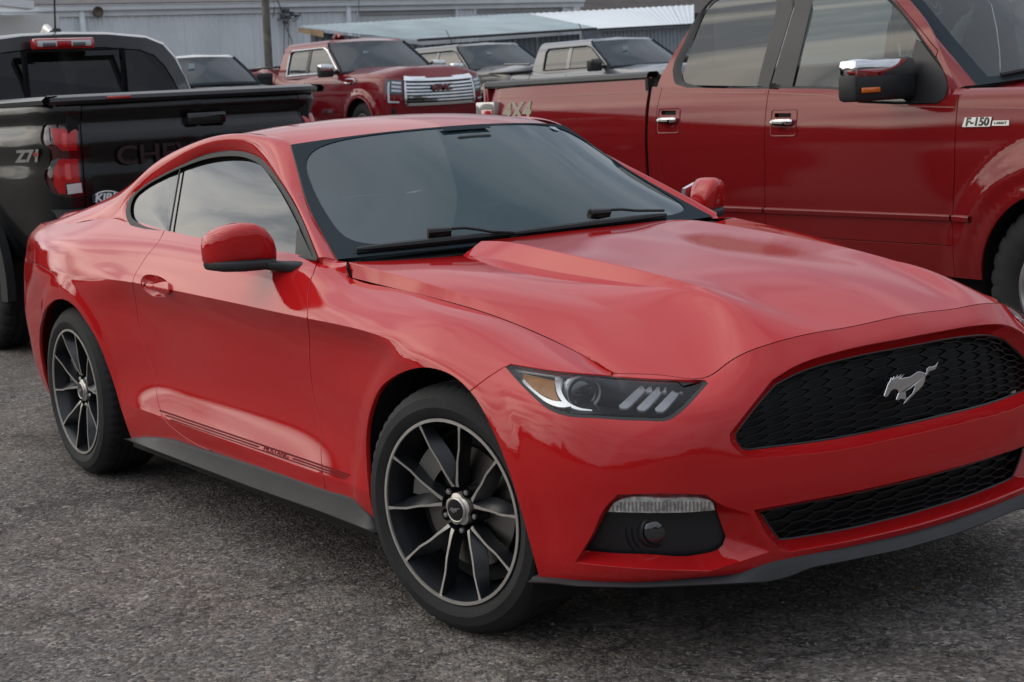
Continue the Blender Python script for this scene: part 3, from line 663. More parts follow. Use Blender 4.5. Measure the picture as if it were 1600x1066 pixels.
mb = insert(UGi, .052, .150, .0155, 'grille', False); mb.build('grille_mesh', MESHB, COUPE, smooth=False)
mb = insert(LGi, .056, .150, .0145, 'intake', False); mb.build('intake_mesh', MESHB, COUPE, smooth=False)
# outline frames inside the two openings
for P, off in ((UGi, .047), (LGi, .052)):
    mb = MB(); q = SB.O(P[:, 0], P[:, 1], off); q[0, 1] = q[-1, 1] = 0; mb.tube(q, .004, 6); mb.tube(q * [1, -1, 1], .004, 6); mb.build('grille_frame', MESHB, COUPE)
# ---- generic curved patch traced on the body surface
def patch(name, px, off, m, parent, corners=None, flange=.006, lip=.001, sides='RL', step=(.02, .015), n=4, ret=False):
    P = spx(px, off, corners=corners, n=n); pcs = panelize(SB, P, step)
    if not pcs:
        c = P.mean(0); pc = (np.vstack([P, c[None]]), np.array([(i, (i + 1) % len(P), len(P)) for i in range(len(P))]))
        ar = ((P[:, 0] * np.roll(P[:, 1], -1)) - (np.roll(P[:, 0], -1) * P[:, 1])).sum()
        if ar < 0: pc = (pc[0], pc[1][:, ::-1])
        pcs = [pc]
    return [add_skin(name, SB, pcs[0], m, parent, s, off, flange, lip) for s in sides]
def patch_par(name, px, off, m, parents, **k):
    o = patch(name, px, off, m, None, **k)
    for a, b in zip(o, parents): a.parent = b
    return o
# ---- headlights
HOUS = mat('lamp_housing', (.010, .011, .014), .25, coat=.4)
CLEAR = glass('clear_lens', (.95, .96, .97), .01, 1.30, .004)
AMBER = mat('amber_reflector', (.32, .105, .006), .3, coat=.3, var=.2, vscale=60, tint=(.40, .15, .012))
DRL = mat('lamp_bar', (.30, .31, .33), .35, coat=.5)
LCH = mat('lamp_chrome', (.78, .79, .80), .2, metal=.55)
hl = []
for s in 'RL':
    pc = panelize(SB, spx(HLO, .09, corners=(0, 1, 5, 6), n=3), (.03, .02))
    h = add_skin('headlight', SB, pc[0], HOUS, COUPE, s, .075, flange=0); hl.append(h)
def ringpatch(name, A, B, off, m, par, cr=()):
    a = spx(A, off, corners=cr, n=4); b = spx(B, off, corners=cr, n=4)
    for s, p in zip('RL', par): 
        o = bezel(name, a, off - .001, b, off + .001, m, True, s, parent=p, bow=0)
ringpatch('lens_seal', HLO, HLI, .0035, SEAL, hl, (0, 1, 5, 6))
for s, p in zip('RL', hl):
    A = spx(HLO, 0, corners=(0, 1, 5, 6), n=3); B = A
    bezel('lamp_wall', A, .006, A, .075, HOUS, True, s, parent=p, bow=0)
patch_par('lens', HLI, .005, CLEAR, hl, corners=(0, 1, 5, 6), flange=0)
patch_par('reflector', [(813, 583), (866, 595), (867, 610), (877, 632), (862, 624), (840, 612), (825, 600)], .022, AMBER, hl, corners=(0, 1, 3), flange=.01)
patch_par('lamp_trim', [(803, 577), (809, 574.5), (860, 580), (878, 586), (874, 589), (862, 587), (811, 580), (822, 596), (836, 610), (850, 620), (866, 626.5), (884, 629), (892, 635), (878, 636.5), (858, 631), (840, 619), (822, 603), (806, 583)], .016, LCH, hl, corners=(0, 3, 5, 6, 12), flange=.004)
patch_par('lamp_trim', [(874, 587), (880, 590), (876, 603), (880, 618), (890, 630), (905, 637), (925, 640.5), (925, 642), (902, 640), (884, 632), (872, 618), (868, 602), (867, 592)], .020, LCH, hl, corners=(0, 1, 6, 7), flange=.01)
for dx, dy in ((0, 0), (28, 3), (56, 5)):
    a = [(x + dx, y + dy * (1 if y > 615 else .15)) for x, y in ((967, 634), (970, 638), (979, 638.5), (985, 634), (1016, 602), (1024, 594.5), (1013, 594), (1004, 600))]
    patch_par('light_bar', a, .024, DRL, hl, flange=.006)
pu = SB.pix([(911, 613)], .05, UR)[0]; pc_ = SB.O(pu[:1], pu[1:], .05)[0]; ax = Vector((.90, -.42, .02)).normalized()
def axial(o, axis):
    z = Vector(axis).normalized(); x = z.cross(Vector((0, 0, 1))).normalized(); y = z.cross(x)
    return lambda r, a, h: tuple(Vector(o) + x * r * math.cos(a) + y * r * math.sin(a) + z * h)
fn = axial(pc_, ax)
ob = MB().lathe([(.044, -.04), (.044, .006), (.0425, .010), (.0395, .010), (.0385, .004), (.037, -.005)], 40, fn).build('projector_ring', LCH, hl[0], 25)
mirrored(ob, hl[1])
ob = MB().lathe([(.036, -.03), (.039, -.022), (.044, -.01)], 32, fn).build('projector_shell', SATIN, hl[0]); mirrored(ob, hl[1])
PLENS = mat('projector_glass', (.012, .014, .018), .03, coat=1, spec=1)
ob = MB().lathe([(.037, -.006)] + [(.037 * math.cos(t), -.006 + .016 * math.sin(t)) for t in np.linspace(.1, 1.55, 8)] + [(0, .010)], 32, fn).build('projector_lens', PLENS, hl[0], 60); mirrored(ob, hl[1])
for k in range(3):
    q = fn(.046, 2.6, -.004 - k * .009)
ob = MB()
for k in range(4): ob.lathe([(.043 + k * .0015, -.004 - k * .009), (.0455 + k * .0015, -.006 - k * .009), (.0455 + k * .0015, -.011 - k * .009)], 40, fn)
ob = ob.build('projector_rings', LCH, hl[0], 20); mirrored(ob, hl[1])
# ---- fog pocket
FOGB = mat('fog_plastic', (.016, .017, .020), .38, bump=.05, bscale=300)
SIGN = mat('signal_lens', (.66, .66, .64), .12, coat=1, metal=.5, var=.55, vscale=70)
fogs = []
for s in 'RL':
    pc = panelize(SB, spx(FOi, .06, corners=(6, 11), n=3), (.02, .015))
    fogs.append(add_skin('fog_pocket', SB, pc[0], FOGB, COUPE, s, .055, flange=0))
sg = patch_par('signal_lamp', [(950, 800), (960, 786), (975, 779.5), (1040, 779), (1098, 779.5), (1112, 784), (1117, 797), (1085, 800), (1040, 801.5)], .020, SIGN, fogs, corners=(0, 6), flange=.03)
mbs = MB()
for t in np.linspace(958, 1108, 26):
    a = SB.pix([(t, 784 if t > 966 else 789), (t, 798.5)], .019, UR); mbs.tube([SB.O(a[0, :1], a[0, 1:], .0195)[0], SB.O(a[1, :1], a[1, 1:], .0195)[0]], .0022, 5)
ob = mbs.build('lens_rib', mat('lens_rib', (.30, .29, .27), .15, coat=1, metal=.5), sg[0]); mirrored(ob, sg[1])
fu = SB.pix([(1028, 830)], .05, UR)[0]; fc = SB.O(fu[:1], fu[1:], .05)[0]; fn = axial(fc, (.95, -.30, .02))
ob = MB().lathe([(.075, -.045), (.070, -.030), (.063, -.040), (.058, -.024), (.050, -.030), (.042, -.010), (.037, -.006), (.034, -.012)], 40, fn).build('fog_ring', FOGB, fogs[0], 25); mirrored(ob, fogs[1])
ob = MB().lathe([(.035, -.014), (.033, -.008), (.023, -.002), (.012, .001), (0, .002)], 32, fn).build('fog_lamp', PLENS, fogs[0], 60); mirrored(ob, fogs[1])
# ---- splitter lip
lk = [(.42, .014), (.55, .020), (.70, .026), (.85, .032), (.95, .042), (1.03, .066), (1.12, .066), (1.2, .045), (1.3, .034), (1.45, .032), (1.63, .034)]
lu = np.array([a for a, b in lk]); uu = np.linspace(.42, 1.63, 70); dd = np.interp(uu, lu, [b for a, b in lk]); k_ = np.exp(-np.linspace(-2, 2, 5) ** 2); k_ /= k_.sum(); dd[2:-2] = np.convolve(dd, k_, 'same')[2:-2]
P0 = SB.P(uu, np.zeros(70)); N0 = SB.N(uu, np.full(70, .03)); N0[:, 2] = 0; N0 /= np.linalg.norm(N0, axis=1)[:, None]; Z = np.array([0, 0, 1.])
RL_ = np.array([(845, 903), (900, 906), (1000, 905), (1060, 902), (1140, 899), (1160, 893), (1200, 868), (1250, 866), (1319, 857), (1412, 838), (1470, 821)], float)
BL_ = np.array([(845, 911), (900, 918), (1000, 920), (1100, 916), (1200, 911), (1234, 903), (1266, 889), (1319, 879), (1412, 860), (1470, 843)], float)
def drop_to(base, line):
    """height change that brings each point of base onto a surveyed outline"""
    d = np.zeros(len(base))
    for _ in range(6):
        q = proj(base + Z * d[:, None]); t = np.interp(q[:, 0], line[:, 0], line[:, 1]); d += (q[:, 1] - t) / 560.
    return d
def sm5(a): k = np.ones(3) / 3; b = np.convolve(np.pad(a, 1, 'edge'), k, 'valid'); return b
zt_ = sm5(drop_to(P0 + N0 * .010, RL_)); zb_ = sm5(drop_to(P0 + N0 * .026, BL_)); zb_ = np.minimum(zb_, zt_ - .010)
T_ = Z * zt_[:, None]; B_ = Z * zb_[:, None]
rows = [P0 - N0 * .02 + T_ + Z * .002, P0 + N0 * .006 + T_ + Z * .001, P0 + N0 * .012 + T_ - Z * .004, P0 + N0 * .020 + T_ * .5 + B_ * .5, P0 + N0 * .026 + B_ + Z * .004, P0 + N0 * .022 + B_, P0 - N0 * .06 + B_ + Z * .004]
for r in rows: r[-1, 1] = 0
V, F = loftgrid(rows, flipped=True); n = len(V); V = np.vstack([V, V * [1, -1, 1]]); F = F + [tuple(i + n for i in f[::-1]) for f in F]
me = mesh('front_lip', V, F); smooth_angle(me, 40); link('front_lip', me, SKIRT, COUPE)
# ---- side skirts
tk = [((206, 684), .925), ((230, 683), .93), ((264, 687), .935), ((299, 698), .937), ((400, 729), .937), ((510, 767), .937), ((558, 785), .937), ((580, 806), .935), ((596, 836), .93)]
T = np.array([at(p, y=-w) for p, w in tk]); T = curve(T, (1, 7), False, 6)
bk = np.array([at(p, y=-.955) for p in ((204, 690), (300, 727), (400, 765), (500, 800), (597, 838))])
Bz = np.interp(T[:, 0], bk[:, 0], bk[:, 2]); Bq = np.stack([T[:, 0], np.full(len(T), -.958), Bz], 1)
wv = (T[:, 2] - Bz)[:, None]
rows = [T + [0, .02, .002], T + [0, -.002, 0], T + [0, -.006, -.002], T * .66 + Bq * .34 + [0, -.003, 0], T * .33 + Bq * .67 + [0, -.002, 0], Bq + [0, 0, .005], Bq + [0, .003, 0], Bq + [0, .08, .0]]
for f_ in (0, -1):
    pass
V, F = loftgrid(rows, flipped=True); n = len(V); V = np.vstack([V, V * [1, -1, 1]]); F2 = [tuple(i + n for i in f[::-1]) for f in F]
for s in range(2):
    me = mesh('side_skirt', V[s * n:(s + 1) * n], F if s == 0 else [f[::-1] for f in F]); smooth_angle(me, 40); link('side_skirt', me, SKIRT, COUPE)
# ---- side stripes
STR = mat('stripe_decal', (.14, .008, .010), .6, spec=.1)
def onside(x, z):
    """point on the body side at given x, z"""
    v = np.full(len(x), .2)
    for _ in range(12):
        p = SB.P(x, v); dz = (SB.P(x, v + 1e-3)[:, 2] - p[:, 2]) / 1e-3; v = np.clip(v + (z - p[:, 2]) / dz, 0, .83)
    return v
top_a, top_b = SB.P(*SB.pix([(250, 640)], 0, UR)[0])[0], SB.P(*SB.pix([(548, 742)], 0, UR)[0])[0]
bot_a, bot_b = SB.P(*SB.pix([(262, 655)], 0, UR)[0])[0], SB.P(*SB.pix([(540, 750)], 0, UR)[0])[0]
xs = np.linspace(top_a[0], top_b[0], 90)
def stripe(f0, f1, xa, xb, name='side_stripe'):
    x = xs[(xs >= xa) & (xs <= xb)]; zt = np.interp(x, [top_a[0], top_b[0]], [top_a[2], top_b[2]]); zb = np.interp(x, [bot_a[0], bot_b[0]], [bot_a[2], bot_b[2]])
    rr = []
    for f_ in (f0, f1):
        z = zt + (zb - zt) * f_; v = onside(x, z); rr.append(SB.O(x, v, -.0012))
    V, F = loftgrid(rr, flipped=True)
    for s in (1, -1): link(name, mesh(name, V * [1, s, 1], F if s == 1 else [f[::-1] for f in F]), STR, COUPE)
xm0, xm1 = xs[0] + .58 * (xs[-1] - xs[0]), xs[0] + .74 * (xs[-1] - xs[0])
stripe(0, .26, xs[0], xs[-1]); stripe(.82, 1.0, xs[0] + .1, xs[-1] - .02); stripe(.42, .66, xs[0] + .05, xm0); stripe(.42, .66, xm1, xs[-1] - .01)
xc = (xm0 + xm1) / 2; zc = np.interp(xc, [top_a[0], top_b[0]], [(top_a[2] * .46 + bot_a[2] * .54), (top_b[2] * .46 + bot_b[2] * .54)]); vc = onside(np.array([xc]), np.array([zc])); pcn = SB.O(np.array([xc]), vc, -.0015)[0]; ncn = SB.N(np.array([xc]), vc)[0]
for s in (1, -1):
    text_obj('stripe_lettering', 'MUSTANG', .021, STR, COUPE, frame(pcn * [1, s, 1], (s, 0, (top_b[2] - top_a[2]) / (top_b[0] - top_a[0]) * s), ncn * [1, s, 1]), .0002, 1.75)
# ---- door handle
HB = MB(); a = SB.O(P_hd[:, 0], P_hd[:, 1], .001); cc = P_hd.mean(0)
rows = [a]
for t, o in ((.92, .012), (.75, .026), (.4, .032), (.02, .033)):
    q = cc + (P_hd - cc) * t; rows.append(SB.O(q[:, 0], q[:, 1], o))
rows = [np.vstack([r, r[:1]]) for r in rows]; V, F = loftgrid(rows, flipped=True)
for s in (1, -1): link('handle_cup', mesh('handle_cup', V * [1, s, 1], F if s == 1 else [f[::-1] for f in F]), RED, body['door'][0 if s == 1 else 1])
hp = [(221, 446), (228, 443.5), (240, 444), (252, 441), (261, 441), (262, 450), (261, 461), (250, 457.5), (238, 453.5), (228, 450)]
hh = patch('door_handle', hp, -.012, RED, None, corners=(), flange=.018, lip=.004)
for a, b in zip(hh, body['door']): a.parent = b
# ================================================================== GREENHOUSE
nO = dict(n=(0, 1, -.645), c=-1.4224); nI = dict(n=(0, 1, -.5276), c=-1.2574)
def kO(t, px): q = at(px, **nO); return (t, *q)
def kI(t, px): q = at(px, **nI); return (t, *q)
Orow = [kO(0, (496, 405)), kO(.22, (463, 325)), kO(.45, (434, 280)), kO(.68, (404, 247)), kO(.95, (360, 235.5)), kO(1.15, (319, 242.5)), kO(1.33, (286, 257)), kO(1.5, (253, 273.5)), kO(1.68, (220, 294))] + [(1.84, -2.573, -.722, 1.088)] + [(t, *SB.P(np.array([u]), np.array([.83]))[0]) for t, u in ((1.96, -2.64), (2.06, -2.78), (2.22, -2.97), (2.45, -3.2), (2.7, -3.45))]
Irow = [kI(0, (529, 408)), kI(.24, (500, 357)), kI(.48, (478, 309)), (.70, -1.300, -.608, 1.228), (.82, -1.40, -.574, 1.292), (1.02, -1.60, -.560, 1.328), (1.25, -1.85, -.555, 1.336), (1.5, -2.12, -.552, 1.312), (1.75, -2.40, -.556, 1.258), (1.98, -2.68, -.565, 1.182), (2.2, -2.92, -.572, 1.100), (2.45, -3.15, -.585, 1.03), (2.7, -3.38, -.60, .985)]
def sp_keys(row, t): r = np.array(row); return spl(r[:, 0], spl_K(r[:, 0]), r[:, 1:], np.array([t]))[0]
ts = [0, .2, .4, .6, .8, 1.0, 1.25, 1.5, 1.75, 2.0, 2.2, 2.45, 2.7]
bul = dict(zip(ts, [.020, .022, .024, .028, .036, .04, .042, .042, .040, .034, .03, .03, .02]))
M1, M2, OO, II = [], [], [], []
for t in ts:
    o = sp_keys(Orow, t); i = sp_keys(Irow, t); nn = np.array([0, -.76, .65]) if t > .5 else np.array([.25, -.75, .55]); nn = nn / np.linalg.norm(nn)
    OO.append((t, *o)); II.append((t, *i)); M1.append((t, *(o * .70 + i * .30 + nn * bul[t] * .75))); M2.append((t, *(o * .30 + i * .70 + nn * bul[t] * .85)))
GH = Surf([OO, M1, M2, II], [0, .07, .15, .22])
GH.rows[0] = (np.array(Orow)[:, 0], spl_K(np.array(Orow)[:, 0]), np.array(Orow)[:, 1:]); GH.rows[3] = (np.array(Irow)[:, 0], spl_K(np.array(Irow)[:, 0]), np.array(Irow)[:, 1:])
tt = np.linspace(0, 2.7, 150); vv = np.linspace(0, .22, 16)
def gridmesh(S, us, vs, name, m, parent, flip=False, off=0, sides='R', edge=0):
    U, V = np.meshgrid(us, vs, indexing='ij'); P = S.O(U.ravel(), V.ravel(), off); N = S.N(U.ravel(), V.ravel()); nu, nv = len(us), len(vs)
    F = [(i * nv + k, (i + 1) * nv + k, (i + 1) * nv + k + 1, i * nv + k + 1) for i in range(nu - 1) for k in range(nv - 1)]
    if flip: F = [f[::-1] for f in F]; N = -N
    out = []
    for s in sides:
        if s == 'R': me = mesh(name, P, F, N)
        else: me = mesh(name, P * [1, -1, 1], [f[::-1] for f in F], N * [1, -1, 1])
        me.materials.append(m); out.append(link(name, me, None, parent))
    return out
# the pillar strip runs over the cut windows' top edge, orientation: check normal points out
Ntest = GH.N(np.array([1.2]), np.array([.1]))[0]; FL = Ntest[1] > 0
gridmesh(GH, tt, vv, 'roof_rail', RED, COUPE, FL, 0, 'RL')
# roof skin across the car
def roofrow(w, zc):
    pass
cen = [(.82, -1.225, 0, 1.322), (1.02, -1.42, 0, 1.353), (1.25, -1.68, 0, 1.372), (1.5, -1.98, 0, 1.362), (1.75, -2.28, 0, 1.322), (1.98, -2.56, 0, 1.255), (2.2, -2.83, 0, 1.165), (2.45, -3.08, 0, 1.075), (2.7, -3.33, 0, 1.0)]
Is = [k for k in Irow if k[0] >= .8]
def mixrow(f):
    out = []
    for a, c in zip(Is, cen):
        a = np.array(a); c = np.array(c); q = a * f + c * (1 - f); z = c[3] + (a[3] - c[3]) * f ** 2.3; x = c[1] + (a[1] - c[1]) * f ** 2.2
        out.append((a[0], x, a[2] * f, z))
    return out
RF = Surf([Is, mixrow(.72), mixrow(.38), mixrow(0), [(k[0], k[1], -k[2], k[3]) for k in mixrow(.38)]], [0, .16, .35, .56, .77])
FR = RF.N(np.array([1.2]), np.array([.3]))[0][2] < 0
vr = np.linspace(0, .56, 22)
def roofpart(name, t0, t1, m):
    us = np.linspace(t0, t1, 50); U, V = np.meshgrid(us, vr, indexing='ij'); P = RF.P(U.ravel(), V.ravel()); N = RF.N(U.ravel(), V.ravel())
    nu, nv = len(us), len(vr); F = [(i * nv + k, (i + 1) * nv + k, (i + 1) * nv + k + 1, i * nv + k + 1) for i in range(nu - 1) for k in range(nv - 1)]
    if FR: F = [f[::-1] for f in F]; N = -N
    V2 = np.vstack([P, P * [1, -1, 1]]); N2 = np.vstack([N, N * [1, -1, 1]]); n = len(P)
    me = mesh(name, V2, F + [tuple(i + n for i in f[::-1]) for f in F], N2); me.materials.append(m); return link(name, me, None, COUPE)
roofpart('roof', .82, 1.66, RED)
GL_W = glass('windshield_glass', (.32, .40, .42), .015, 1.55, .23, (.080, .175, .200))  # teal film colour stands in for reflected sky and haze, besides dust
GL_S = glass('tinted_glass', (.05, .055, .055), .012, 1.68, .012)
roofpart('rear_window', 1.66, 2.62, GL_S)
# ---- windshield
We = [(0, *II[0][1:])]
wr = []
for u in (0, .25, .5, .75, 1.0): pass
Rkeys = [(0, *sp_keys(Irow, 0)), (.25, *sp_keys(Irow, .2)), (.5, *sp_keys(Irow, .42)), (.8, *sp_keys(Irow, .66)), (1.0, *sp_keys(Irow, .82))]
wc = [(0, -.60, 0, .965), (.25, -.745, 0, 1.062), (.5, -.905, 0, 1.158), (.8, -1.10, 0, 1.262), (1.0, -1.225, 0, 1.322)]
def wrow(f):
    o = []
    for a, c in zip(Rkeys, wc): o.append((a[0], c[1] + (a[1] - c[1]) * abs(f) ** 2.0, a[2] * f, c[3] + (a[3] - c[3]) * abs(f) ** 2.2))
    return o
wf = [1, .85, .6, .3, 0, -.3, -.6, -.85, -1]
WS = Surf([wrow(f) for f in wf], [0, .1, .27, .47, .67, .87, 1.07, 1.24, 1.34])
FW = WS.N(np.array([.5]), np.array([.67]))[0][0] < 0
def wspatch(u0, u1, v0, v1, off, name, m, parent, nu=24, nv=40): return gridmesh(WS, np.linspace(u0, u1, nu), np.linspace(v0, v1, nv), name, m, parent, FW, off)[0]
ws = wspatch(0, 1, 0, 1.34, .004, 'windshield', GL_W, COUPE)
FRIT = mat('frit_black', (.040, .050, .058), .9, spec=0)
# frit border: ring between windshield edge and a rounded inner outline
def ringWS():
    n = 160; th = np.linspace(0, 2 * math.pi, n, endpoint=False); o = []; inn = []
    for a in th:
        c, s = math.cos(a), math.sin(a); k = 1 / max(abs(c), abs(s)); o.append((.5 + .5 * s * k, .67 + .67 * c * k))
        p = 7; k2 = (abs(c) ** p + abs(s) ** p) ** (-1 / p); uu_, vv_ = s * k2, c * k2
        inn.append((.5 + .5 * uu_ * (.89 if uu_ < 0 else .975), .67 + .67 * vv_ * (.955 + .018 * uu_)))
    return np.array(o), np.array(inn)
o_, i_ = ringWS(); a = WS.O(o_[:, 0], o_[:, 1], .0065); b = WS.O(i_[:, 0], i_[:, 1], .0065); V = np.vstack([a, b]); n = len(a)
link('windshield_border', mesh('windshield_border', V, [(i, (i + 1) % n, n + (i + 1) % n, n + i) for i in range(n)]), FRIT, ws)
mb = MB(); e_ = WS.P(np.linspace(0, 1, 20), np.zeros(20)); t_ = WS.P(np.ones(40), np.linspace(0, 1.34, 40)); f_ = WS.P(np.linspace(1, 0, 20), np.full(20, 1.34)); mb.tube(np.vstack([e_[:-1], t_[:-1], f_]), .0045, 6); mb.build('windshield_seal', SEAL, ws)
# rear-view mirror, sensor block, sun strip seen through the glass
p = WS.O(np.array([.86]), np.array([.67]), .05)[0]
MB().box((-.012, -.07, -.012), (.008, .07, .014), Matrix.Translation(p + [-.03, 0, -.045]) ).build('interior_mirror', BLKP, ws, bevel=.01)
wspatch(.935, .985, .56, .78, .012, 'sensor_patch', FRIT, ws, 6, 12)
STK = mat('sticker', (.35, .42, .45), .5)
wspatch(.93, .965, 1.155, 1.20, .008, 'sticker', STK, ws, 4, 4)
lf = mat('dry_leaf', (.16, .12, .04), .7)
q = WS.pix([(642, 245), (646, 253), (652, 249), (648, 243)], -.002, (0, 1)); c_ = WS.O(q[:, 0], q[:, 1], -.003); link('leaf_mark', mesh('leaf_mark', c_, [(0, 1, 2, 3)]), lf, ws)
# ---- side windows: DLO trim ring, glass, divider
DLOo = [(496, 403.5), (463, 325), (434.5, 280), (406, 247), (385, 238), (360, 235.5), (319, 242.5), (286, 257), (253, 273.5), (220, 294), (201, 313), (196.5, 332), (202, 349), (218, 359), (253, 367), (319, 381), (400, 394), (494, 407.5)]
DLOi = [(488, 401.5), (459, 335), (429, 285), (401, 254), (382, 246), (360, 244), (325, 248), (282, 263), (253, 277), (226, 293), (209, 309), (204, 324), (206, 340), (218, 349.5), (258, 361.5), (319, 375), (400, 388.5), (486, 402)]
def dl(pts, off=0, cr=(0, 17)):
    q = curve(np.array(pts, float), cr, True, 5); return np.array([at(p, n=(0, 1, -.645), c=-1.4224 + off) for p in q])
A = dl(DLOo, .0); B = dl(DLOo, -.006); C_ = dl(DLOi, -.004); D_ = dl(DLOi, .016)
for s in (1, -1):
    rows = [np.vstack([r, r[:1]]) * [1, s, 1] for r in (A, B, (B + C_) / 2 + np.array([0, -.002, .001]), C_, D_)]
    V, F = loftgrid(rows, flipped=(s == 1)); me = mesh('window_trim', V, F); me.materials.append(SEAL); tr_ = link('window_trim', me, None, COUPE); smooth_angle(me, 50)
    g = dl(DLOi, .014)
    P3 = [tuple(r * [1, s, 1]) for r in g]
    sx_ = at((273, 320), n=(0, 1, -.645), c=-1.41)[0]
    def clip(P, keep):
        o = []
        la, lb = at((283, 258), n=(0, 1, -.645), c=-1.4084), at((264, 366), n=(0, 1, -.645), c=-1.4084)
        f = lambda p: (p[0] - (la[0] + (lb[0] - la[0]) * (p[2] - la[2]) / (lb[2] - la[2]))) * keep
        for i in range(len(P)):
            a, b = np.array(P[i]), np.array(P[(i + 1) % len(P)]); fa, fb = f(a), f(b)
            if fa >= 0: o.append(tuple(a))
            if fa * fb < 0: o.append(tuple(a + (b - a) * fa / (fa - fb)))
        return o
    def bulged(name, P, parent):
        # fan with a gentle outward bow so reflections bend like real glass
        P = np.array(P); c = P.mean(0); n = np.array([0, -s * .84, .54]); rings = []
        for t in np.linspace(1, .0, 9)[:-1]: rings.append(c + (P - c) * t)
        V = np.vstack(rings + [c[None]]); d = 1 - np.linalg.norm(V - c, axis=1) / .75; V = V + n * (np.clip(d, 0, 1) ** 1.0)[:, None] * .0
        zmid = (P[:, 2].min() + P[:, 2].max()) / 2; V = V + n * (.012 * (1 - ((V[:, 2] - zmid) / .17) ** 2))[:, None] - n * .004
        m = len(P); F = [(k * m + i, k * m + (i + 1) % m, (k + 1) * m + (i + 1) % m, (k + 1) * m + i) for k in range(7) for i in range(m)] + [(7 * m + i, 7 * m + (i + 1) % m, 8 * m) for i in range(m)]
        me = mesh(name, V, F); bm = bmesh.new(); bm.from_mesh(me); bmesh.ops.recalc_face_normals(bm, faces=bm.faces); bm.to_mesh(me); bm.free()
        return link(name, me, GL_S, parent)
    bulged('door_window', clip(P3, 1), COUPE); bulged('quarter_window', clip(P3, -1), COUPE)
    la, lb = at((282.6, 259), n=(0, 1, -.645), c=-1.4224), at((264, 366), n=(0, 1, -.645), c=-1.4224)
    MB().tube([la * [1, s, 1], lb * [1, s, 1]], .0035, 6).build('window_divider', SEAL, COUPE)
    # black sail triangle ahead of the door glass
    tri = [at(p, n=(0, 1, -.645), c=-1.4184) * [1, s, 1] for p in ((461, 402), (463, 362), (467, 357), (489, 404))]
    mb = MB(); n = np.array([0, -s * .84, .54]); mb.add(tri + [t - n * .01 for t in tri], [(0, 1, 2, 3), (4, 7, 6, 5), (0, 4, 5, 1), (1, 5, 6, 2), (2, 6, 7, 3), (3, 7, 4, 0)]); mb.build('mirror_sail', BLKP, COUPE, smooth=False)
A_ = resample(dl(DLOo[8:15], .002, ()) [:31] if False else np.array([at(p, n=(0, 1, -.645), c=-1.4204) for p in curve(np.array([(210, 303), (201, 313), (197.5, 322), (197.5, 333), (202, 347), (215, 356), (240, 363)], float), (), False, 5)]), .01)
B_1 = np.vstack([GH.P(np.linspace(1.72, 1.96, 12), np.zeros(12)), SB.P(np.linspace(-2.64, -2.30, 14)[1:], np.full(13, .83))]); B_1 = resample(B_1, .01)
n_ = 26; A_ = A_[np.linspace(0, len(A_) - 1, n_).astype(int)]; B_1 = B_1[np.linspace(0, len(B_1) - 1, n_).astype(int)]
for s in (1, -1): V, F = loftgrid([B_1 * [1, s, 1], (A_ + B_1) * .5 * [1, s, 1] + [0, -s * .002, .001], A_ * [1, s, 1]], flipped=(s == -1)); link('quarter_fill', mesh('quarter_fill', V, F), RED, COUPE)
# patch joining fender top, pillar foot and door top
e_ = at((541, 409.5), y=-.778); ip = np.vstack([GH.P(np.zeros(10), np.linspace(0, .22, 10)), [sp_keys(Irow, 0) * .5 + e_ * .5 + [0, -.002, 0], e_]]); ip = resample(ip, .004)
uu_ = np.linspace(-.875, -.668, 16); ft = SB.P(uu_, np.full(16, .83)); ip = ip[np.linspace(0, len(ip) - 1, 16).astype(int)]
rows = [ft, ft * .7 + ip * .3 + [0, -.004, .004], ft * .35 + ip * .65 + [0, -.004, .004], ip, ip + [-.006, .012, -.002]]
for s in (1, -1):
    V, F = loftgrid([r * [1, s, 1] for r in rows], flipped=(s == -1)); me = mesh('pillar_foot', V, F); me.materials.append(RED); link('pillar_foot', me, None, COUPE)
    q4 = [ft[-1] * [1, s, 1], ip[-1] * [1, s, 1], (ip[-1] + [-.0, .05, -.0]) * [1, s, 1], (ft[-1] + [0, .05, 0]) * [1, s, 1]]; link('gap_shade', mesh('gap_shade', q4, [(0, 1, 2, 3)]), DARK, COUPE)  # dark quad behind the hood gap stands in for its shade
# ---- deck and spoiler
dk = []
for x, w, z in ((-2.9, .60, 1.085), (-3.05, .61, 1.04), (-3.2, .62, 1.005), (-3.4, .62, .985), (-3.6, .60, .975), (-3.78, .5, .955)): dk.append([(x, y, z + .015 * (1 - (y / w) ** 2)) for y in np.linspace(-w, w, 24)])
V, F = loftgrid(dk, flipped=True); me = mesh('trunk_lid', V, F); me.materials.append(RED); tl = link('trunk_lid', me, None, COUPE)
dk = []
for s in (1, -1):
    r1 = [GH.P(np.array([t]), np.array([.22]))[0] for t in np.linspace(2.2, 2.7, 10)] + [np.array([-3.62, -.60, .97])]; r2 = [SB.P(np.array([u]), np.array([.83]))[0] for u in np.linspace(-2.95, -3.5, 10)] + [SB.P(np.array([-3.75]), np.array([.83]))[0]]
    V, F = loftgrid([np.array(r1) * [1, s, 1], (np.array(r1) * .5 + np.array(r2) * .5 + [0, 0, -.004]) * [1, s, 1], np.array(r2) * [1, s, 1]], flipped=(s == 1)); link('deck_side', mesh('deck_side', V, F), RED, COUPE)
sec = [(-.16, .0), (-.06, .022), (.02, .040), (.06, .043), (.075, .034), (.07, .012), (.05, -.01)]
rows = []
for y in np.linspace(-.70, .70, 41):
    e = max(0, (abs(y) - .60) / .10); k = 1 - e ** 2 * .9; x0 = -3.52 + .10 * (y / .7) ** 2
    rows.append([(x0 - a * 1.0, y, .968 + b * k + .012 * (1 - (y / .7) ** 2)) for a, b in sec])
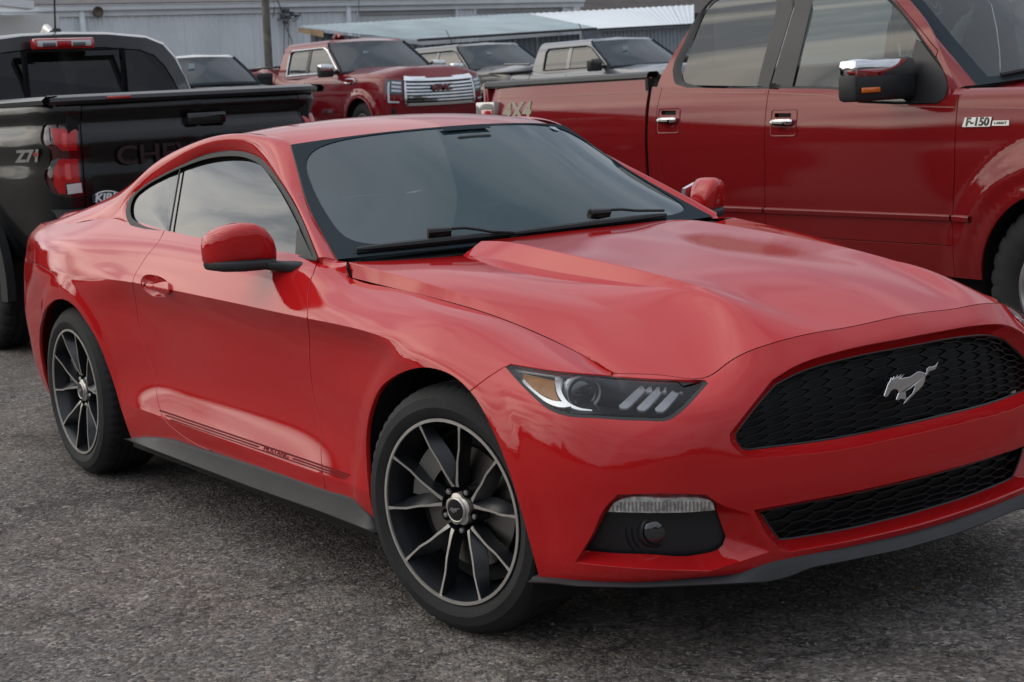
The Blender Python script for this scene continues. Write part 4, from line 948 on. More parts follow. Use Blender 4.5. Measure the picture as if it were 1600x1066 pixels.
V, F = loftgrid(rows); me = mesh('rear_spoiler', V, F); me.materials.append(RED); bm = bmesh.new(); bm.from_mesh(me); bmesh.ops.recalc_face_normals(bm, faces=bm.faces); bm.to_mesh(me); bm.free(); smooth_angle(me, 50); link('rear_spoiler', me, None, COUPE)
# ================================================================== HOOD
def gap_in(P, d): return P
side = [(-.70, -.66), (-.45, -.45), (-.18, -.18), (.0, 0), (.2, .2), (.35, .35)]
r0 = []
for hu, su in ((0, -.66), (.22, -.45), (.48, -.18), (.66, .0), (.86, .2), (1.02, .35), (1.12, .47)):
    q = SB.P(np.array([su]), np.array([.83]))[0]; r0.append((hu, q[0], q[1] + .0045, q[2] + .0005))
def hk(u, px, w): q = at(px, y=-w); return (u, q[0], q[1], q[2])
def hp_(u, x, w, z): return (u, x, -w, z)
r1 = [hk(0, (545, 410), .772), hp_(.22, -.45, .755, .931), hp_(.48, -.18, .728, .898), hp_(.66, 0, .705, .864), hp_(.86, .2, .678, .815), hp_(1.02, .345, .672, .779), hp_(1.12, .478, .665, .7365)]
r2 = [hp_(0, -.665, .66, .950), hp_(.22, -.44, .645, .942), hp_(.48, -.17, .62, .920), hp_(.66, .01, .60, .893), hp_(.86, .21, .58, .852), hp_(1.02, .375, .585, .808), hp_(1.12, .60, .618, .731)]
r3 = [hk(0, (722, 398), .43), hp_(.22, -.38, .424, .935), hp_(.48, -.13, .412, .922), hp_(.66, .05, .402, .909), hp_(.86, .24, .392, .901), hp_(1.02, .44, .374, .886), hp_(1.12, .672, .548, .742)]
r3[-1] = hp_(1.12, .735, .470, .765)
r4 = [hk(0, (752, 377), .372), hp_(.22, -.37, .372, .983), hp_(.48, -.11, .370, .971), hp_(.66, .07, .368, .953), hp_(.86, .26, .362, .925), hp_(1.02, .455, .350, .898), hp_(1.12, .762, .345, .807)]
r5 = [hp_(0, -.590, .20, .984), hp_(.22, -.36, .20, .977), hp_(.48, -.10, .195, .966), hp_(.66, .09, .19, .951), hp_(.86, .28, .185, .927), hp_(1.02, .49, .18, .897), hp_(1.12, .802, .19, .8225)]
r6 = [hp_(0, -.585, 0, .985), hp_(.22, -.355, 0, .979), hp_(.48, -.10, 0, .969), hp_(.66, .09, 0, .955), hp_(.86, .285, 0, .931), hp_(1.02, .50, 0, .901), hp_(1.12, .810, 0, .8265)]
# denser keys near the nose so that it rolls down to the shut line
us_ = [k[0] for k in r0]; UN = [0, .25, .52, .70, .90, 1.08, 1.34]
for r in (r0, r1, r2, r3, r4, r5, r6):
    for i, k in enumerate(r): r[i] = (UN[i],) + tuple(k[1:])
for r, k in ((r2, (1.22, .505, -.600, .777)), (r3, (1.22, .605, -.420, .843)), (r4, (1.22, .625, -.350, .867)), (r5, (1.22, .665, -.185, .877)), (r6, (1.22, .675, 0, .880))): r.append(k); r.sort()
def fair(r, deg):
    a = np.array(r, float); t = a[:, 0] / 1.34; w = np.ones(len(t)); w[0] = w[-1] = 12; out = [a[:, 0]]
    for c in (1, 2, 3): out.append(np.polyval(np.polyfit(t, a[:, c], deg, w=w), t))
    o = np.stack(out, 1); print('fair', deg, np.abs(o - a)[:, 1:].max(0).round(4))
    tt_ = np.linspace(0, 1, 9); q = [tt_ * 1.34] + [np.polyval(np.polyfit(t, a[:, c], deg, w=w), tt_) for c in (1, 2, 3)]; return [tuple(k) for k in np.stack(q, 1)]
of3 = np.array([(0, -.020, -.058, -.040), (.25, -.012, -.052, -.046), (.52, -.018, -.043, -.046), (.70, -.020, -.036, -.039), (.90, -.018, -.030, -.026), (1.08, -.014, -.026, -.011), (1.22, -.018, -.058, -.018), (1.34, -.027, -.125, -.042)])
r2, r4, r5, r6 = [fair(r, 4) for r in (r2, r4, r5, r6)]
od = spl(of3[:, 0], spl_K(of3[:, 0]), of3[:, 1:], np.array([k[0] for k in r4])); r3 = [(k[0], k[1] + o[0], k[2] + o[1], k[3] + o[2]) for k, o in zip(r4, od)]
r5 = [(k[0], k[1], k[2], k[3]) for k in r5]; r6 = [(k[0], k[1], 0.0, k[3]) for k in r6]
mrow = lambda r: [(k[0], k[1], -k[2], k[3]) for k in r]
HKV = [0, .035, .15, .345, .405, .575, .77, .965, 1.135]
def cwh(u, v): return np.where(v < .2, 1 - sstep(.5, .95, u), 1 - sstep(.98, 1.20, u))
HK_V = [0, .035, .15, .345, .405, .575, .77]; HK_U = [.48, .55, .86, 1.13, 1.26, 1.43, 1.63]
def hood_fix(p, u, v):
    vm = np.where(v > .77, 1.54 - v, v); sg = np.where(v > .77, -1., 1.)
    su = spl(np.array(HK_V), spl_K(np.array(HK_V)), np.array(HK_U)[:, None], vm)[:, 0]
    tgt = SB.P(np.minimum(su, 1.63), np.full(len(su), .83)); tgt[:, 0] -= .0035; tgt[:, 2] += .001
    base = HS.base(np.full(len(vm), 1.34), vm); dlt = (tgt - base); dlt[:, 1] *= sg
    return p + dlt * sstep(.86, 1.34, u)[:, None]
HS = Surf([r0, r1, r2, r3, r4, r5, r6, mrow(r5), mrow(r4)], HKV, crease=(1, 3, 4, 8 - 0 if False else 4 + 0)[:3], cw=cwh)
HS.disp = hood_fix
FH = HS.N(np.array([.5]), np.array([.6]))[0][2] < 0
us = np.linspace(0, 1.34, 110)
vs = np.unique(np.concatenate([np.linspace(0, .035, 4), np.linspace(.035, .345, 22), np.linspace(.345, .405, 7), np.linspace(.405, .77, 24), [.033, .037, .3425, .3475, .4025, .4075]]))
U, V = np.meshgrid(us, vs, indexing='ij'); P = HS.P(U.ravel(), V.ravel()); P[np.isclose(V.ravel(), .77), 1] = 0
Ue = U.ravel().copy(); Ve = V.ravel().copy()
N = HS.N(Ue, Ve, 1e-3); nu, nv = len(us), len(vs)
F = [(i * nv + k, (i + 1) * nv + k, (i + 1) * nv + k + 1, i * nv + k + 1) for i in range(nu - 1) for k in range(nv - 1)]
if FH: F = [f[::-1] for f in F]; N = -N
# turned-down edge all round
ring = [i * nv for i in range(nu)] + [(nu - 1) * nv + k for k in range(1, nv)]
ring = [k for k in range(nv - 1, 0, -1)] + ring
R0 = P[ring]; Rn = N[ring]; R1 = R0 - Rn * .018; n0 = len(P); m = len(ring)
d = np.gradient(R0, axis=0); on = np.cross(d, Rn); on /= np.linalg.norm(on, axis=1)[:, None]
cen_ = P.mean(0); on *= np.sign(((R0 - cen_) * on).sum(1))[:, None]
V3 = np.vstack([P, R0, R1]); N3 = np.vstack([N, Rn + on, on]); N3 /= np.linalg.norm(N3, axis=1)[:, None]
F3 = F + [(n0 + i, n0 + i + 1, n0 + m + i + 1, n0 + m + i) for i in range(m - 1)]
n = len(V3); me = mesh('hood', np.vstack([V3, V3 * [1, -1, 1]]), F3 + [tuple(i + n for i in f[::-1]) for f in F3], np.vstack([N3, N3 * [1, -1, 1]])); me.materials.append(RED)
HOOD = link('hood', me, None, COUPE)
# dark channel beneath the hood edges
edge = P[ring]; q0 = edge + [0, -.012, -.014]; q1 = edge + [0, .03, -.018]
V, F = loftgrid([q0, q1]); link('hood_channel', mesh('hood_channel', np.vstack([V, V * [1, -1, 1]]), F + [tuple(i + len(V) for i in f[::-1]) for f in F]), DARK, COUPE)
# ================================================================== WHEELS
def wheel_parts(root, R=.3405, W=.255, RR=.2525, spokes='coupe', tyre_mat=RUBBER, lugs=5, hub_h=-.085):
    """built round the axle, outside face towards local -y; root is an Empty at the hub"""
    h = W / 2; fn = lambda r, a, y: (r * math.cos(a), y, r * math.sin(a))
    prof = [(RR - .006, -h + .014), (RR + .004, -h + .006), (RR + .012, -h + .001), (RR + .03, -h - .005), (RR + .055, -h + .001), (R - .022, -h + .012), (R - .010, -h + .022), (R - .004, -h + .034)]
    tr = [(R - .001, -h + .05)]
    for c in (-.052, -.018, .018, .052):
        c2 = c * W / .255; tr += [(R, c2 - .008), (R - .008, c2 - .006), (R - .008, c2 + .004), (R, c2 + .006)]
    tr += [(R - .001, h - .05)]
    full = prof + tr + [(r, -y) for r, y in prof[::-1]]
    ty = MB().lathe(full, 180, fn); nprof = len(full)
    # shoulder sipes: every third radial step sinks at the shoulders
    vs_ = []
    for i, v in enumerate(ty.v):
        ri, k = divmod(i, 180); r, y = full[ri]
        if ri in (6, 7, 8, nprof - 7, nprof - 8, nprof - 9) and k % 3 == 0:
            q = (r - .0035) / r; v = (v[0] * q, v[1], v[2] * q)
        if ri in (9, 10, 13, 14, 17, 18, 21, 22) and k % 4 == 0:
            q = (r - .004) / r; v = (v[0] * q, v[1], v[2] * q)
        vs_.append(v)
    ty.v = vs_
    t = ty.build('tyre', tyre_mat, root, 28)
    for v in t.data.vertices:
        if v.co.z < -R + .004: v.co.z = -R + .0 - .0 + .002
    return t
def coupe_wheel(loc, rz, left):
    root = bpy.data.objects.new('wheel', None); COL.objects.link(root); root.parent = COUPE; root.location = loc; root.rotation_euler = (0, 0, rz)
    wheel_parts(root)
    fn = lambda r, a, y: (r * math.cos(a), y, r * math.sin(a)); h = .1275
    # barrel
    rim = MB().lathe([(.2525, -h + .010), (.2525, -h + .004), (.2455, -h + .0035), (.243, -h + .010), (.236, -h + .03), (.226, -h + .055), (.222, 0), (.222, h - .02), (.245, h - .01)], 96, fn).build('rim', WBLK, root, 30)
    MB().lathe([(.2525, -h + .0045), (.2520, -h + .0015), (.2440, -h + .0012), (.2432, -h + .006)], 120, fn).build('rim_edge', MACH, rim, 25)
    yo, yh = -h + .0035, -h + .036          # face depth at rim and hub
    def pp(r, a, y): return Vector((r * math.cos(a), y, r * math.sin(a)))
    def path(i):
        """machined edge line of spoke i: list of (r, angle)"""
        a = math.radians(5 + 36 * i); pair = (i % 2 == 0); sgn = -1 if pair else 1
        # two spokes straddle each lug (59+72k deg): spokes 41 & 77
        lug = math.radians(59 + 72 * round((5 + 36 * i - 59) / 72)); d = 1 if a > lug else -1
        ah = lug + d * math.radians(29)
        return a, ah, d
    for i in range(10):
        a, ah, d = path(i); P = []
        for k in range(15):
            t = k / 14; r = .062 + t * (.2465 - .062)
            ang = ah + (a - ah) * (min(1, t / .62) ** .75 if t < .62 else 1) + (-d) * .02 * math.exp(-((t - .22) / .13) ** 2)
            y = yh + (yo - yh) * (t ** .75); w = .0056 + .0055 * math.exp(-t * 6) + .0012 * max(0, (t - .85) / .15) * 3
            P.append((r, ang, y, w))
        mb = MB(); V = []
        for r, ang, y, w in P:
            c = pp(r, ang, y); tang = Vector((-math.sin(ang), 0, math.cos(ang)))
            V += [c - tang * w * .5, c + tang * w * .5, c + tang * w * .5 + Vector((0, .0022, 0)), c - tang * w * .5 + Vector((0, .0022, 0))]
        F = []
        for k in range(14):
            for q in range(4): F.append((k * 4 + q, k * 4 + (q + 1) % 4, (k + 1) * 4 + (q + 1) % 4, (k + 1) * 4 + q))
        sp = mb.add(V, F + [(0, 1, 2, 3), (56, 59, 58, 57)]).build('spoke', MACH, rim, 35)
        # dark flank behind: wider web leaning to the pocket side
        V = []
        for r, ang, y, w in P:
            c = pp(r, ang, y + .0014); tang = Vector((-math.sin(ang), 0, math.cos(ang))) * d; t = (r - .062) / .185
            bw = .008 + .022 * math.sin(min(1, t * 1.15) * math.pi) ** .8
            V += [c - tang * (w * .5 + .0015), c + tang * (w * .5 + .001), c + tang * (w * .5 + bw * .9) + Vector((0, .024 + .012 * t, 0)), c + tang * bw * .5 + Vector((0, .045, 0)), c - tang * (w * .5 + .004) + Vector((0, .040, 0))]
        F = []
        for k in range(14):
            for q in range(5): F.append((k * 5 + q, k * 5 + (q + 1) % 5, (k + 1) * 5 + (q + 1) % 5, (k + 1) * 5 + q))
        MB().add(V, F + [(0, 1, 2, 3, 4), (74, 73, 72, 71, 70)]).build('spoke_web', WBLK, rim, 40)
    # hub
    n = 90; ring = []
    for k in range(n):
        a = 2 * math.pi * k / n; dl_ = ((math.degrees(a) - 59 + 36) % 72) - 36
        ring.append(.045 - .006 * math.exp(-(dl_ / 15) ** 2))
    V = []; 
    for rr_, y in ((1, yh - .001), (1.0, yh + .012), (1.0, yh + .05)):
        V += [pp(ring[k] * rr_, 2 * math.pi * k / n, y) for k in range(n)]
    V += [pp(.034, 2 * math.pi * k / n, yh - .006) for k in range(n)]
    F = [(k, (k + 1) % n, n + (k + 1) % n, n + k) for k in range(n)] + [(n + k, n + (k + 1) % n, 2 * n + (k + 1) % n, 2 * n + k) for k in range(n)] + [(3 * n + k, 3 * n + (k + 1) % n, (k + 1) % n, k) for k in range(n)]
    MB().add(V, F).build('hub', MACH, rim, 30)
    MB().lathe([(.036, yh + .005), (.035, yh - .008), (.031, yh - .0115), (.029, yh - .010)], 40, fn).build('cap_ring', MACH, rim, 20)
    cap = MB().lathe([(.031, yh - .009), (.020, yh - .0108), (0, yh - .0112)], 40, fn).build('hub_cap', GBLK, rim, 60)
    hs_ = pony(.040); MB().prism(hs_, lambda a, b, d: (a * (1 if not left else -1), yh - .0112 - d, b), .002).build('cap_emblem', CHROME, rim, smooth=False)
    for k in range(5):
        a = math.radians(59 + 72 * k); c = pp(.0575, a, 0)
        MB().lathe([(.0165, yh + .05), (.0165, yh + .006)], 20, lambda r, b, y: (c.x + r * math.cos(b), y, c.z + r * math.sin(b))).build('lug_well', WBLK, rim)
        MB().lathe([(.0095, yh + .030), (.0095, yh + .006), (.007, yh + .001), (0, yh)], 6, lambda r, b, y: (c.x + r * math.cos(b), y, c.z + r * math.sin(b))).build('lug_nut', SATIN, rim, 20)
    MB().lathe([(.06, .0), (.165, .0), (.165, .022), (.06, .022)], 48, lambda r, a, y: (r * math.cos(a), y - .045, r * math.sin(a))).build('brake_disc', mat('brake_iron', (.20, .19, .18), .4, metal=1, var=.2), root, 20)
    cal = MB()
    for a0, a1 in ((1.9, 3.05),):
        cal.lathe([(.12, -.075), (.19, -.075), (.198, -.06), (.198, .0), (.12, .0)], 12, fn, a0, a1)
    cal.build('brake_caliper', mat('caliper_grey', (.16, .155, .15), .5, metal=.6), root, 30)
    MB().lathe([(0, -.02), (.21, -.02), (.215, .05)], 48, fn).build('brake_shield', DARK, root)
    return root
def pony(s):
    """galloping horse outline, head to the left, about s wide"""
    P = [(0, 42), (6, 62), (13, 84), (18, 93), (22, 104), (24, 96), (30, 106), (31, 98), (41, 110), (39, 100), (52, 109), (46, 97), (60, 107), (50, 94), (62, 95), (74, 94), (86, 99), (98, 106), (108, 106), (118, 100), (126, 94), (130, 100), (132, 112), (140, 116), (150, 113), (160, 116), (170, 126), (166, 110), (158, 100), (146, 98), (138, 98), (134, 88), (126, 84), (124, 68), (116, 52), (104, 40), (94, 34), (88, 26), (76, 16), (64, 4), (54, 0), (60, 10), (70, 22), (84, 34), (90, 50), (88, 58), (78, 50), (68, 46), (62, 44), (62, 28), (66, 16), (60, 14), (52, 20), (46, 20), (40, 17), (34, 21), (38, 34), (42, 44), (40, 54), (30, 60), (20, 56), (12, 40), (5, 36)]
    return [((x - 85) * s / 170, (y - 60) * s / 170 * .60) for x, y in P]
STEER = math.radians(12.04)
coupe_wheel((0, -.7925, .343), STEER, False); coupe_wheel((-2.72, -.8175, .343), 0, False)
coupe_wheel((0, .7925, .343), math.pi + STEER, True); coupe_wheel((-2.72, .8175, .343), math.pi, True)
# wheel housings and floor
for cx in (0, -2.72):
    for s in (1, -1):
        R_h = .415
        MB().lathe([(R_h, .60), (R_h, .80), (.405, .905)], 40, lambda r, a, y: (cx + r * math.cos(a), y * s, .343 + r * math.sin(a) * (1.0 if math.sin(a) > 0 else 1)), -.45, math.pi + .45).build('wheel_liner', DARK, COUPE, 60)
        MB().box((cx - .42, s * .58, .13), (cx + .42, s * .60, .76)).build('inner_wing', DARK, COUPE)
MB().box((-3.6, -.60, .16), (.60, .60, .20)).box((-2.30, -.88, .17), (-.42, .88, .205)).build('underbody', DARK, COUPE)
MB().box((.60, -.50, .24), (.63, .50, .50)).box((.40, -.60, .24), (.43, .60, .72)).box((.42, -.56, .24), (.74, -.53, .42)).box((.42, .53, .24), (.74, .56, .42)).build('leak_blocker', DARK, COUPE)  # unseen dark boxes added behind the intake to stop light leaking through
# exhaust/aft details: mud deflector behind rear skirt end

# ================================================================== GRILLE EMBLEM
ep = at((1423, 602), x=.835); hp2 = pony(.20)
def emb(a, b, d):
    r = math.hypot(a, b); return (ep[0] + d - a * a * .5, ep[1] + a, ep[2] + b)
V = []; hs_ = hp2
o = MB().prism(hs_, emb, .008); o = o.build('emblem', CHROME, COUPE, smooth=False, bevel=.0022)
# ================================================================== DOOR MIRRORS
def loft_sections(secs, name, m, parent, n=36, p=3.4, flip=False, s=1):
    V = []
    for (cx, y, cz, ax_, az, sh) in secs:
        for k in range(n):
            a = 2 * math.pi * k / n; c, s_ = math.cos(a), math.sin(a)
            q = (abs(c) ** p + abs(s_) ** p) ** (-1 / p); V.append((cx + ax_ * c * q + sh * s_ * q * az, y * s, cz + az * s_ * q))
    F = [(i * n + k, i * n + (k + 1) % n, (i + 1) * n + (k + 1) % n, (i + 1) * n + k) for i in range(len(secs) - 1) for k in range(n)] + [tuple(range(n)), tuple((len(secs) - 1) * n + k for k in range(n))[::-1]]
    return MB().add(V, F).build(name, m, parent, 50)
for s, dr in ((1, body['door'][0]), (-1, body['door'][1])):
    # y is towards the outside: sections from the inner to the outer end
    sec = [(-1.000, -.868, .972, .010, .010, 0), (-1.003, -.872, .978, .035, .028, .1), (-1.008, -.885, .990, .052, .044, .15), (-1.017, -.905, 1.004, .064, .058, .15), (-1.032, -.935, 1.013, .072, .0655, .15), (-1.05, -.97, 1.013, .074, .066, .15), (-1.068, -1.005, 1.009, .070, .062, .15), (-1.082, -1.03, 1.003, .060, .055, .1), (-1.092, -1.047, .998, .044, .045, .1), (-1.098, -1.056, .993, .022, .03, 0), (-1.10, -1.059, .990, .006, .01, 0)]
    mh = loft_sections(sec, 'mirror_housing', RED, dr, s=s)
    sec2 = [(-1.000, -.870, .955, .020, .012, 0), (-1.006, -.885, .950, .055, .018, 0), (-1.025, -.92, .949, .072, .020, 0), (-1.05, -.97, .949, .076, .021, 0), (-1.075, -1.015, .950, .066, .020, 0), (-1.092, -1.043, .952, .045, .016, 0), (-1.098, -1.052, .955, .020, .010, 0)]
    loft_sections(sec2, 'mirror_base_cap', BLKP, mh, s=s)
    sec3 = [(-.93, -.80, .932, .055, .022, 0), (-.935, -.835, .932, .058, .020, 0), (-.95, -.86, .936, .056, .018, 0), (-.98, -.885, .942, .052, .016, 0), (-1.01, -.92, .946, .05, .014, 0), (-1.03, -.96, .950, .03, .008, 0)]
    loft_sections(sec3, 'mirror_arm', BLKP, mh, s=s)
    q = [(-1.128, s * y, z) for y, z in ((-.895, .965), (-.91, 1.04), (-.97, 1.06), (-1.02, 1.045), (-1.04, 1.0), (-1.03, .965))]; q = [(x - .0 + (abs(y) - .97) * -.0, y, z) for x, y, z in q]
    MB().add(q + [(x + .02, y, z) for x, y, z in q], [tuple(range(6)), tuple(range(6, 12))[::-1]] + [(i, (i + 1) % 6, 6 + (i + 1) % 6, 6 + i) for i in range(6)]).build('mirror_glass', CHROME, mh, smooth=False)
# ================================================================== COWL AND WIPERS
cr_ = []
for y in np.linspace(-.78, .78, 40):
    xe = -.565 - .10 * (y / .78) ** 2 ; cr_.append([(xe, y, .955 - .02 * (y / .78) ** 2), (xe - .03, y, .945 - .02 * (y / .78) ** 2), (xe - .12, y, .962 - .02 * (y / .78) ** 2)])
V, F = loftgrid(cr_); me = mesh('cowl', V, F); me.materials.append(BLKP); link('cowl', me, None, COUPE)
WB = mat('wiper_black', (.006, .006, .007), .5)
def wiper(tip, end, arm_px, knob_px):
    w = bpy.data.objects.new('wiper', None); COL.objects.link(w); w.parent = COUPE
    def on(px, off): q = WS.pix([px], 0, (0, 1))[0]; return WS.O(q[:1], q[1:], 0)[0] * 1.0, WS.N(q[:1], q[1:])[0] * (-1 if FW else 1)
    pts = [on(p, 0) for p in resample(np.array([tip, end], float), 12)]
    lo_ = [p + n * .012 for p, n in pts]; hi = [p + n * .024 for p, n in pts]
    MB().tube(lo_, .010, 6).tube([p + n * .020 for p, n in pts], [.012 * (1 - .4 * abs(2 * i / (len(pts) - 1) - 1) ** 3) for i in range(len(pts))], 8).build('blade', WB, w)
    A = [on(p, 0) for p in arm_px]; MB().tube([p + n * .038 for p, n in A], .0048, 8).build('arm', WB, w)
    k, n_ = on(knob_px[0], 0); k2, n2 = on(knob_px[1], 0)
    MB().tube([k + n_ * .036, k2 + n2 * .036], [.013, .011], 8).tube([k + n_ * .028, (k + k2) / 2 + n_ * .022, k2 + n2 * .028], .012, 8).build('clip', WB, w)
# (pixels of the two blades on the glass)
wiper((558, 399), (808, 372), [(668, 377), (700, 373), (726, 371.5), (745, 374), (765, 377.5), (790, 378), (800, 379)], ((668, 378), (703, 375)))
wiper((795, 374), (1036, 344), [(915, 347), (945, 343), (965, 342), (985, 344), (1010, 344), (1030, 344)], ((916, 347), (946, 345)))
# ================================================================== CABIN
CAB = mat('cabin_dark', (.055, .060, .064), .7); SEATM = mat('seat_grey', (.018, .018, .02), .8)
mb = MB(); dsh = []
for y in np.linspace(-.70, .70, 24): dsh.append([(-.72 - .1 * (y / .7) ** 2, y, .925), (-.90, y, .965 + .012 * math.exp(-((y - .36) / .2) ** 2)), (-1.05, y, .955), (-1.16, y, .90), (-1.20, y, .60)])
V, F = loftgrid(dsh); link('dashboard', mesh('dashboard', V, F), CAB, COUPE)
a_ = np.linspace(0, 2 * math.pi, 33)[:-1]; c0 = Vector((-1.30, .36, .88)); ex_, ey_ = Vector((0, 1, 0)), Vector((-.35, 0, .94)).normalized()
MB().tube([c0 + (ex_ * math.cos(t) + ey_ * math.sin(t)) * .185 for t in a_], .015, 8, closed=True).tube([c0 - ex_ * .18, c0 + ex_ * .18], .018, 8).tube([c0, c0 - ey_ * .18], .018, 8).tube([c0 + Vector((.02, 0, 0)), c0 + Vector((.18, 0, -.05))], .03, 8).build('steering_wheel', CAB, COUPE)
MB().lathe([(0, 0), (.055, 0), (.06, .02)], 20, lambda r, a, h: tuple(c0 + Vector((-.025 + h, 0, 0)) + (ex_ * math.cos(a) + ey_ * math.sin(a)) * r)).build('wheel_boss', SATIN, COUPE)
for y in (-.37, .37):
    st = bpy.data.objects.new('seat', None); COL.objects.link(st); st.parent = COUPE
    MB().box((-2.0, y - .25, .42), (-1.5, y + .25, .56)).build('cushion', SEATM, st, bevel=.04)
    MB().box((-.07, -.24, 0), (.07, .24, .56), Matrix.Translation((-2.02, y, .50)) @ Matrix.Rotation(-.32, 4, 'Y')).build('seat_back', SEATM, st, bevel=.05)
    MB().box((-.05, -.12, .59), (.05, .12, .76), Matrix.Translation((-2.02, y, .50)) @ Matrix.Rotation(-.32, 4, 'Y')).build('headrest', SEATM, st, bevel=.04)
MB().box((-2.75, -.68, .45), (-2.65, .68, .95)).box((-2.7, -.7, .2), (-.75, .7, .22)).box((-2.9, -.62, .93), (-2.6, .62, .96)).build('cabin_floor', CAB, COUPE)
# aerial fin-free roof: nothing; rear number plate side and lamps
for s in 'RL':
    pass
for y in (.45, .53, .61): 
    for s in (1, -1): MB().box((-3.80, s * y - .025, .72), (-3.74, s * y + .025, .90)).build('tail_lamp', mat('tail_red', (.35, .01, .01), .15, coat=1), COUPE, bevel=.006)
# ================================================================== DARK RED PICKUP ALONGSIDE
MAR = paint('maroon_paint', (.20, .008, .010), rough=.42, dirt=.008, metal=.1, spec=0)
PK = wthing('pickup_truck', 'dark red crew cab pickup with chrome mirror and door handles parked behind the coupe', 'pickup truck', (-.99, 3.97, 0))
def frow(z, o):  # y offsets from the side plane y=2.97 at stations
    return [(-5.7, -5.62, 3.10 + o, z), (-5.5, -5.53, 3.0 + o, z), (-5.3, -5.3, 2.975 + o, z), (-4.67, -4.67, 2.97 + o, z), (-3.8, -3.8, 2.968 + o, z), (-2.8, -2.8, 2.966 + o, z), (-1.6, -1.6, 2.968 + o, z), (-1.0, -1.0, 2.972 + o, z), (-.4, -.4, 2.99 + o, z), (-.2, -.2, 3.04 + o, z), (0, -.07, 3.16 + o, z), (.3, .02, 3.45 + o * .6, z), (.8, .05, 3.97, z)]
FZ = [(.45, .035), (.60, .014), (.715, .004), (.80, -.004), (.98, -.012), (1.12, -.012), (1.22, -.004), (1.31, .010), (1.39, .030), (1.475, .052)]
FV = [0, .15, .265, .35, .53, .67, .77, .86, .945, 1.035]
def fdisp(p, u, v):
    p = p.copy()
    for cx in (-.99, -4.67):
        r = np.hypot(p[:, 0] - cx, (p[:, 2] - .42)); m = (1 - sstep(.56, .72, r)) * (1 - sstep(1.1, 1.3, p[:, 2])); lipm = (1 - sstep(.46, .52, r))
        p[:, 1] -= .030 * m + .008 * lipm
    return p
FS = Surf([frow(z, o) for z, o in FZ], FV, disp=fdisp)
FUR = (-5.68, .3)
def fpx(pts, corners=None, closed=True, n=5): return FS.pix(curve(np.array(pts, float), corners if corners is not None else range(len(pts)), closed, n), 0, FUR)
def circ(cx, cz, r, a0=-.35, a1=math.pi + .35, n=40, bottom=.40):
    t = np.linspace(a0, a1, n); P = [(cx + r * math.cos(a), cz + r * math.sin(a)) for a in t]; return P
def arch_cut(S, cx, cz, r):
    P = [(x, z) for x, z in circ(cx, cz, r)]; P = [(x, max(z, .452)) for x, z in P]; q = solve_xz(S, P); q = q[(q[:, 1] > 1e-3) | (np.arange(len(q)) < 1)]
    q = solve_xz(S, [p for p in P if p[1] > .453]); return np.vstack([q, [(q[-1, 0], -.1), (q[0, 0], -.1)]])
A1, A2 = arch_cut(FS, -.99, .43, .445), arch_cut(FS, -4.67, .43, .445)
def vline(S, pts, w): return strip_poly(S, solve_xz(S, pts), w)
st = [vline(FS, [(-3.845, .40), (-3.845, 1.5)], .016), vline(FS, [(-2.895, .60), (-2.88, .72), (-2.855, .95), (-2.850, 1.2), (-2.845, 1.41)], .0028), vline(FS, [(-1.60, .42), (-1.60, .72), (-1.575, .95), (-1.565, 1.2), (-1.562, 1.33)], .0028),
      vline(FS, [(-3.70, .85), (-3.745, 1.0), (-3.76, 1.15), (-3.755, 1.3), (-3.74, 1.41)], .0025), vline(FS, [(-3.70, .85), (-3.60, .72), (-3.48, .62), (-2.895, .60), (-1.60, .60)], .0025)]
for q in st: q[:, 1] = np.where(q[:, 1] <= 0.001, -.03, np.where(q[:, 1]   >= 1.0, 1.07, q[:, 1]))
BJ = SB_ = None
belt = [(-1.46, 1.286), (-1.55, 1.272), (-1.66, 1.268), (-2.10, 1.282), (-2.20, 1.292), (-2.30, 1.335), (-2.36, 1.346), (-2.85, 1.396), (-3.50, 1.402), (-3.575, 1.42), (-3.60, 1.46)]
# window sill cut (the dropped front corner round the mirror)
wc_ = fpx([(1018, 135.5), (1060, 137), (1200, 139.5), (1300, 141.5), (1314, 144), (1330, 153), (1340, 161), (1400, 163.5), (1467, 163), (1481, 152), (1484, 138)], closed=False, n=3)
wc_ = np.vstack([[(-3.86, wc_[0, 1])], wc_, [(wc_[-1, 0], .862)], [(u, .862) for u in np.arange(-1.45, .9, .1)], [(.95, 1.2), (-3.86, 1.2)]])
hcut = []
domF = np.array([(a, 0) for a in np.arange(-5.7, .8, .1)] + [(.8, v) for v in np.arange(0, 1.035, .1)] + [(a, 1.035) for a in np.arange(.8, -5.7, -.05)] + [(-5.7, v) for v in np.arange(1.035, 0, -.1)])
h1 = fpx([(1033, 173), (1056, 173), (1056, 180), (1033, 180)]); h2 = fpx([(1210, 177), (1236, 177), (1236, 184), (1210, 184)])
FP = panelize(FS, domF, (.035, .026), [A1, A2, wc_, h1, h2], st)
def mirY(o, cy, name=None, parent=None):
    me = o.data.copy(); me.transform(Matrix.Translation((0, 2 * cy, 0)) @ Matrix.Scale(-1, 4, (0, 1, 0))); me.flip_normals(); c = o.copy(); c.data = me; COL.objects.link(c); inv = o.matrix_parent_inverse.copy(); c.parent = parent or o.parent; c.matrix_parent_inverse = inv; return c
names = {'bed_side': (-4.9, .7), 'rear_door': (-3.2, .6), 'front_door': (-2.2, .6), 'front_fender': (-1.3, .80), 'rocker_panel': (-3.2, .06), 'cab_corner': (-3.80, .55)}
seen = {}; FB = {}
for k, uv in names.items():
    i = piece_of(FP, uv)
    if i is None or i in seen: print('f150 missing', k, i); continue
    seen[i] = k; FB[k] = add_skin(k, FS, FP[i], MAR, PK, 'R'); c = mirY(FB[k], 3.97)
for i, p in enumerate(FP):
    if i not in seen: print('f150 extra', i, len(p[1]), p[0].mean(0))
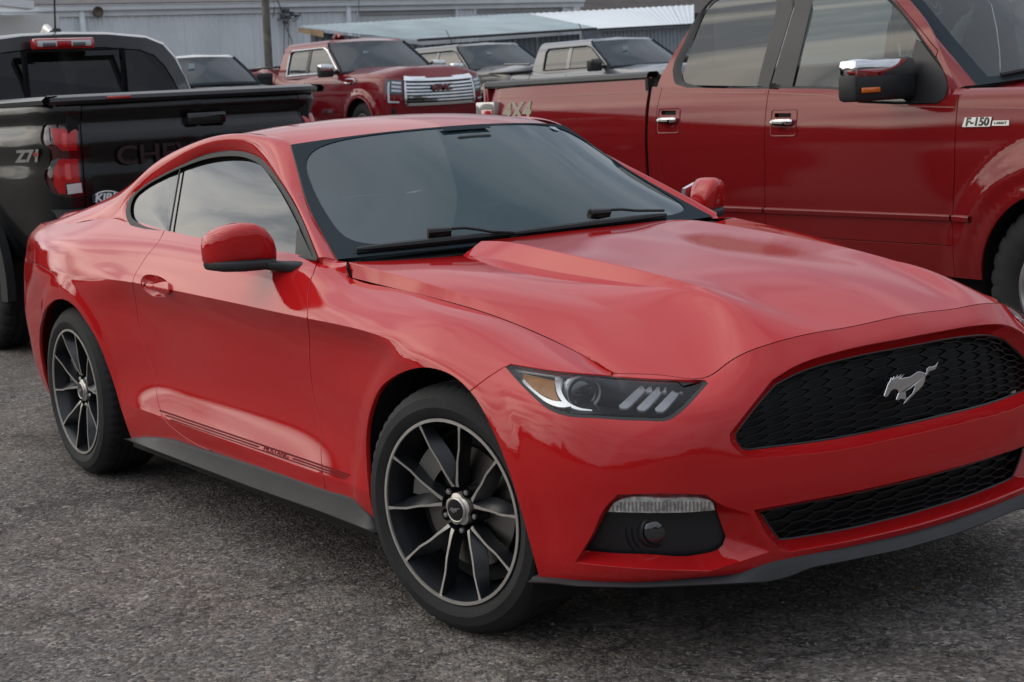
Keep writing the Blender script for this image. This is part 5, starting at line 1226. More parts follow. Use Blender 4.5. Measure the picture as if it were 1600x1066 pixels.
# dark gap floors
V = []; F = []
for q in st:
    n = len(q) // 2; qq = q.copy(); qq[:, 1] = np.clip(qq[:, 1], 0, 1.035); P = FS.O(qq[:, 0], qq[:, 1], .02); k = len(V); m = len(q); P[:n, 0] -= .02; P[n:, 0] += .02; V += list(P); F += [(k + i, k + i + 1, k + m - 2 - i, k + m - 1 - i) for i in range(n - 1)]
gp = link('shut_gap', mesh('shut_gap', V, F), DARK, PK)
# body-side moulding
xs2 = np.linspace(-3.80, -1.465, 40); sec = [(.0, -.024), (-.014, -.020), (-.017, .0), (-.015, .005), (.0, .009)]
for nm, a, b, par in (('moulding', -3.72, -2.885, 'rear_door'), ('moulding', -2.872, -1.607, 'front_door'), ('moulding', -1.594, -1.475, 'front_fender')):
    x = np.linspace(a, b, 14); rows = []
    for oy, oz in sec: q = solve_xz(FS, [(t, .742 + oz) for t in x]); P = FS.P(q[:, 0], q[:, 1]); P[:, 1] += oy; rows.append(P)
    V, F = loftgrid(rows, flipped=True); ob = link(nm, smooth_angle(mesh(nm, V, F), 30), MAR, FB.get(par, PK)); mirY(ob, 3.97)
# pinstripe
PIN = mat('pinstripe', (.30, .10, .08), .4)
for seg in ([(-5.50, 1.395), (-3.87, 1.39)], [(-3.74, 1.385), (-2.87, 1.357)], [(-2.84, 1.356), (-2.40, 1.330), (-2.27, 1.300), (-2.18, 1.280), (-2.10, 1.274), (-1.58, 1.252)], [(-1.55, 1.250), (-1.0, 1.235), (-.3, 1.18)]):
    q = resample(np.array(seg), .05); a = solve_xz(FS, q + [0, .003]); b = solve_xz(FS, q - [0, .003]); V, F = loftgrid([FS.O(b[:, 0], b[:, 1], -.0015), FS.O(a[:, 0], a[:, 1], -.0015)]); link('pinstripe', mesh('pinstripe', V, F), PIN, PK)
# door handles: dished plate outline, opening and chrome pull
for px0, par in (((1045, 189), 'rear_door'), ((1224.5, 192), 'front_door')):
    c = FS.pix([px0], 0, FUR)[0]; P0 = FS.P(c[:1], c[1:])[0]; N0_ = FS.N(c[:1], c[1:])[0]; w2, h2_ = (.095, .068); par = FB.get(par, PK)
    q = solve_xz(FS, [(P0[0] + a, P0[2] + b) for a, b in rrect(-w2, -h2_, w2, h2_, .018)])
    ring = FS.O(q[:, 0], q[:, 1], -.001); ob = MB().tube(ring, .0035, 6, closed=True).build('handle_recess', MAR, par)
    M = frame(P0, (1, 0, 0), N0_)
    MB().box((-.055, .012, -.03), (.045, .052, -.012), M).build('handle_opening', DARK, par)
    MB().tube([M @ Vector((x, .003 + .0, .022 - .012 * abs(x / .075) ** 3)) for x in np.linspace(-.078, .075, 12)], [.011] + [.0165] * 10 + [.012], 10).build('handle_pull', CHROME, par)
    MB().tube([M @ Vector((-.045, -.006, .03)), M @ Vector((.03, -.008, .03))], .012, 8).build('handle_insert', GBLK, par)
    MB().lathe([(.009, 0), (.009, .006), (0, .007)], 16, lambda r, a, h: tuple(M @ Vector((-.062 + r * math.cos(a), .0 + r * math.sin(a), .028 + h)))).build('door_lock', SATIN, par)
    MB().tube([M @ Vector((x, -.030 - .01 * (1 - (x / .05) ** 2), -.001)) for x in np.linspace(-.05, .05, 8)], .0025, 6).build('handle_lip', MAR, par)
# badge
bc = FS.pix([(1537, 191)], 0, FUR)[0]; P0 = FS.P(bc[:1], bc[1:])[0]; N0_ = FS.N(bc[:1], bc[1:])[0]; M = frame(P0 + N0_ * .004, (1, 0, 0), N0_) @ Matrix.Diagonal((.92, .84, 1, 1))
bdg = MB().prism([(-.13, -.027), (.045, -.027), (.055, .027), (-.115, .027)], lambda a, b, d: tuple(M @ Vector((a, b, d - .004))), .006).build('badge', SATIN, FB['front_fender'], bevel=.002, smooth=False)
text_obj('badge_lettering', 'F-150', .062, GBLK, bdg, M @ Matrix.Translation((-.037, 0, .0025)), .0012, 1.02, .15, .0022)
MB().prism([(.055, -.021), (.158, -.021), (.158, .007), (.060, .007)], lambda a, b, d: tuple(M @ Vector((a, b, d - .004))), .005).build('badge_plate', SATIN, bdg, smooth=False)
text_obj('badge_lettering', 'LARIAT', .020, GBLK, bdg, M @ Matrix.Translation((.107, -.007, .0015)), .0008, 1.15, 0, .0006)
# bed decal
fc_ = FS.pix([(808, 175)], 0, FUR)[0]; P0 = FS.P(fc_[:1], fc_[1:])[0]; N0_ = FS.N(fc_[:1], fc_[1:])[0]
text_obj('bed_decal', '4X4', .15, mat('decal_tan', (.36, .31, .24), .5), FB['bed_side'], frame(P0 + N0_ * .002 + [0, 0, .0], (1, 0, 0), N0_), .0005, 1.25, 0, .006)
# bed rail, tailgate, inner bed, tail lamp
RAILM = mat('rail_plastic', (.055, .058, .062), .5, var=.15)
for s in (0, 1):
    pts = []
    V = []
    for x in np.linspace(-5.58, -3.875, 12): V.append([(x, 3.018, 1.462), (x, 3.006, 1.475), (x, 3.010, 1.497), (x, 3.03, 1.508), (x, 3.085, 1.508), (x, 3.10, 1.495), (x, 3.10, 1.40)])
    Vv, F = loftgrid([list(r) for r in zip(*V)], flipped=True)
    Vv = np.array(Vv)
    if s: Vv[:, 1] = 7.94 - Vv[:, 1]; F = [f[::-1] for f in F]
    rl = link('bed_rail', smooth_angle(mesh('bed_rail', Vv, F), 40), RAILM, PK)
MB().box((-5.57, 3.085, .8), (-3.87, 3.10, 1.49)).box((-5.57, 4.84, .8), (-3.87, 4.855, 1.49)).box((-5.57, 3.1, .78), (-3.87, 4.85, .8)).box((-3.885, 3.0, .6), (-3.86, 4.94, 1.47)).build('bed_liner', mat('liner', (.012, .012, .013), .7), PK)
MB().box((-5.62, 3.02, .72), (-5.56, 4.92, 1.50)).build('tailgate', MAR, PK, bevel=.01)
TLR = mat('lamp_red', (.45, .012, .014), .12, coat=1, spec=1); TLC = mat('lamp_clear', (.55, .53, .50), .15, coat=1, metal=.4)
tl_ = MB().box((-5.62, 2.955, 1.28), (-5.40, 3.06, 1.375)).build('tail_lamp', TLC, PK, bevel=.01); MB().box((-5.55, 2.948, 1.13), (-5.42, 3.05, 1.325)).build('lamp_lens', TLR, tl_, bevel=.008)
tl2 = MB().box((-5.63, 4.88, 1.13), (-5.40, 4.985, 1.375)).build('tail_lamp', TLR, PK, bevel=.01)
MB().box((-5.75, 3.05, .52), (-5.60, 4.9, .72)).build('rear_bumper', CHROME, PK, bevel=.03)
# ---- cab upper
# rows up the cab side from the belt to the roof centre
def crow(y0, z0, xr, xf, zf=None):
    n = 9; o = []
    for i in range(n):
        t = i / (n - 1); x = xr + (xf - xr) * t; o.append((t * 2.3, x, y0, z0 + ((zf or z0) - z0) * t))
    return o
G = Surf([crow(3.015, 1.385, -3.83, -1.545, 1.26), crow(3.045, 1.47, -3.80, -1.66, 1.40), crow(3.10, 1.62, -3.72, -1.83), crow(3.165, 1.78, -3.62, -2.03), crow(3.205, 1.875, -3.54, -2.16), crow(3.27, 1.925, -3.48, -2.24), crow(3.40, 1.953, -3.42, -2.28), crow(3.97, 1.975, -3.38, -2.20)], [0, .09, .25, .42, .52, .60, .74, 1.3])
GN = G.N(np.array([1.]), np.array([.3]))[0][1]
GUR = (0.0, 2.3)
def gpx(pts, corners=(), n=5, off=0): return G.pix(curve(np.array(pts, float), corners, True, n), off, GUR)
DLO1 = [(1052, 120), (1056, 131), (1064, 134.5), (1203, 138), (1237, 138), (1300, 139.5), (1314, 141), (1328, 150), (1338, 159), (1400, 161.5), (1465, 161), (1477, 152), (1481, 132), (1474, 110), (1445, 65), (1400, 5), (1374, -20), (1340, -32), (1240, -32), (1110, -30), (1096, 5), (1072, 60)]
DLO2 = [(1064, 120), (1067, 127), (1074, 130), (1203, 134), (1237, 134), (1300, 135.5), (1318, 138), (1331, 147), (1340, 155), (1400, 158), (1462, 157), (1473, 149), (1476, 132), (1469, 112), (1438, 65), (1393, 7), (1366, -14), (1335, -24), (1240, -24), (1118, -22), (1104, 8), (1082, 60)]
d1 = gpx(DLO1); seam = G.pix(curve(np.array([(1493, 128), (1493, 118), (1457, 70), (1399, 0), (1372, -32)], float), (), False, 5), 0, GUR)
seam2 = G.pix(curve(np.array([(1016, 150), (1024, 115), (1036, 88), (1061, 33), (1081, -5), (1092, -26)], float), (), False, 5), 0, GUR)
domG = np.array([(a, 0) for a in np.arange(0, 2.3, .05)] + [(2.3, v) for v in np.arange(0, 1.3, .05)] + [(a, 1.3) for a in np.arange(2.3, 0, -.05)] + [(0, v) for v in np.arange(1.3, 0, -.05)])
GP = panelize(G, domG, (.05, .035), [d1], [strip_poly(G, seam, .0028), strip_poly(G, seam2, .0028)])
for p in GP:
    ob = add_skin('cab_shell', G, p, MAR, PK, 'R', flip=GN > 0); mirY(ob, 3.97)
def gring(name, A, a_off, B, b_off, m, bow=0):
    a = G.O(A[:, 0], A[:, 1], a_off); b = G.O(B[:, 0], B[:, 1], b_off); V, F = loftgrid([np.vstack([a, a[:1]]), np.vstack([a * .5 + b * .5, a[:1] * .5 + b[:1] * .5]) + [0, -bow, 0], np.vstack([b, b[:1]])], flipped=True)
    me = mesh(name, V, F); ob = link(name, me, m, PK); mirY(ob, 3.97); return ob
sg_ = 1 if GN < 0 else -1
d2 = gpx(DLO2); gring('window_trim', d1, -.002 * sg_, d2, .010 * sg_, SEAL, .004)
def gpatch(name, pxs, off, m, corners=None, step=(.06, .05), flange=.004, par=None):
    P = gpx(pxs, range(len(pxs)) if corners is None else corners, n=4); pc = panelize(G, P, step); ob = add_skin(name, G, pc[0], m, par or PK, 'R', off * sg_, flange, flip=GN > 0); mirY(ob, 3.97); return ob
GL_D = glass('privacy_glass', (.03, .033, .034), .012, 1.62, .012); GL_F = glass('door_glass', (.14, .17, .16), .012, 1.62, .03)
PIL = mat('pillar_black', (.020, .019, .020), .45)
gpatch('rear_door_window', [(1062, 132), (1064, 118), (1082, 58), (1106, -24), (1228, -28), (1186, 134)], .014, GL_D)
gpatch('front_door_window', [(1232, 137), (1272, -28), (1340, -26), (1368, -16), (1396, 6), (1440, 64), (1478, 125), (1470, 158), (1340, 157), (1316, 138)], .014, GL_F)
gpatch('door_pillar', [(1182, 134), (1223, -28), (1250, -28), (1200, 137)], .004, PIL); gpatch('door_pillar', [(1202, 138), (1252, -28), (1276, -28), (1236, 138)], .004, PIL)
MIRS = mat('mirror_sail_black', (.016, .016, .018), .45)
gpatch('mirror_sail', [(1421, 142), (1424, 92), (1432, 62), (1440, 66), (1474, 112), (1481, 132), (1476, 154), (1464, 161.5), (1425, 161)], -.003, MIRS, flange=.02)
# windshield and pillar
WSF = Surf([[(0, -1.54, 3.075, 1.345), (.3, -1.77, 3.13, 1.53), (.6, -2.02, 3.20, 1.74), (.85, -2.22, 3.27, 1.90)], [(0, -1.36, 3.45, 1.375), (.3, -1.62, 3.48, 1.56), (.6, -1.90, 3.50, 1.77), (.85, -2.12, 3.52, 1.925)], [(0, -1.30, 3.97, 1.38), (.3, -1.57, 3.97, 1.575), (.6, -1.86, 3.97, 1.785), (.85, -2.08, 3.97, 1.94)], [(0, -1.36, 4.49, 1.375), (.3, -1.62, 4.46, 1.56), (.6, -1.90, 4.44, 1.77), (.85, -2.12, 4.42, 1.925)], [(0, -1.54, 4.865, 1.345), (.3, -1.77, 4.81, 1.53), (.6, -2.02, 4.74, 1.74), (.85, -2.22, 4.67, 1.90)]], [0, .38, .85, 1.32, 1.7])
fw = WSF.N(np.array([.4]), np.array([.8]))[0][0] < 0
wf_ = gridmesh(WSF, np.linspace(0, .85, 16), np.linspace(0, 1.7, 24), 'windshield', glass('truck_windshield', (.42, .50, .49), .012, 1.55, .05), PK, fw)[0]
fr = []
for a0, a1, b0, b1 in ((0, .85, 0, .075), (0, .85, 1.625, 1.7), (0, .05, .075, 1.625), (.80, .85, .075, 1.625)): gridmesh(WSF, np.linspace(a0, a1, 14), np.linspace(b0, b1, 14), 'windshield_border', FRIT, wf_, fw, -.003 * (1 if not fw else -1))
A = WSF.P(np.linspace(0, .85, 14), np.zeros(14)); B = G.P(np.full(14, 2.3), np.linspace(.05, .66, 14))
V, F = loftgrid([B, A * .5 + B * .5 + [.0, -.012, .006], A + [0.0, 0.0, .004]], flipped=False); ob = link('windshield_pillar', mesh('windshield_pillar', V, F), MAR, PK); mirY(ob, 3.97)
mb = MB()
def won(u, v, h=.02): p = WSF.P(np.array([u]), np.array([v]))[0]; n = WSF.N(np.array([u]), np.array([v]))[0] * (-1 if fw else 1); return p + n * h
mb.tube([won(.03 + .06 * t, .12 + .62 * t) for t in np.linspace(0, 1, 8)], .012, 6); mb.tube([won(.03, .72, .05), won(.05, .55, .05), won(.07, .42, .04)], .009, 6); mb.build('wiper', WB, PK)
# hood and upper fender
hz = []
for x, z, w in ((-1.53, 1.335, .90), (-1.2, 1.325, .93), (-.8, 1.30, .93), (-.4, 1.25, .92), (-.12, 1.17, .88), (-.02, 1.08, .84)):
    hz.append([(x, 3.97 - w * 1.0 + .0, z - .055), (x, 3.97 - w + .05, z - .012), (x, 3.97 - w * .78, z + .012), (x + .01, 3.97 - w * .62, z + .055), (x + .015, 3.97 - w * .3, z + .065), (x + .02, 3.97, z + .066), (x + .015, 3.97 + w * .3, z + .065), (x + .01, 3.97 + w * .62, z + .055), (x, 3.97 + w * .78, z + .012), (x, 3.97 + w - .05, z - .012), (x, 3.97 + w, z - .055)])
V, F = loftgrid(hz, flipped=True); me = mesh('hood', V, F); bm = bmesh.new(); bm.from_mesh(me); bmesh.ops.recalc_face_normals(bm, faces=bm.faces); bm.to_mesh(me); bm.free(); link('hood', me, MAR, PK)
us9 = np.linspace(-1.6, .0, 20); A = FS.P(us9, np.full(20, 1.035)); B = np.array([(x, 3.97 - .93 + .02 + max(0, (x + .5)) * .12, np.interp(x, [-1.6, -1.2, -.8, -.4, 0], [1.33, 1.32, 1.295, 1.245, 1.10])) for x in A[:, 0]])
A[:, 2] = np.minimum(A[:, 2], B[:, 2] + .0)
# fender top: from the side surface's edge up to the hood, rounded
V, F = loftgrid([FS.P(us9, np.full(20, .86)), FS.P(us9, np.full(20, .86)) * .5 + B * .5 + [0, -.016, .018], B], flipped=True); ob = link('fender_top', mesh('fender_top', V, F), MAR, PK); mirY(ob, 3.97)
# front end
MB().box((-.08, 3.35, .62), (.0, 4.59, 1.08)).build('grille', CHROME, PK, bevel=.03)
for s in (0, 1): ob = MB().box((-.22, 3.05, .82), (-.03, 3.33, 1.06)).build('headlight', CLEAR if False else TLC, PK, bevel=.03); mirY(ob, 3.97) if s == 0 else bpy.data.objects.remove(ob)
MB().box((-.10, 3.06, .42), (.10, 4.88, .66)).build('front_bumper', CHROME, PK, bevel=.04)
MB().box((-5.4, 3.15, .35), (-.2, 4.79, .60)).box((-3.80, 3.06, .55), (-1.3, 4.88, .62)).build('chassis', DARK, PK)
for cx in (-.99, -4.67):
    for s in (0, 1):
        ob = MB().lathe([(.47, 3.35), (.47, 3.0)], 30, lambda r, a, h: (cx + r * math.cos(a), h, .43 + r * math.sin(a)), -.3, math.pi + .3).box((cx - .55, 3.33, .35), (cx + .55, 3.36, .98)).build('wheel_liner', DARK, PK, 60)
        if s: 
            ob.data = ob.data.copy(); ob.data.transform(Matrix.Translation((0, 7.94, 0)) @ Matrix.Scale(-1, 4, (0, 1, 0)))
def truck_wheel(loc, rz, parent, R=.415, W=.265, RR=.235, n=6, m=SATIN, tm=None):
    root = bpy.data.objects.new('wheel', None); COL.objects.link(root); root.parent = parent; root.location = loc; root.rotation_euler = (0, 0, rz)
    if parent.name in RLOC: root.matrix_parent_inverse = Matrix.Translation(-Vector(RLOC[parent.name]))
    fn = lambda r, a, y: (r * math.cos(a), y, r * math.sin(a)); h = W / 2
    ty = MB(); prof = [(RR, -h + .02), (RR + .03, -h), (RR + .09, -h - .004), (R - .035, -h + .006), (R - .012, -h + .02), (R, -h + .04), (R, -.05), (R - .012, -.045), (R - .012, -.02), (R, -.015), (R, .015), (R - .012, .02), (R - .012, .045), (R, .05), (R, h - .04), (R - .02, h - .01), (RR + .05, h), (RR, h - .02)]
    ty.lathe(prof, 120, fn); vv_ = []
    for i, v in enumerate(ty.v):
        ri, k = divmod(i, 120); r = prof[ri][0]
        if ri in (3, 4, 5, 6, 14, 15) and (k % 4) in (0,): q = (r - .012) / r; v = (v[0] * q, v[1], v[2] * q)
        vv_.append(v)
    ty.v = vv_; ty.build('tyre', tm or RUBBER, root, 30)
    rim = MB().lathe([(RR + .004, -h + .01), (RR - .008, -h + .008), (RR - .02, -h + .03), (RR - .03, 0), (RR - .03, h)], 48, fn).build('rim', m, root, 30)
    for k in range(n):
        a = 2 * math.pi * (k + .5) / n; c = Vector((math.cos(a), 0, math.sin(a))); t = Vector((-math.sin(a), 0, math.cos(a))); V = []
        for r, y, w in ((.05, -h + .05, .045), (.12, -h + .035, .032), (RR - .01, -h + .02, .042)):
            V += [c * r - t * w + Vector((0, y, 0)), c * r - t * w * .5 + Vector((0, y - .012, 0)), c * r + t * w * .5 + Vector((0, y - .012, 0)), c * r + t * w + Vector((0, y, 0)), c * r + t * w + Vector((0, y + .04, 0)), c * r - t * w + Vector((0, y + .04, 0))]
        F = [(i * 6 + q, i * 6 + (q + 1) % 6, (i + 1) * 6 + (q + 1) % 6, (i + 1) * 6 + q) for i in range(2) for q in range(6)]
        MB().add(V, F).build('spoke', m, rim, 30)
    MB().lathe([(.085, -h + .06), (.08, -h + .04), (.045, -h + .028), (.04, -h + .015), (0, -h + .012)], 24, fn).build('hub_cap', m, rim, 30)
    MB().lathe([(0, .0), (RR - .03, .0)], 24, fn).build('brake_disc', DARK, root)
    return root
for x in (-.99, -4.67):
    truck_wheel((x, 3.10, .425), 0, PK); truck_wheel((x, 4.84, .425), math.pi, PK)
# door mirror
mh = MB().box((-1.965, 2.66, 1.395), (-1.80, 2.915, 1.495)).build('mirror_cap', CHROME, FB['front_door'], bevel=.03)
mc0, mc1 = at((1332, 160), x=-1.88), at((1428, 88), x=-1.88)
bpy.data.objects.remove(mh)
y0, y1, z0, z1 = mc0[1], mc1[1], mc0[2], mc1[2]
mh = MB().box((-1.98, y0, z0), (-1.86, y1, z0 + (z1 - z0) * .66)).build('mirror_body', BLKP, FB['front_door'], bevel=.022)
MB().box((-1.975, y0 + .0, z0 + (z1 - z0) * .55), (-1.855, y1 - .005, z1 + .0)).build('mirror_cap', CHROME, mh, bevel=.028)
MB().box((-1.858, y0 + .035, z0 + .040), (-1.846, y0 + .155, z0 + .065)).build('signal_lens', mat('amber_lens', (.75, .16, .01), .2, coat=1), mh, bevel=.004)
MB().box((-1.93, y1 - .03, z0 + .095), (-1.875, y1 + .16, z0 + .125)).box((-1.93, y1 - .03, z0 + .028), (-1.875, y1 + .16, z0 + .062)).build('mirror_arm', BLKP, mh, bevel=.008)
# cabin
MB().box((-3.6, 3.15, .9), (-1.5, 4.79, 1.0)).box((-1.62, 3.12, .9), (-1.40, 4.82, 1.33)).build('cabin_trim', CAB, PK)
MB().box((-3.79, 3.1, 1.0), (-3.77, 4.84, 1.40)).build('cab_back', CAB, PK)
for y in (3.5, 4.44):
    for x in (-2.55, -3.45):
        st_ = bpy.data.objects.new('seat', None); COL.objects.link(st_); st_.parent = PK; st_.matrix_parent_inverse = Matrix.Translation(-Vector(RLOC[PK.name]))
        MB().box((x - .07, y - .27, 1.0), (x + .07, y + .27, 1.40)).build('seat_back', SEATM, st_, bevel=.05); MB().box((x, y - .27, .98), (x + .5, y + .27, 1.1)).build('cushion', SEATM, st_, bevel=.04)
# ================================================================== BLACK PICKUP, REAR TOWARDS THE CAMERA
BLK = paint('black_paint', (.006, .0065, .008), rough=.3, dirt=.012)
BO = np.array([-5.53, .928, .0]); BA = math.radians(4.41)
ca, sa = math.cos(BA), math.sin(BA); ROT = np.array([[ca, sa, 0], [-sa, ca, 0], [0, 0, 1]])   # world -> truck frame (x runs out of the tailgate)
_keep = (CAM, CR, CU, CF)
CAM, CR, CU, CF = ROT @ (CAM - BO), ROT @ CR, ROT @ CU, ROT @ CF
BT = thing('pickup_truck', 'black crew cab pickup seen from behind, tailgate and left tail lamp showing', 'pickup truck', tuple(BO), BA)
BZ = [(.62, .06), (.80, .02), (.95, .0), (1.10, -.006), (1.19, .0), (1.27, -.012), (1.345, .012), (1.40, .030), (1.44, .008), (1.505, .020)]
BV = [0, .18, .33, .48, .57, .65, .73, .79, .83, .895]
def brow(z, o):
    f = [(-5.42, -5.35, -.45), (-5.2, -5.2, -.86), (-4.7, -4.7, -.925), (-4.0, -4.0, -.925), (-3.0, -3.0, -.92), (-2.0, -2.0, -.92), (-1.5, -1.5, -.935), (-.9, -.9, -.940), (-.42, -.42, -.935)]
    rr = [(-.20, -.20, -.915), (-.06, -.085, -.865), (.06, -.03, -.77), (.25, -.012, -.60), (.55, -.004, -.3), (.85, 0, 0), (1.15, -.004, .3)]
    return [(u, x, y + o, z) for u, x, y in f] + [(u, x - o * min(1, (u + .42) / .5), y + o * max(0, 1 - (u + .42) / .5), z) for u, x, y in rr]
def bdisp(p, u, v):
    p = p.copy(); r = np.hypot(p[:, 0] + 1.30, p[:, 2] - .45); p[:, 1] -= .045 * (1 - sstep(.52, .66, r)) * (u < -.3)
    return p
BS = Surf([brow(z, o) for z, o in BZ], BV, disp=bdisp); BUR = (-5.3, .85)
def bpx(pts, corners=None, closed=True, n=4): return BS.pix(curve(np.array(pts, float), corners if corners is not None else range(len(pts)), closed, n), 0, BUR)
BLo = [(67, 197), (70, 195), (100, 196), (123, 197.5), (126, 230), (128, 270), (133, 306), (112, 309), (92, 306), (78, 299), (70, 285), (70, 268), (77, 255), (78, 245), (74, 233), (66, 226), (63, 215)]
lampP = bpx(BLo, corners=(0, 3, 6))
tg = solve_xz; gl_ = np.array([(.02 + .03 * 0, -.03), (.02, .3), (.015, .6), (.005, .92)])
sm_ = [(128, 158), (126, 200), (130, 260), (134, 320)]
q = BS.pix(resample(np.array(sm_, float), 8), 0, BUR); q = np.vstack([[(q[0, 0], .93)], q, [(q[-1, 0], -.03)]]); gs = strip_poly(BS, q, .004); gs[:, 1] = np.where(gs[:, 1] < .004, -.03, np.where(gs[:, 1] > .89, .93, gs[:, 1]))
ba = circ(-1.30, .45, .50); ba = solve_xz(BS, [p for p in ba if p[1] > .63]); ba = np.vstack([ba, [(ba[-1, 0], -.1), (ba[0, 0], -.1)]])
bf = circ(-4.46, .45, .50); bf = solve_xz(BS, [p for p in bf if p[1] > .63]); bf = np.vstack([bf, [(bf[-1, 0], -.1), (bf[0, 0], -.1)]])
cabgap = vline(BS, [(-1.62, .60), (-1.62, 1.5)], .014); cabgap[:, 1] = np.where(cabgap[:, 1] <= .001, -.03, np.where(cabgap[:, 1] >= .894, .93, cabgap[:, 1]))
domB = np.array([(a, 0) for a in np.arange(-5.42, .85, .1)] + [(.85, v) for v in np.arange(0, .895, .1)] + [(a, .895) for a in np.arange(.85, -5.42, -.05)] + [(-5.42, v) for v in np.arange(.895, 0, -.1)])
BPc = panelize(BS, domB, (.05, .026), [lampP, ba, bf], [gs, cabgap])
for nm, uv in (('bed_side', (-.6, .6)), ('tailgate', (.5, .4)), ('cab_side', (-3, .4))):
    i = piece_of(BPc, uv)
    if i is None: print('blk missing', nm); continue
    if nm == 'tailgate':
        add_skin(nm, BS, (np.where(BPc[i][0] > .85, .85, BPc[i][0]) if False else BPc[i][0], BPc[i][1]), BLK, BT, 'B')
    else:
        o = add_skin(nm, BS, BPc[i], BLK, BT, 'R'); mirrored(o)
V = []; P = BS.O(np.clip(gs[:, 0], -5, .85), np.clip(gs[:, 1], 0, .895), .02); n = len(P) // 2; P[:n, 1] += .02; P[n:, 1] -= .02
link('shut_gap', mesh('shut_gap', P, [(i, i + 1, len(P) - 2 - i, len(P) - 1 - i) for i in range(n - 1)]), DARK, BT)
# tail lamp
LR2 = mat('tail_lamp_red', (.42, .005, .008), .2, coat=.35); LRD = mat('tail_lamp_dark', (.06, .004, .006), .12, coat=1); LSM = mat('lamp_smoke', (.10, .09, .09), .15, coat=1); LWH = mat('reverse_lens', (.60, .60, .60), .18, coat=1)
def bpatch(name, pts, off, m, par, corners=None, flange=.006, both_=True):
    P = bpx(pts, corners); pc = panelize(BS, P, (.02, .015))
    if not pc: return None
    o = add_skin(name, BS, pc[0], m, par, 'R', off, flange)
    if both_: mirrored(o)
    return o
tl = add_skin('tail_lamp', BS, panelize(BS, lampP, (.02, .015))[0], LRD, BT, 'R', .012, 0); tlm = mirrored(tl)
def lp(name, pts, off, m, corners=None, flange=.008):
    P = bpx(pts, corners); pc = panelize(BS, P, (.02, .015))
    if pc: o = add_skin(name, BS, pc[0], m, tl, 'R', off, flange); mirrored(o, tlm)
lp('lamp_lens', [(79, 200), (120, 202), (121, 236), (97, 236), (84, 224)], .004, LR2)
lp('lamp_lens', [(92, 249), (122, 249), (125, 285), (102, 287), (103, 303), (92, 303), (84, 290), (82, 268)], .004, LR2)
lp('lamp_glow', [(96, 208), (104, 208), (105, 230), (98, 230)], .000, mat('lamp_bright', (.60, .015, .015), .12, coat=1))
lp('lamp_glow', [(101, 256), (109, 256), (112, 281), (103, 283)], .000, MATS['lamp_bright'])
lp('reverse_lamp', [(104, 289), (127, 286), (129, 301), (106, 304)], .002, LWH)
lp('lamp_smoke', [(69, 199), (75, 199), (77, 221), (67, 218)], .005, LSM); lp('lamp_smoke', [(79, 252), (92, 247), (85, 264), (73, 265)], .005, LSM)
# bed rail caps, tailgate lip, handle
CAPM = mat('cap_grey', (.040, .042, .047), .35, coat=.2)
rows = [[(x, -.925, 1.50), (x, -.935, 1.525), (x, -.91, 1.545), (x, -.84, 1.548), (x, -.83, 1.50)] for x in np.linspace(-1.60, -.06, 8)]
V, F = loftgrid([list(r) for r in zip(*rows)], flipped=True); rc = link('bed_rail', smooth_angle(mesh('bed_rail', V, F), 40), CAPM, BT); mirrored(rc)
sec = [(-.10, 1.49), (-.10, 1.545), (-.02, 1.55), (.022, 1.535), (.026, 1.515), (-.005, 1.495)]; rows = []
for y in np.linspace(-.885, .885, 44): rows.append([(x - .085 * (abs(y) / .885) ** 9, y, z) for x, z in sec])
V, F = loftgrid([list(r) for r in zip(*rows)], flipped=False); me = mesh('tailgate_lip', V, F); bm = bmesh.new(); bm.from_mesh(me); bmesh.ops.recalc_face_normals(bm, faces=bm.faces); bm.to_mesh(me); bm.free(); smooth_angle(me, 40); link('tailgate_lip', me, CAPM, BT)
p = at((185, 150), x=.02); MB().box((.0, p[1] - .075, 1.515), (.031, p[1] + .075, 1.532)).build('reflector', TLR, BT, bevel=.003)
p = at((323, 184), x=.01); MB().box((-.03, p[1] - .13, p[2] - .035), (.016, p[1] + .13, p[2] + .035)).build('tailgate_handle', GBLK, BT, bevel=.012); MB().box((-.0, p[1] - .10, p[2] - .022), (.019, p[1] + .09, p[2] + .006)).build('handle_recess', DARK, BT, bevel=.004)
text_obj('tailgate_lettering', 'CHEVROLET', .155, BLK, BT, frame((.0155, .0, 1.185), (0, 1, 0), (1, 0, 0)), .0012, 1.28, 0, .002)
# dealer badge
p = at((166, 309), x=.0); DW = mat('decal_white', (.75, .76, .76), .4); DB = mat('decal_navy', (.02, .03, .05), .4)
bd = MB().prism([(.085 * math.cos(t), .042 * math.sin(t)) for t in np.linspace(0, 2 * math.pi, 29)[:-1]], lambda a, b, d: (.012 - .008 + d, p[1] + a, p[2] + b), .004).build('dealer_badge', DW, BT, smooth=False)
MB().prism([(.076 * math.cos(t), .034 * math.sin(t)) for t in np.linspace(0, 2 * math.pi, 29)[:-1]], lambda a, b, d: (.0085 + d, p[1] + a, p[2] + b), .0015).build('badge_ground', DB, bd, smooth=False)
MB().box((.006, p[1] - .088, p[2] - .022), (.0112, p[1] + .088, p[2] + .022)).build('badge_bar', DB, bd, smooth=False)
text_obj('badge_lettering', 'KIRK', .062, DW, bd, frame((.0125, p[1], p[2]), (0, 1, 0), (1, 0, 0)), .001, 1.15, .2, .0022)
# flank decal
c = BS.pix([(42, 245)], 0, BUR)[0]; P0 = BS.P(c[:1], c[1:])[0]; N0_ = BS.N(c[:1], c[1:])[0]; M = frame(P0 + N0_ * .002, (1, 0, 0), N0_)
text_obj('side_decal', 'Z71', .095, mat('decal_silver', (.28, .27, .26), .4), BT, M, .0006, 1.9, .35, .004); text_obj('side_decal', '4X4', .03, mat('decal_red', (.45, .06, .05), .4), BT, M @ Matrix.Translation((.12, .01, .002)), .0006, 1.3, .3, .001)
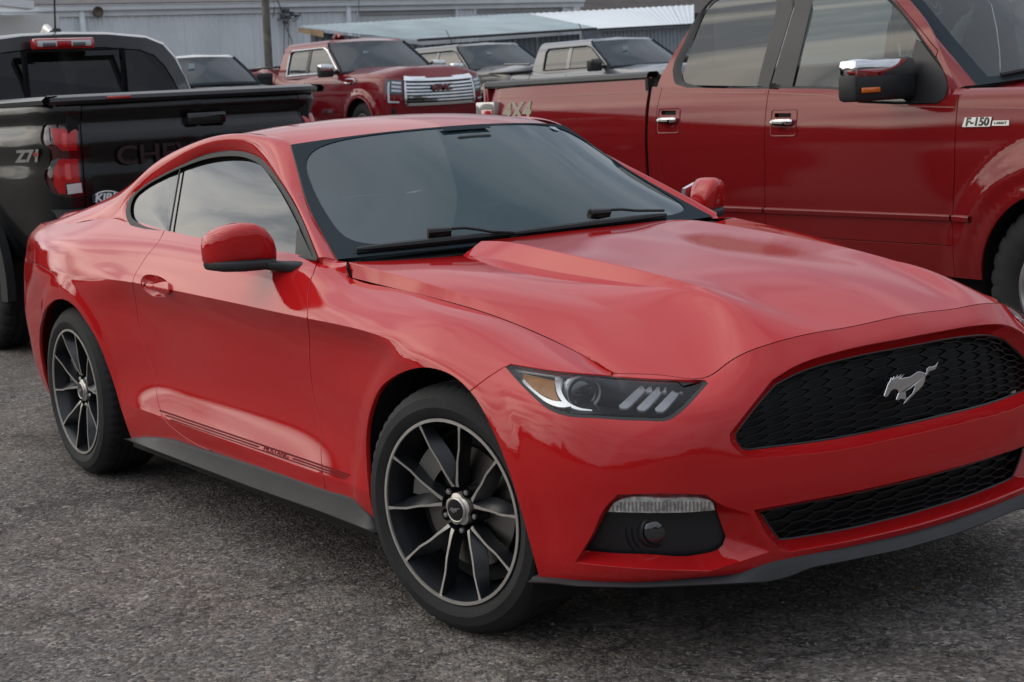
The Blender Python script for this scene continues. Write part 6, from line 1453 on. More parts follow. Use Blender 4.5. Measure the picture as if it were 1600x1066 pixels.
# arch cladding, bumper, wheels, underside
for cx in (-1.30, -4.46):
    t = np.linspace(-.25, math.pi + .25, 40); a = [(cx + .505 * math.cos(k), .45 + .505 * math.sin(k)) for k in t]; b = [(cx + .60 * math.cos(k), .45 + .60 * math.sin(k)) for k in t]
    ys = lambda P: [(x, -.975 if True else 0, max(z, .3)) for x, z in P]
    V, F = loftgrid([[(x, -.90, max(z, .35)) for x, z in a], [(x, -.985, max(z, .35)) for x, z in a], [(x, -.985, max(z, .35)) for x, z in b], [(x, -.93, max(z, .35)) for x, z in b]]); me = smooth_angle(mesh('arch_cladding', V, F), 30); mirrored(link('arch_cladding', me, BLKP, BT))
    ob = MB().lathe([(.52, -.55), (.52, -.93)], 30, lambda r, a_, h: (cx + r * math.cos(a_), h, .45 + r * math.sin(a_)), -.3, math.pi + .3).box((cx - .55, -.6, .3), (cx + .55, -.57, 1.0)).build('wheel_liner', DARK, BT, 60); mirrored(ob)
    truck_wheel((cx, -.80, .405), 0, BT, .405, .27, m=WBLK); truck_wheel((cx, .80, .405), math.pi, BT, .405, .27)
rows = [[(-.30, y, .62), (.10 - .09 * (abs(y) / .9) ** 4, y, .60), (.13 - .10 * (abs(y) / .9) ** 4, y, .66), (.12 - .10 * (abs(y) / .9) ** 4, y, .86), (.04 - .08 * (abs(y) / .9) ** 4, y, .905), (-.10, y, .91)] for y in np.linspace(-.93, .93, 24)]
V, F = loftgrid(rows); me = mesh('rear_bumper', V, F); bm = bmesh.new(); bm.from_mesh(me); bmesh.ops.recalc_face_normals(bm, faces=bm.faces); bm.to_mesh(me); bm.free(); smooth_angle(me, 40); link('rear_bumper', me, BLKP, BT)
MB().box((-5.2, -.75, .35), (-.15, .75, .62)).box((-1.6, -.83, .6), (-.1, .83, .95)).box((-1.6, -.84, .9), (-.1, -.81, 1.5)).box((-1.6, .81, .9), (-.1, .84, 1.5)).box((-.12, -.8, .7), (-.05, .8, 1.5)).build('chassis', DARK, BT)
# cab: rear wall loft, roof, rear window
def cabring(x, z0, wscale=1, drop=0):
    return [(x + .10 * 0, -.84 * wscale, z0), (x + .03, -.80 * wscale, 1.66), (x + .10, -.74 * wscale, 1.80 - drop), (x + .16, -.66 * wscale, 1.90 - drop), (x + .20, -.52 * wscale, 1.945 - drop), (x + .22, -.25, 1.965 - drop), (x + .22, 0, 1.97 - drop)]
xr = -1.62
def full(r): return r + [(x, -y, z) for x, y, z in r[-2::-1]]
back = full([(xr, -.85, 1.49), (xr - .02, -.815, 1.64), (xr - .055, -.76, 1.79), (xr - .08, -.69, 1.885), (xr - .10, -.58, 1.935), (xr - .11, -.3, 1.965), (xr - .115, 0, 1.972)])
b2 = full([(xr - .06, -.90, 1.49), (xr - .08, -.855, 1.64), (xr - .11, -.80, 1.80), (xr - .14, -.73, 1.90), (xr - .16, -.60, 1.955), (xr - .17, -.3, 1.985), (xr - .175, 0, 1.992)])
b3 = full([(xr - 1.2, -.91, 1.49), (xr - 1.2, -.865, 1.64), (xr - 1.2, -.81, 1.81), (xr - 1.2, -.74, 1.915), (xr - 1.2, -.61, 1.975), (xr - 1.2, -.3, 2.0), (xr - 1.2, 0, 2.01)])
b4 = full([(xr - 2.1, -.90, 1.49), (xr - 2.05, -.86, 1.62), (xr - 2.0, -.80, 1.79), (xr - 1.95, -.73, 1.89), (xr - 1.9, -.60, 1.95), (xr - 1.88, -.3, 1.975), (xr - 1.87, 0, 1.98)])
V, F = loftgrid([back, b2, b3, b4]); me = mesh('cab_shell', V, F); bm = bmesh.new(); bm.from_mesh(me); bmesh.ops.recalc_face_normals(bm, faces=bm.faces); bm.to_mesh(me); bm.free(); smooth_angle(me, 45); link('cab_shell', me, BLK, BT)
CABB = mat('cab_back_grey', (.022, .023, .027), .30, coat=.5)
rear = [tuple(p_) for p_ in back]; cpt = np.mean(rear, 0)
ri = [(x, y * .90, 1.53 if z < 1.5 else 1.47 + (z - 1.47) * .83) for x, y, z in rear]
V, F = loftgrid([rear, [(x + .004, y, z) for x, y, z in ri]]); link('cab_rear_frame', mesh('cab_rear_frame', V, F + [(0, 13 - 1, 25, 13)]), CABB, BT)
rw = MB().add([(x - .006, y, z) for x, y, z in ri], [tuple(range(len(ri)))]).build('rear_window', glass('rear_glass', (.06, .065, .065), .012, 1.42, .006), BT, smooth=False)
MB().box((xr - .035, -.36, 1.53), (xr + .006, -.335, 1.86)).box((xr - .035, .335, 1.53), (xr + .006, .36, 1.86)).box((xr - .04, -.36, 1.855), (xr + .0, .36, 1.868)).build('slider_frame', GBLK, rw)
# front hood, windshield so the far side closes
V, F = loftgrid([full([(-5.25, -.84, .95), (-5.3, -.7, 1.05), (-5.32, -.5, 1.1), (-5.33, -.3, 1.30), (-5.33, -.2, 1.30), (-5.33, -.1, 1.30), (-5.33, 0, 1.30)]), full([(-5.0, -.9, 1.2), (-5.0, -.8, 1.27), (-5, -.6, 1.30), (-5, -.4, 1.31), (-5, -.3, 1.31), (-5, -.1, 1.32), (-5, 0, 1.32)]), full([(-4.1, -.91, 1.40), (-4.1, -.8, 1.46), (-4.1, -.6, 1.48), (-4.1, -.4, 1.49), (-4.1, -.3, 1.49), (-4.1, -.1, 1.50), (-4.1, 0, 1.50)])]); link('hood', smooth_angle(mesh('hood', V, F), 40), BLK, BT)
V, F = loftgrid([b4, full([(-4.1, -.88, 1.48), (-4.12, -.86, 1.49), (-4.13, -.8, 1.5), (-4.14, -.7, 1.5), (-4.15, -.55, 1.5), (-4.2, -.3, 1.5), (-4.2, 0, 1.5)])]); link('windshield', mesh('windshield', V, F), MATS['truck_windshield'], BT)
for y in (-.38, .38):
    for x, in ((-3.2,), (-2.15,)):
        st_ = bpy.data.objects.new('seat', None); COL.objects.link(st_); st_.parent = BT
        MB().box((x - .07, y - .25, 1.0), (x + .07, y + .25, 1.56)).build('seat_back', SEATM, st_, bevel=.05); MB().box((x - .05, y - .14, 1.58), (x + .05, y + .14, 1.76)).build('headrest', SEATM, st_, bevel=.045)
MB().box((-3.9, -.85, 1.0), (-1.65, .85, 1.05)).build('cab_floor', CAB, BT)
# high stop lamp
pl, pr_ = at((50, 57), x=xr - .02), at((146, 57), x=xr - .02); zc = 1.905
sl_ = MB().box((xr - .07, pl[1], zc - .035), (xr - .005, pr_[1], zc + .038)).build('stop_lamp', TLR, BT, bevel=.014)
ym = (pl[1] + pr_[1]) / 2; w_ = (pr_[1] - pl[1]) / 2
MB().box((xr - .03, ym - w_ * .88, zc - .018), (xr + .000, ym + w_ * .88, zc + .024)).build('stop_lens', LWH, sl_, bevel=.006); MB().box((xr - .03, ym - w_ * .26, zc - .02), (xr + .004, ym + w_ * .22, zc + .020)).build('stop_lens', LR2, sl_, bevel=.006)
for a, b in ((-.72, -.30), (.26, .68)): MB().box((xr - .03, ym + w_ * a, zc - .018), (xr + .003, ym + w_ * b, zc + .010)).build('cargo_lens', LSM, sl_, bevel=.004)
# aerial with shark-fin foot
p = at((86, 44), x=-2.1); MB().tube([(p[0], p[1], 1.99), (p[0] + .0, p[1] + .0, 2.03)], [.05, .035], 12).tube([(p[0], p[1], 2.02), (p[0], p[1] + .03, 2.45)], .007, 6).build('aerial', BLKP, BT)
MB().tube([(p[0] - .12, p[1] - .05, 1.985), (p[0] - .02, p[1] - .05, 2.03), (p[0] + .05, p[1] - .05, 2.0)], [.02, .035, .02], 8).build('aerial_fin', SATIN, BT)
CAM, CR, CU, CF = _keep
# ================================================================== VEHICLES PARKED IN THE BACK ROW
def back_vehicle(label, cat, name, loc, sp):
    T = thing(name, label, cat, loc); m = sp['paint']; W = sp.get('W', 1.0); zb = sp.get('belt', 1.31); zr = sp.get('roof', 1.88); wb = sp.get('wb', 3.7); tail = -wb - 1.15; cabx = sp.get('cab', -3.25); hz_ = sp.get('hood', 1.32); bed = sp.get('bed', 1.42); xc = sp.get('cowl', -.62)
    def ztop(x):
        return float(np.interp(x, [tail, cabx - .1, cabx + .1, xc - .2, xc + .1, .3, .75, .95], [bed, bed, zb, zb, zb - .02, hz_ - .07, hz_ - .13, hz_ - .20]))
    def row(f, o):
        k = []
        for u, x, w in ((tail - .1, tail - .02, .55), (tail + .05, tail + .03, .90), (tail + .3, tail + .3, .965), (cabx - .5, cabx - .5, .98), (cabx + .3, cabx + .3, .98), (-1.8, -1.8, .98), (-1.0, -1.0, .98), (-.5, -.5, .99), (0, 0, 1.0), (.4, .4, .99), (.66, .66, .955), (.86, .80, .87), (1.06, .875, .72), (1.3, .92, .50), (1.6, .945, .22), (1.82, .95, 0), (2.04, .945, -.22)):
            zt = ztop(x); z = .42 + (zt - .42) * f; k.append((u, x - (o if u > .7 else 0) * (1 if u > 1 else .6), -(w * W - (o if u < 1.1 else 0)), z))
        return k
    FF = [(0, .05), (.2, .015), (.42, .0), (.62, 0), (.8, .012), (.92, .035), (1.0, .075)]
    def dsp(p, u, v):
        p = p.copy()
        for cx in (0, -wb):
            r = np.hypot(p[:, 0] - cx, p[:, 2] - .45); p[:, 1] -= .035 * (1 - sstep(.52, .62, r)) * (abs(u - cx) < .8)
        return p
    S = Surf([row(f, o) for f, o in FF], [0, .18, .38, .56, .72, .83, .92], disp=dsp)
    a = [solve_xz(S, [q for q in circ(cx, .45, .47) if q[1] > .43]) for cx in (0, -wb)]; a = [np.vstack([q, [(q[-1, 0], -.1), (q[0, 0], -.1)]]) for q in a]
    us0 = tail - .1; dom = np.array([(x, 0) for x in np.arange(us0, 1.82, .12)] + [(1.82, v) for v in np.arange(0, .92, .1)] + [(x, .92) for x in np.arange(1.82, us0, -.06)] + [(us0, v) for v in np.arange(.92, 0, -.1)])
    vl = [vline(S, [(x, .42), (x, 1.6)], w) for x, w in ((cabx, .012), ((cabx + xc) / 2 - .12, .005), (xc, .005))]
    for q in vl: q[:, 1] = np.where(q[:, 1] <= .001, -.03, np.where(q[:, 1] >= .919, .95, q[:, 1]))
    if sp.get('suv'): vl = vl[1:]
    pcs = panelize(S, dom, (.085, .05), a, vl); nm = {}
    for i, p in enumerate(pcs):
        c = p[0][:, 0].mean(); n_ = 'front_end' if p[0][:, 0].max() > 1.5 else ('bed_side' if c < cabx else ('rear_door' if c < (cabx + xc) / 2 - .12 else 'front_door'))
        if n_ == 'front_end': add_skin(n_, S, p, m, T, 'B')
        else: o = add_skin(n_, S, p, m, T, 'R', flange=.02); mirrored(o)
    # hood
    rows = []
    for x in np.linspace(xc - .05, .82, 12):
        q = S.P(np.array([x if x < .6 else x * 1.12]), np.array([.92]))[0]; w = -q[1]; zc = float(np.interp(x, [xc, .3, .7, .85], [hz_ + .035, hz_ + .01, hz_ - .035, hz_ - .085])); r = []
        for f in (-1, -.93, -.78, -.62, -.5, -.25, 0, .25, .5, .62, .78, .93, 1): r.append((q[0] + .05 * (1 - f * f) * (x > .3), w * f, q[2] + (zc - q[2]) * min(1, (1 - abs(f)) * 2.6) ** .8 + (.02 if abs(f) < .6 else 0)))
        rows.append(r)
    fe = rows[-1]; rows.append([(.94 - .30 * abs(y / .9) ** 3, y * .98, z - .13) for x, y, z in fe])
    V, F = loftgrid(rows, flipped=False); me = mesh('hood', V, F); bm = bmesh.new(); bm.from_mesh(me); bmesh.ops.recalc_face_normals(bm, faces=bm.faces); bm.to_mesh(me); bm.free(); link('hood', me, m, T)
    # cab upper
    rb, rt = sp.get('rear_base', cabx + .02), sp.get('rear_top', cabx + .14); fb, ft_ = xc - .04, sp.get('ws_top', -1.42)
    def cr2(w, z, f):
        x0 = rb + (rt - rb) * f; x1 = fb + (ft_ - fb) * f; return [(t * 2.0, x0 + (x1 - x0) * t, -w * W, z) for t in np.linspace(0, 1, 7)]
    H = zr - zb
    G2 = Surf([cr2(.915, zb - .02, 0), cr2(.88, zb + H * .25, .27), cr2(.83, zb + H * .55, .60), cr2(.775, zb + H * .82, .9), cr2(.725, zb + H * .945, 1.0), cr2(.58, zb + H * .995, 1.06), cr2(0, zb + H * 1.035, 1.12)], [0, .17, .36, .54, .64, .85, 1.35])
    gs_ = -1 if G2.N(np.array([1.]), np.array([.3]))[0][1] > 0 else 1
    z0, z1 = zb + .035, zb + H * .78
    def gx(t, f): x0 = rb + (rt - rb) * f; x1 = fb + (ft_ - fb) * f; return x0 + (x1 - x0) * t
    fz = lambda z: (z - zb) / H
    DL = [(gx(.15, fz(z0)), z0), (gx(.93, fz(z0)), z0), (gx(.95, fz(z0 + .05)), z0 + .05), (gx(.93, fz(z1 - .05)) - .02, z1 - .05), (gx(.86, fz(z1)), z1), (gx(.19, fz(z1)), z1), (gx(.155, fz(z1 - .06)), z1 - .06)]
    q = solve_xz(G2, resample(curve(np.array(DL), range(7), True, 2), .03, True)); domg = np.array([(x, 0) for x in np.arange(0, 2.0, .1)] + [(2.0, v) for v in np.arange(0, 1.35, .1)] + [(x, 1.35) for x in np.arange(2.0, 0, -.1)] + [(0, v) for v in np.arange(1.35, 0, -.1)])
    for p in panelize(G2, domg, (.09, .06), [q]): o = add_skin('cab_shell', G2, p, m, T, 'R', flip=gs_ < 0, flange=.015); mirrored(o)
    rim_ = G2.O(q[:, 0], q[:, 1], -.004 * gs_); o = MB().tube(rim_, .016 if sp.get('trim') else .011, 6, closed=True).build('window_trim', CHROME if sp.get('trim') else SEAL, T); mirrored(o)
    xm = (cabx + xc) / 2 - .12
    for nm_, cond in (('rear_window_glass', lambda x: x < xm - .05), ('front_window_glass', lambda x: x > xm + .05)):
        pass
    c = q.mean(0); rings = [c + (q - c) * t for t in (1, .75, .5, .25, .05)]
    V = []; 
    for r in rings: V += list(G2.O(r[:, 0], r[:, 1], .012 * gs_))
    n = len(q); F = [(i * n + k, i * n + (k + 1) % n, (i + 1) * n + (k + 1) % n, (i + 1) * n + k) for i in range(4) for k in range(n)] + [tuple(4 * n + k for k in range(n))]
    me = mesh('side_window', V, F); bm = bmesh.new(); bm.from_mesh(me); bmesh.ops.recalc_face_normals(bm, faces=bm.faces); bm.to_mesh(me); bm.free(); o = link('side_window', me, sp.get('glass', GL_D), T); mirrored(o)
    pz = np.linspace(z0, z1, 6); P1 = solve_xz(G2, [(xm - .05 - .16 * fz(z) * 0, z) for z in pz]); P2 = solve_xz(G2, [(xm + .06, z) for z in pz]); V, F = loftgrid([G2.O(P1[:, 0], P1[:, 1], .004 * gs_), G2.O(P2[:, 0], P2[:, 1], .004 * gs_)]); o = link('door_pillar', mesh('door_pillar', V, F), sp.get('pillar', PIL), T); mirrored(o)
    # windshield
    A = G2.P(np.full(10, 2.0), np.linspace(0.02, .60, 10)); nn = 15; rows = []
    for k in range(nn):
        f = -1 + 2 * k / (nn - 1); rows.append([(x + .16 * (1 - f * f), y * -f, z + .02 * (1 - f * f)) for x, y, z in A])
    V, F = loftgrid(rows); me = mesh('windshield', V, F); bm = bmesh.new(); bm.from_mesh(me); bmesh.ops.recalc_face_normals(bm, faces=bm.faces); bm.to_mesh(me); bm.free(); ws_ = link('windshield', me, sp.get('wsglass', MATS['truck_windshield']), T)
    t_ = [r[-1] for r in rows]; mid = G2.P(np.full(8, 2.0), np.linspace(.60, 1.35, 8)); V = []; 
    top = [(x, y, z) for x, y, z in mid] + [(x, -y, z) for x, y, z in mid[::-1][1:]]; V, F = loftgrid([t_, top]); link('header', mesh('header', V, F), m, T)
    wv = MB()
    for r0_, r1_ in ((0, 1), (nn - 2, nn - 1)):
        pass
    e1 = [Vector(p_) + Vector((.004, 0, .002)) for p_ in rows[0]]; e2 = [Vector(p_) + Vector((.004, 0, .002)) for p_ in rows[-1]]
    wv.tube(e1, .022, 5).tube(e2, .022, 5).tube([Vector(r[0]) + Vector((.0, 0, .01)) for r in rows], .03, 5); wv.build('windshield_border', FRIT, ws_)
    MB().box((xc - .62, -.10, zr - .19), (xc - .60, .10, zr - .14)).build('interior_mirror', DARK, ws_); MB().box((rows[7][5][0] - .04, -.32, zb + .22), (rows[7][5][0] - .03, -.22, zb + .38)).build('window_sticker', STK, ws_)
    MB().box((cabx + .06, -.86, .8), (xc, .86, zb - .12)).box((cabx + .03, -.84, .8), (cabx + .06, .84, zb + .05)).build('cabin', CAB, T)
    for y in (-.4, .4):
        for x in (-1.9, -2.7): MB().box((x - .07, y - .26, 1.0), (x + .07, y + .26, zb + .20)).box((x - .05, y - .13, zb + .22), (x + .05, y + .13, zb + .38)).build('seat', SEATM, T, bevel=.04)
    V, F = loftgrid([[tuple(p_) for p_ in G2.P(np.zeros(8), np.linspace(0, 1.35, 8))], [(rb, -W * .9 * (1 - k / 7), zb) for k in range(8)]]); o = link('cab_rear', mesh('cab_rear', V, F), m, T); mirrored(o)
    # wheels, arches, chassis
    for cx in (0, -wb):
        truck_wheel((cx, -W + .16, .42), 0, T, .42, .27, n=6, m=sp.get('rim', SATIN)); truck_wheel((cx, W - .16, .42), math.pi, T, .42, .27, n=6, m=sp.get('rim', SATIN))
        o = MB().lathe([(.49, -.6), (.49, -W + .03)], 24, lambda r, a_, h: (cx + r * math.cos(a_), h, .45 + r * math.sin(a_)), -.3, math.pi + .3).box((cx - .5, -.62, .35), (cx + .5, -.6, .98)).build('wheel_liner', DARK, T); mirrored(o)
        t = np.linspace(-.15, math.pi + .15, 30); o = MB().tube([(cx + .475 * math.cos(k), -W - .028, .45 + .475 * math.sin(k)) for k in t], .016, 6).build('arch_lip', sp.get('archm', m), T); mirrored(o)
    MB().box((tail + .1, -.8, .35), (.7, .8, .75)).build('chassis', DARK, T)
    if not sp.get('suv'):
        MB().box((tail + .02, -.93, bed - .9), (tail + .06, .93, bed)).build('tailgate', m, T, bevel=.01)
        for s in (1, -1): MB().box((tail + .05, s * .86 - .06, bed - .02), (cabx - .02, s * .86 + .06, bed + .015)).build('bed_rail', BLKP, T, bevel=.01)
        MB().box((tail + .05, -.84, bed - .45), (cabx - .02, .84, bed - .42)).box((cabx - .02, -.84, bed - .45), (cabx, .84, bed)).build('bed_liner', DARK, T)
    # mirrors and handles
    for s in (1, -1):
        mm = MB().box((xc - .34, s * (W + .12) - .13, zb - .04), (xc - .20, s * (W + .12) + .13, zb + .17)).build('mirror_body', BLKP, T, bevel=.03)
        MB().box((xc - .335, s * (W + .12) - .128, zb + .06), (xc - .19, s * (W + .12) + .128, zb + .178)).build('mirror_cap', sp.get('mircap', CHROME), mm, bevel=.03)
        MB().box((xc - .28, s * (W - .04) - .06, zb + .0), (xc - .20, s * (W - .04) + .06, zb + .06)).build('mirror_arm', BLKP, mm)
        for x in (cabx + .28, xm + .28): MB().box((x - .11, s * (W - .0) - .03, zb - .19), (x + .11, s * W + .005 * s + (.0), zb - .15)).build('door_handle', sp.get('handle', CHROME), T, bevel=.012)
    return T, S
def sfront(S, u0, u1, v0, v1, off, name, m, T, nu=14, nv=5, thick=.02, mirror=True):
    U = np.linspace(u0, u1, nu); Vv = np.linspace(v0, v1, nv); rows = [S.O(U, np.full(nu, v), off) for v in Vv]
    b0, b1 = S.O(U, np.full(nu, v0), off + thick), S.O(U, np.full(nu, v1), off + thick); rows = [b0] + rows + [b1]
    V, F = loftgrid(rows, flipped=True); me = smooth_angle(mesh(name, V, F), 30); o = link(name, me, m, T)
    if mirror: mirrored(o)
    return o
DRED = paint('deep_red_paint', (.17, .004, .009), rough=.4, dirt=.01, metal=.1, spec=0); GREYP = paint('grey_paint', (.030, .029, .028), rough=.4, dirt=.02, metal=.3); SILV = paint('silver_blue_paint', (.105, .115, .135), rough=.4, dirt=.02, metal=.3); WHT = paint('white_paint', (.55, .52, .50), rough=.4, dirt=.05)
WSG = glass('far_windshield', (.22, .30, .29), .02, 1.6, .10, (.16, .21, .22))
# --- deep red truck with the large chrome grille
T, S = back_vehicle('deep red crew cab pickup with a wide chrome bar grille in the back row', 'pickup truck', 'pickup_truck', (-20.46, 11.44, .55), dict(paint=DRED, trim=True, roof=1.93, belt=1.33, hood=1.37, wsglass=WSG, bed=1.55, cab=-3.12))
gr = sfront(S, 1.14, 1.82, .40, .87, -.010, 'grille', GBLK, T, 20, 8); grm = [o for o in T.children if o.name.startswith('grille')]
sfront(S, 1.10, 1.82, .83, .925, -.055, 'grille_top_bar', CHROME, T, 20, 4, .05)
for k in range(7):
    v0 = .405 + k * .061
    sfront(S, 1.15 + .012 * max(0, 2 - k), 1.82, v0, v0 + .030, -.03, 'grille_bar', CHROME, T, 20, 3, .02)
sfront(S, 1.115, 1.15, .42, .86, -.035, 'grille_frame', CHROME, T, 3, 10, .03); sfront(S, 1.14, 1.82, .385, .402, -.04, 'grille_frame', CHROME, T, 20, 3, .03)
for k in range(4): sfront(S, 1.22 + k * .13, 1.235 + k * .13, .42, .82, -.02, 'grille_slat', GBLK, T, 3, 8, .02)
LG = mat('lamp_glow_far', (.55, .60, .66), .2, coat=1); LD = mat('lamp_dark_far', (.05, .055, .065), .1, coat=1)
sfront(S, .74, 1.09, .60, .86, -.006, 'headlight', LD, T, 8, 5); sfront(S, .80, .84, .44, .80, -.012, 'running_lamp', LG, T, 3, 8); sfront(S, .84, 1.02, .44, .47, -.012, 'running_lamp', LG, T, 6, 3)
for k in range(3): sfront(S, .88, 1.06, .64 + k * .07, .68 + k * .07, -.012, 'lamp_element', LG, T, 5, 3)
text_obj('grille_lettering', 'GMC', .14, mat('logo_red', (.14, .008, .01), .2, coat=1), T, frame((1.005, 0, 1.02), (0, 1, 0), (1, 0, 0)), .015, 1.25, 0, .006)
sfront(S, .72, 1.82, .16, .30, -.03, 'lower_bumper', DRED, T, 24, 4, .04); sfront(S, .9, 1.82, .02, .15, -.02, 'skid_panel', BLKP, T, 20, 3, .04); sfront(S, .86, .93, .20, .34, -.034, 'fog_slot', DARK, T, 3, 4)
MB().tube([(-.42, -1.005, 1.17), (-.25, -1.01, 1.16), (-.10, -1.01, 1.20), (-.14, -1.01, 1.23), (-.42, -1.0, 1.235), (-.45, -1.0, 1.19)], .012, 6, closed=True).build('fender_vent', CHROME, T)
MB().tube([(-1.75, -.3, 1.97), (-1.85, -.3, 2.05), (-1.95, -.3, 1.97)], [.06, .03, .06], 8).build('aerial_fin', DRED, T, bevel=0)
text_obj('door_lettering', 'SIERRA', .09, CHROME, T, frame((-1.15, -1.0, .72), (1, 0, 0), (0, -1, 0)), .004, 1.4, .2)
# --- dark grey truck
T, S = back_vehicle('dark grey pickup with a bright chrome grille bar beside the deep red truck', 'pickup truck', 'pickup_truck', (-23.1, 15.77, .55), dict(paint=GREYP, roof=1.88, belt=1.32, hood=1.36, wsglass=WSG, pillar=GREYP, glass=glass('far_side_glass', (.10, .11, .10), .02, 1.7, .03)))
sfront(S, 1.05, 1.82, .40, .86, -.012, 'grille', GBLK, T, 16, 6); sfront(S, 1.0, 1.82, .80, .915, -.06, 'grille_top_bar', CHROME, T, 20, 4, .05)
for k in range(6): sfront(S, 1.06, 1.82, .44 + k * .06, .465 + k * .06, -.03, 'grille_bar', CHROME, T, 16, 3)
sfront(S, .70, 1.0, .60, .84, -.01, 'headlight', LG, T, 8, 4)
for s in (1, -1):
    MB().tube([(-.2, s * .45, 1.415), (.6, s * .40, 1.385)], .02, 6).build('hood_crease', GREYP, T)
MB().tube([(.35, -1.005, 1.20), (.1, -1.01, 1.23), (-.25, -1.01, 1.22), (-.5, -1.0, 1.15)], .012, 6).build('fender_trim', BLKP, T)
MB().tube([(-2.2, -.35, 1.93), (-2.35, -.38, 2.2)], .009, 5).build('aerial', BLKP, T)
# --- silver truck
T, S = back_vehicle('silver blue crew cab pickup behind the bed of the dark red pickup', 'pickup truck', 'pickup_truck', (-18.7, 15.73, .5), dict(paint=SILV, roof=1.79, belt=1.25, hood=1.24, W=.93, wsglass=WSG, mircap=GREYP, handle=BLKP, pillar=SILV, glass=MATS['far_side_glass'], bed=1.30, wb=3.3, cab=-3.1))
sfront(S, 1.05, 1.82, .40, .86, -.012, 'grille', GBLK, T, 16, 6); sfront(S, .70, 1.0, .60, .84, -.01, 'headlight', LG, T, 8, 4)
MB().tube([(-2.1, -.3, 1.84), (-2.25, -.33, 2.1)], .009, 5).build('aerial', BLKP, T)
# --- pale vehicle whose windshield shows over the black pickup
T, S = back_vehicle('pale vehicle whose windshield and roof show above the bed of the black pickup', 'car', 'parked_car', (-21.0, 8.43, .55), dict(paint=WHT, roof=1.76, belt=1.24, hood=1.17, W=.90, wsglass=WSG, mircap=BLKP, handle=BLKP, suv=True, wb=2.9, cab=-3.2, ws_top=-1.32, bed=1.24))
sfront(S, 1.05, 1.82, .40, .80, -.012, 'grille', GBLK, T, 16, 6); sfront(S, .70, 1.0, .60, .84, -.01, 'headlight', LG, T, 8, 4)
# ================================================================== BUILDINGS AND YARD
XW = -34.0
SID = mat('white_siding', (.74, .77, .80), .55, var=.06, vscale=1.3, tint=(.80, .82, .85)); TRIMW = mat('white_trim', (.76, .78, .80), .5, var=.06, vscale=3); DOORM = mat('roller_door_paint', (.64, .65, .66), .5, var=.06, vscale=2); ROOFG = mat('roof_dark', (.10, .085, .085), .7, var=.3, vscale=4)
WALLP = mat('pale_wall', (.66, .66, .64), .7, var=.06, vscale=1)
B = wthing('warehouse', 'long white ribbed metal warehouse with roller doors across the back of the lot', 'building', (XW, 17, .5))
y0w, y1w = 8.0, 25.25; ze = 3.80
# ribbed sheets, each a panel of its own
def sheet(xa, ya, yb, z0, z1, pitch=.18, d=.025, m=SID, par=None, name='siding_panel'):
    pts = []; y = ya
    while y < yb - 1e-6:
        e = min(pitch, yb - y); pts += [(y, 0), (y + e * .62, 0), (y + e * .70, d), (y + e * .90, d), (y + e, 0)] if e > pitch * .9 else [(y, 0), (y + e, 0)]; y += e
    V = [(xa + o, y_, z0) for y_, o in pts] + [(xa + o, y_, z1) for y_, o in pts]; n = len(pts)
    return link(name, mesh(name, V, [(i, i + 1, n + i + 1, n + i) for i in range(n - 1)], smooth=False), m, par)
doors = [(18.2, 21.15, 3.68), (21.8, 24.7, 3.70)]
y = y0w
edges = [8.0]
while edges[-1] < y1w: edges.append(min(y1w, edges[-1] + .9))
cutx = sorted(set([e_ for e_ in edges if not any(a < e_ < b for a, b, z in doors)] + [d_[0] for d_ in doors] + [d_[1] for d_ in doors]))
for a, b in zip(cutx[:-1], cutx[1:]):
    dr = [d_ for d_ in doors if d_[0] - 1e-6 <= a and b <= d_[1] + 1e-6]
    sheet(XW, a, b - .004, dr[0][2] if dr else .3, ze, par=B)
for a, b, z in doors:
    d_ = bpy.data.objects.new('roller_door', None); COL.objects.link(d_); d_.parent = B; d_.matrix_parent_inverse = Matrix.Translation(-Vector(RLOC[B.name]))
    k = 0; zz = .45
    while zz < z - .02:
        z2 = min(z, zz + .52); MB().box((XW - .14, a, zz + .006), (XW - .10, b, z2 - .006)).build('door_panel', DOORM, d_, bevel=.006); zz = z2
    for q in ((a - .07, a), (b, b + .07)): MB().box((XW - .12, q[0], .4), (XW + .045, q[1], z + .07)).build('door_jamb', TRIMW, d_)
    MB().box((XW - .12, a, z), (XW + .045, b, z + .07)).build('door_head', TRIMW, d_)
MB().box((XW - .02, y0w - .2, ze + .0), (XW + .16, y1w + .15, ze + .13)).build('gutter', TRIMW, B, bevel=.02); MB().box((XW + .02, y0w - .2, ze - .12), (XW + .07, y1w + .15, ze - .004)).build('fascia', TRIMW, B)
MB().add([(XW + .2, y0w - .3, ze + .135), (XW + .2, y1w + .2, ze + .135), (XW - 9, y1w + .2, ze + 1.9), (XW - 9, y0w - .3, ze + 1.9), (XW + .2, y0w - .3, ze + .16), (XW + .2, y1w + .2, ze + .16), (XW - 9, y1w + .2, ze + 1.95), (XW - 9, y0w - .3, ze + 1.95)], [(0, 1, 2, 3), (7, 6, 5, 4), (0, 4, 5, 1), (1, 5, 6, 2), (2, 6, 7, 3), (3, 7, 4, 0)]).build('roof', ROOFG, B, smooth=False)
MB().box((XW - 9, y1w - .02, .3), (XW - .03, y1w, ze)).box((XW - 9, y0w, .3), (XW - .03, y0w + .02, ze)).box((XW - .4, y0w + .1, .3), (XW - .35, y1w - .1, ze)).build('side_wall', SID, B)
MB().box((XW + .03, y1w - .22, .3), (XW + .07, y1w + .02, ze - .13)).build('corner_trim', TRIMW, B)
for y_ in (10.85, 18.85 - .98):
    MB().box((XW + .03, y_ - .06, .4), (XW + .12, y_ + .06, ze - .0)).build('downspout', TRIMW, B, bevel=.015)
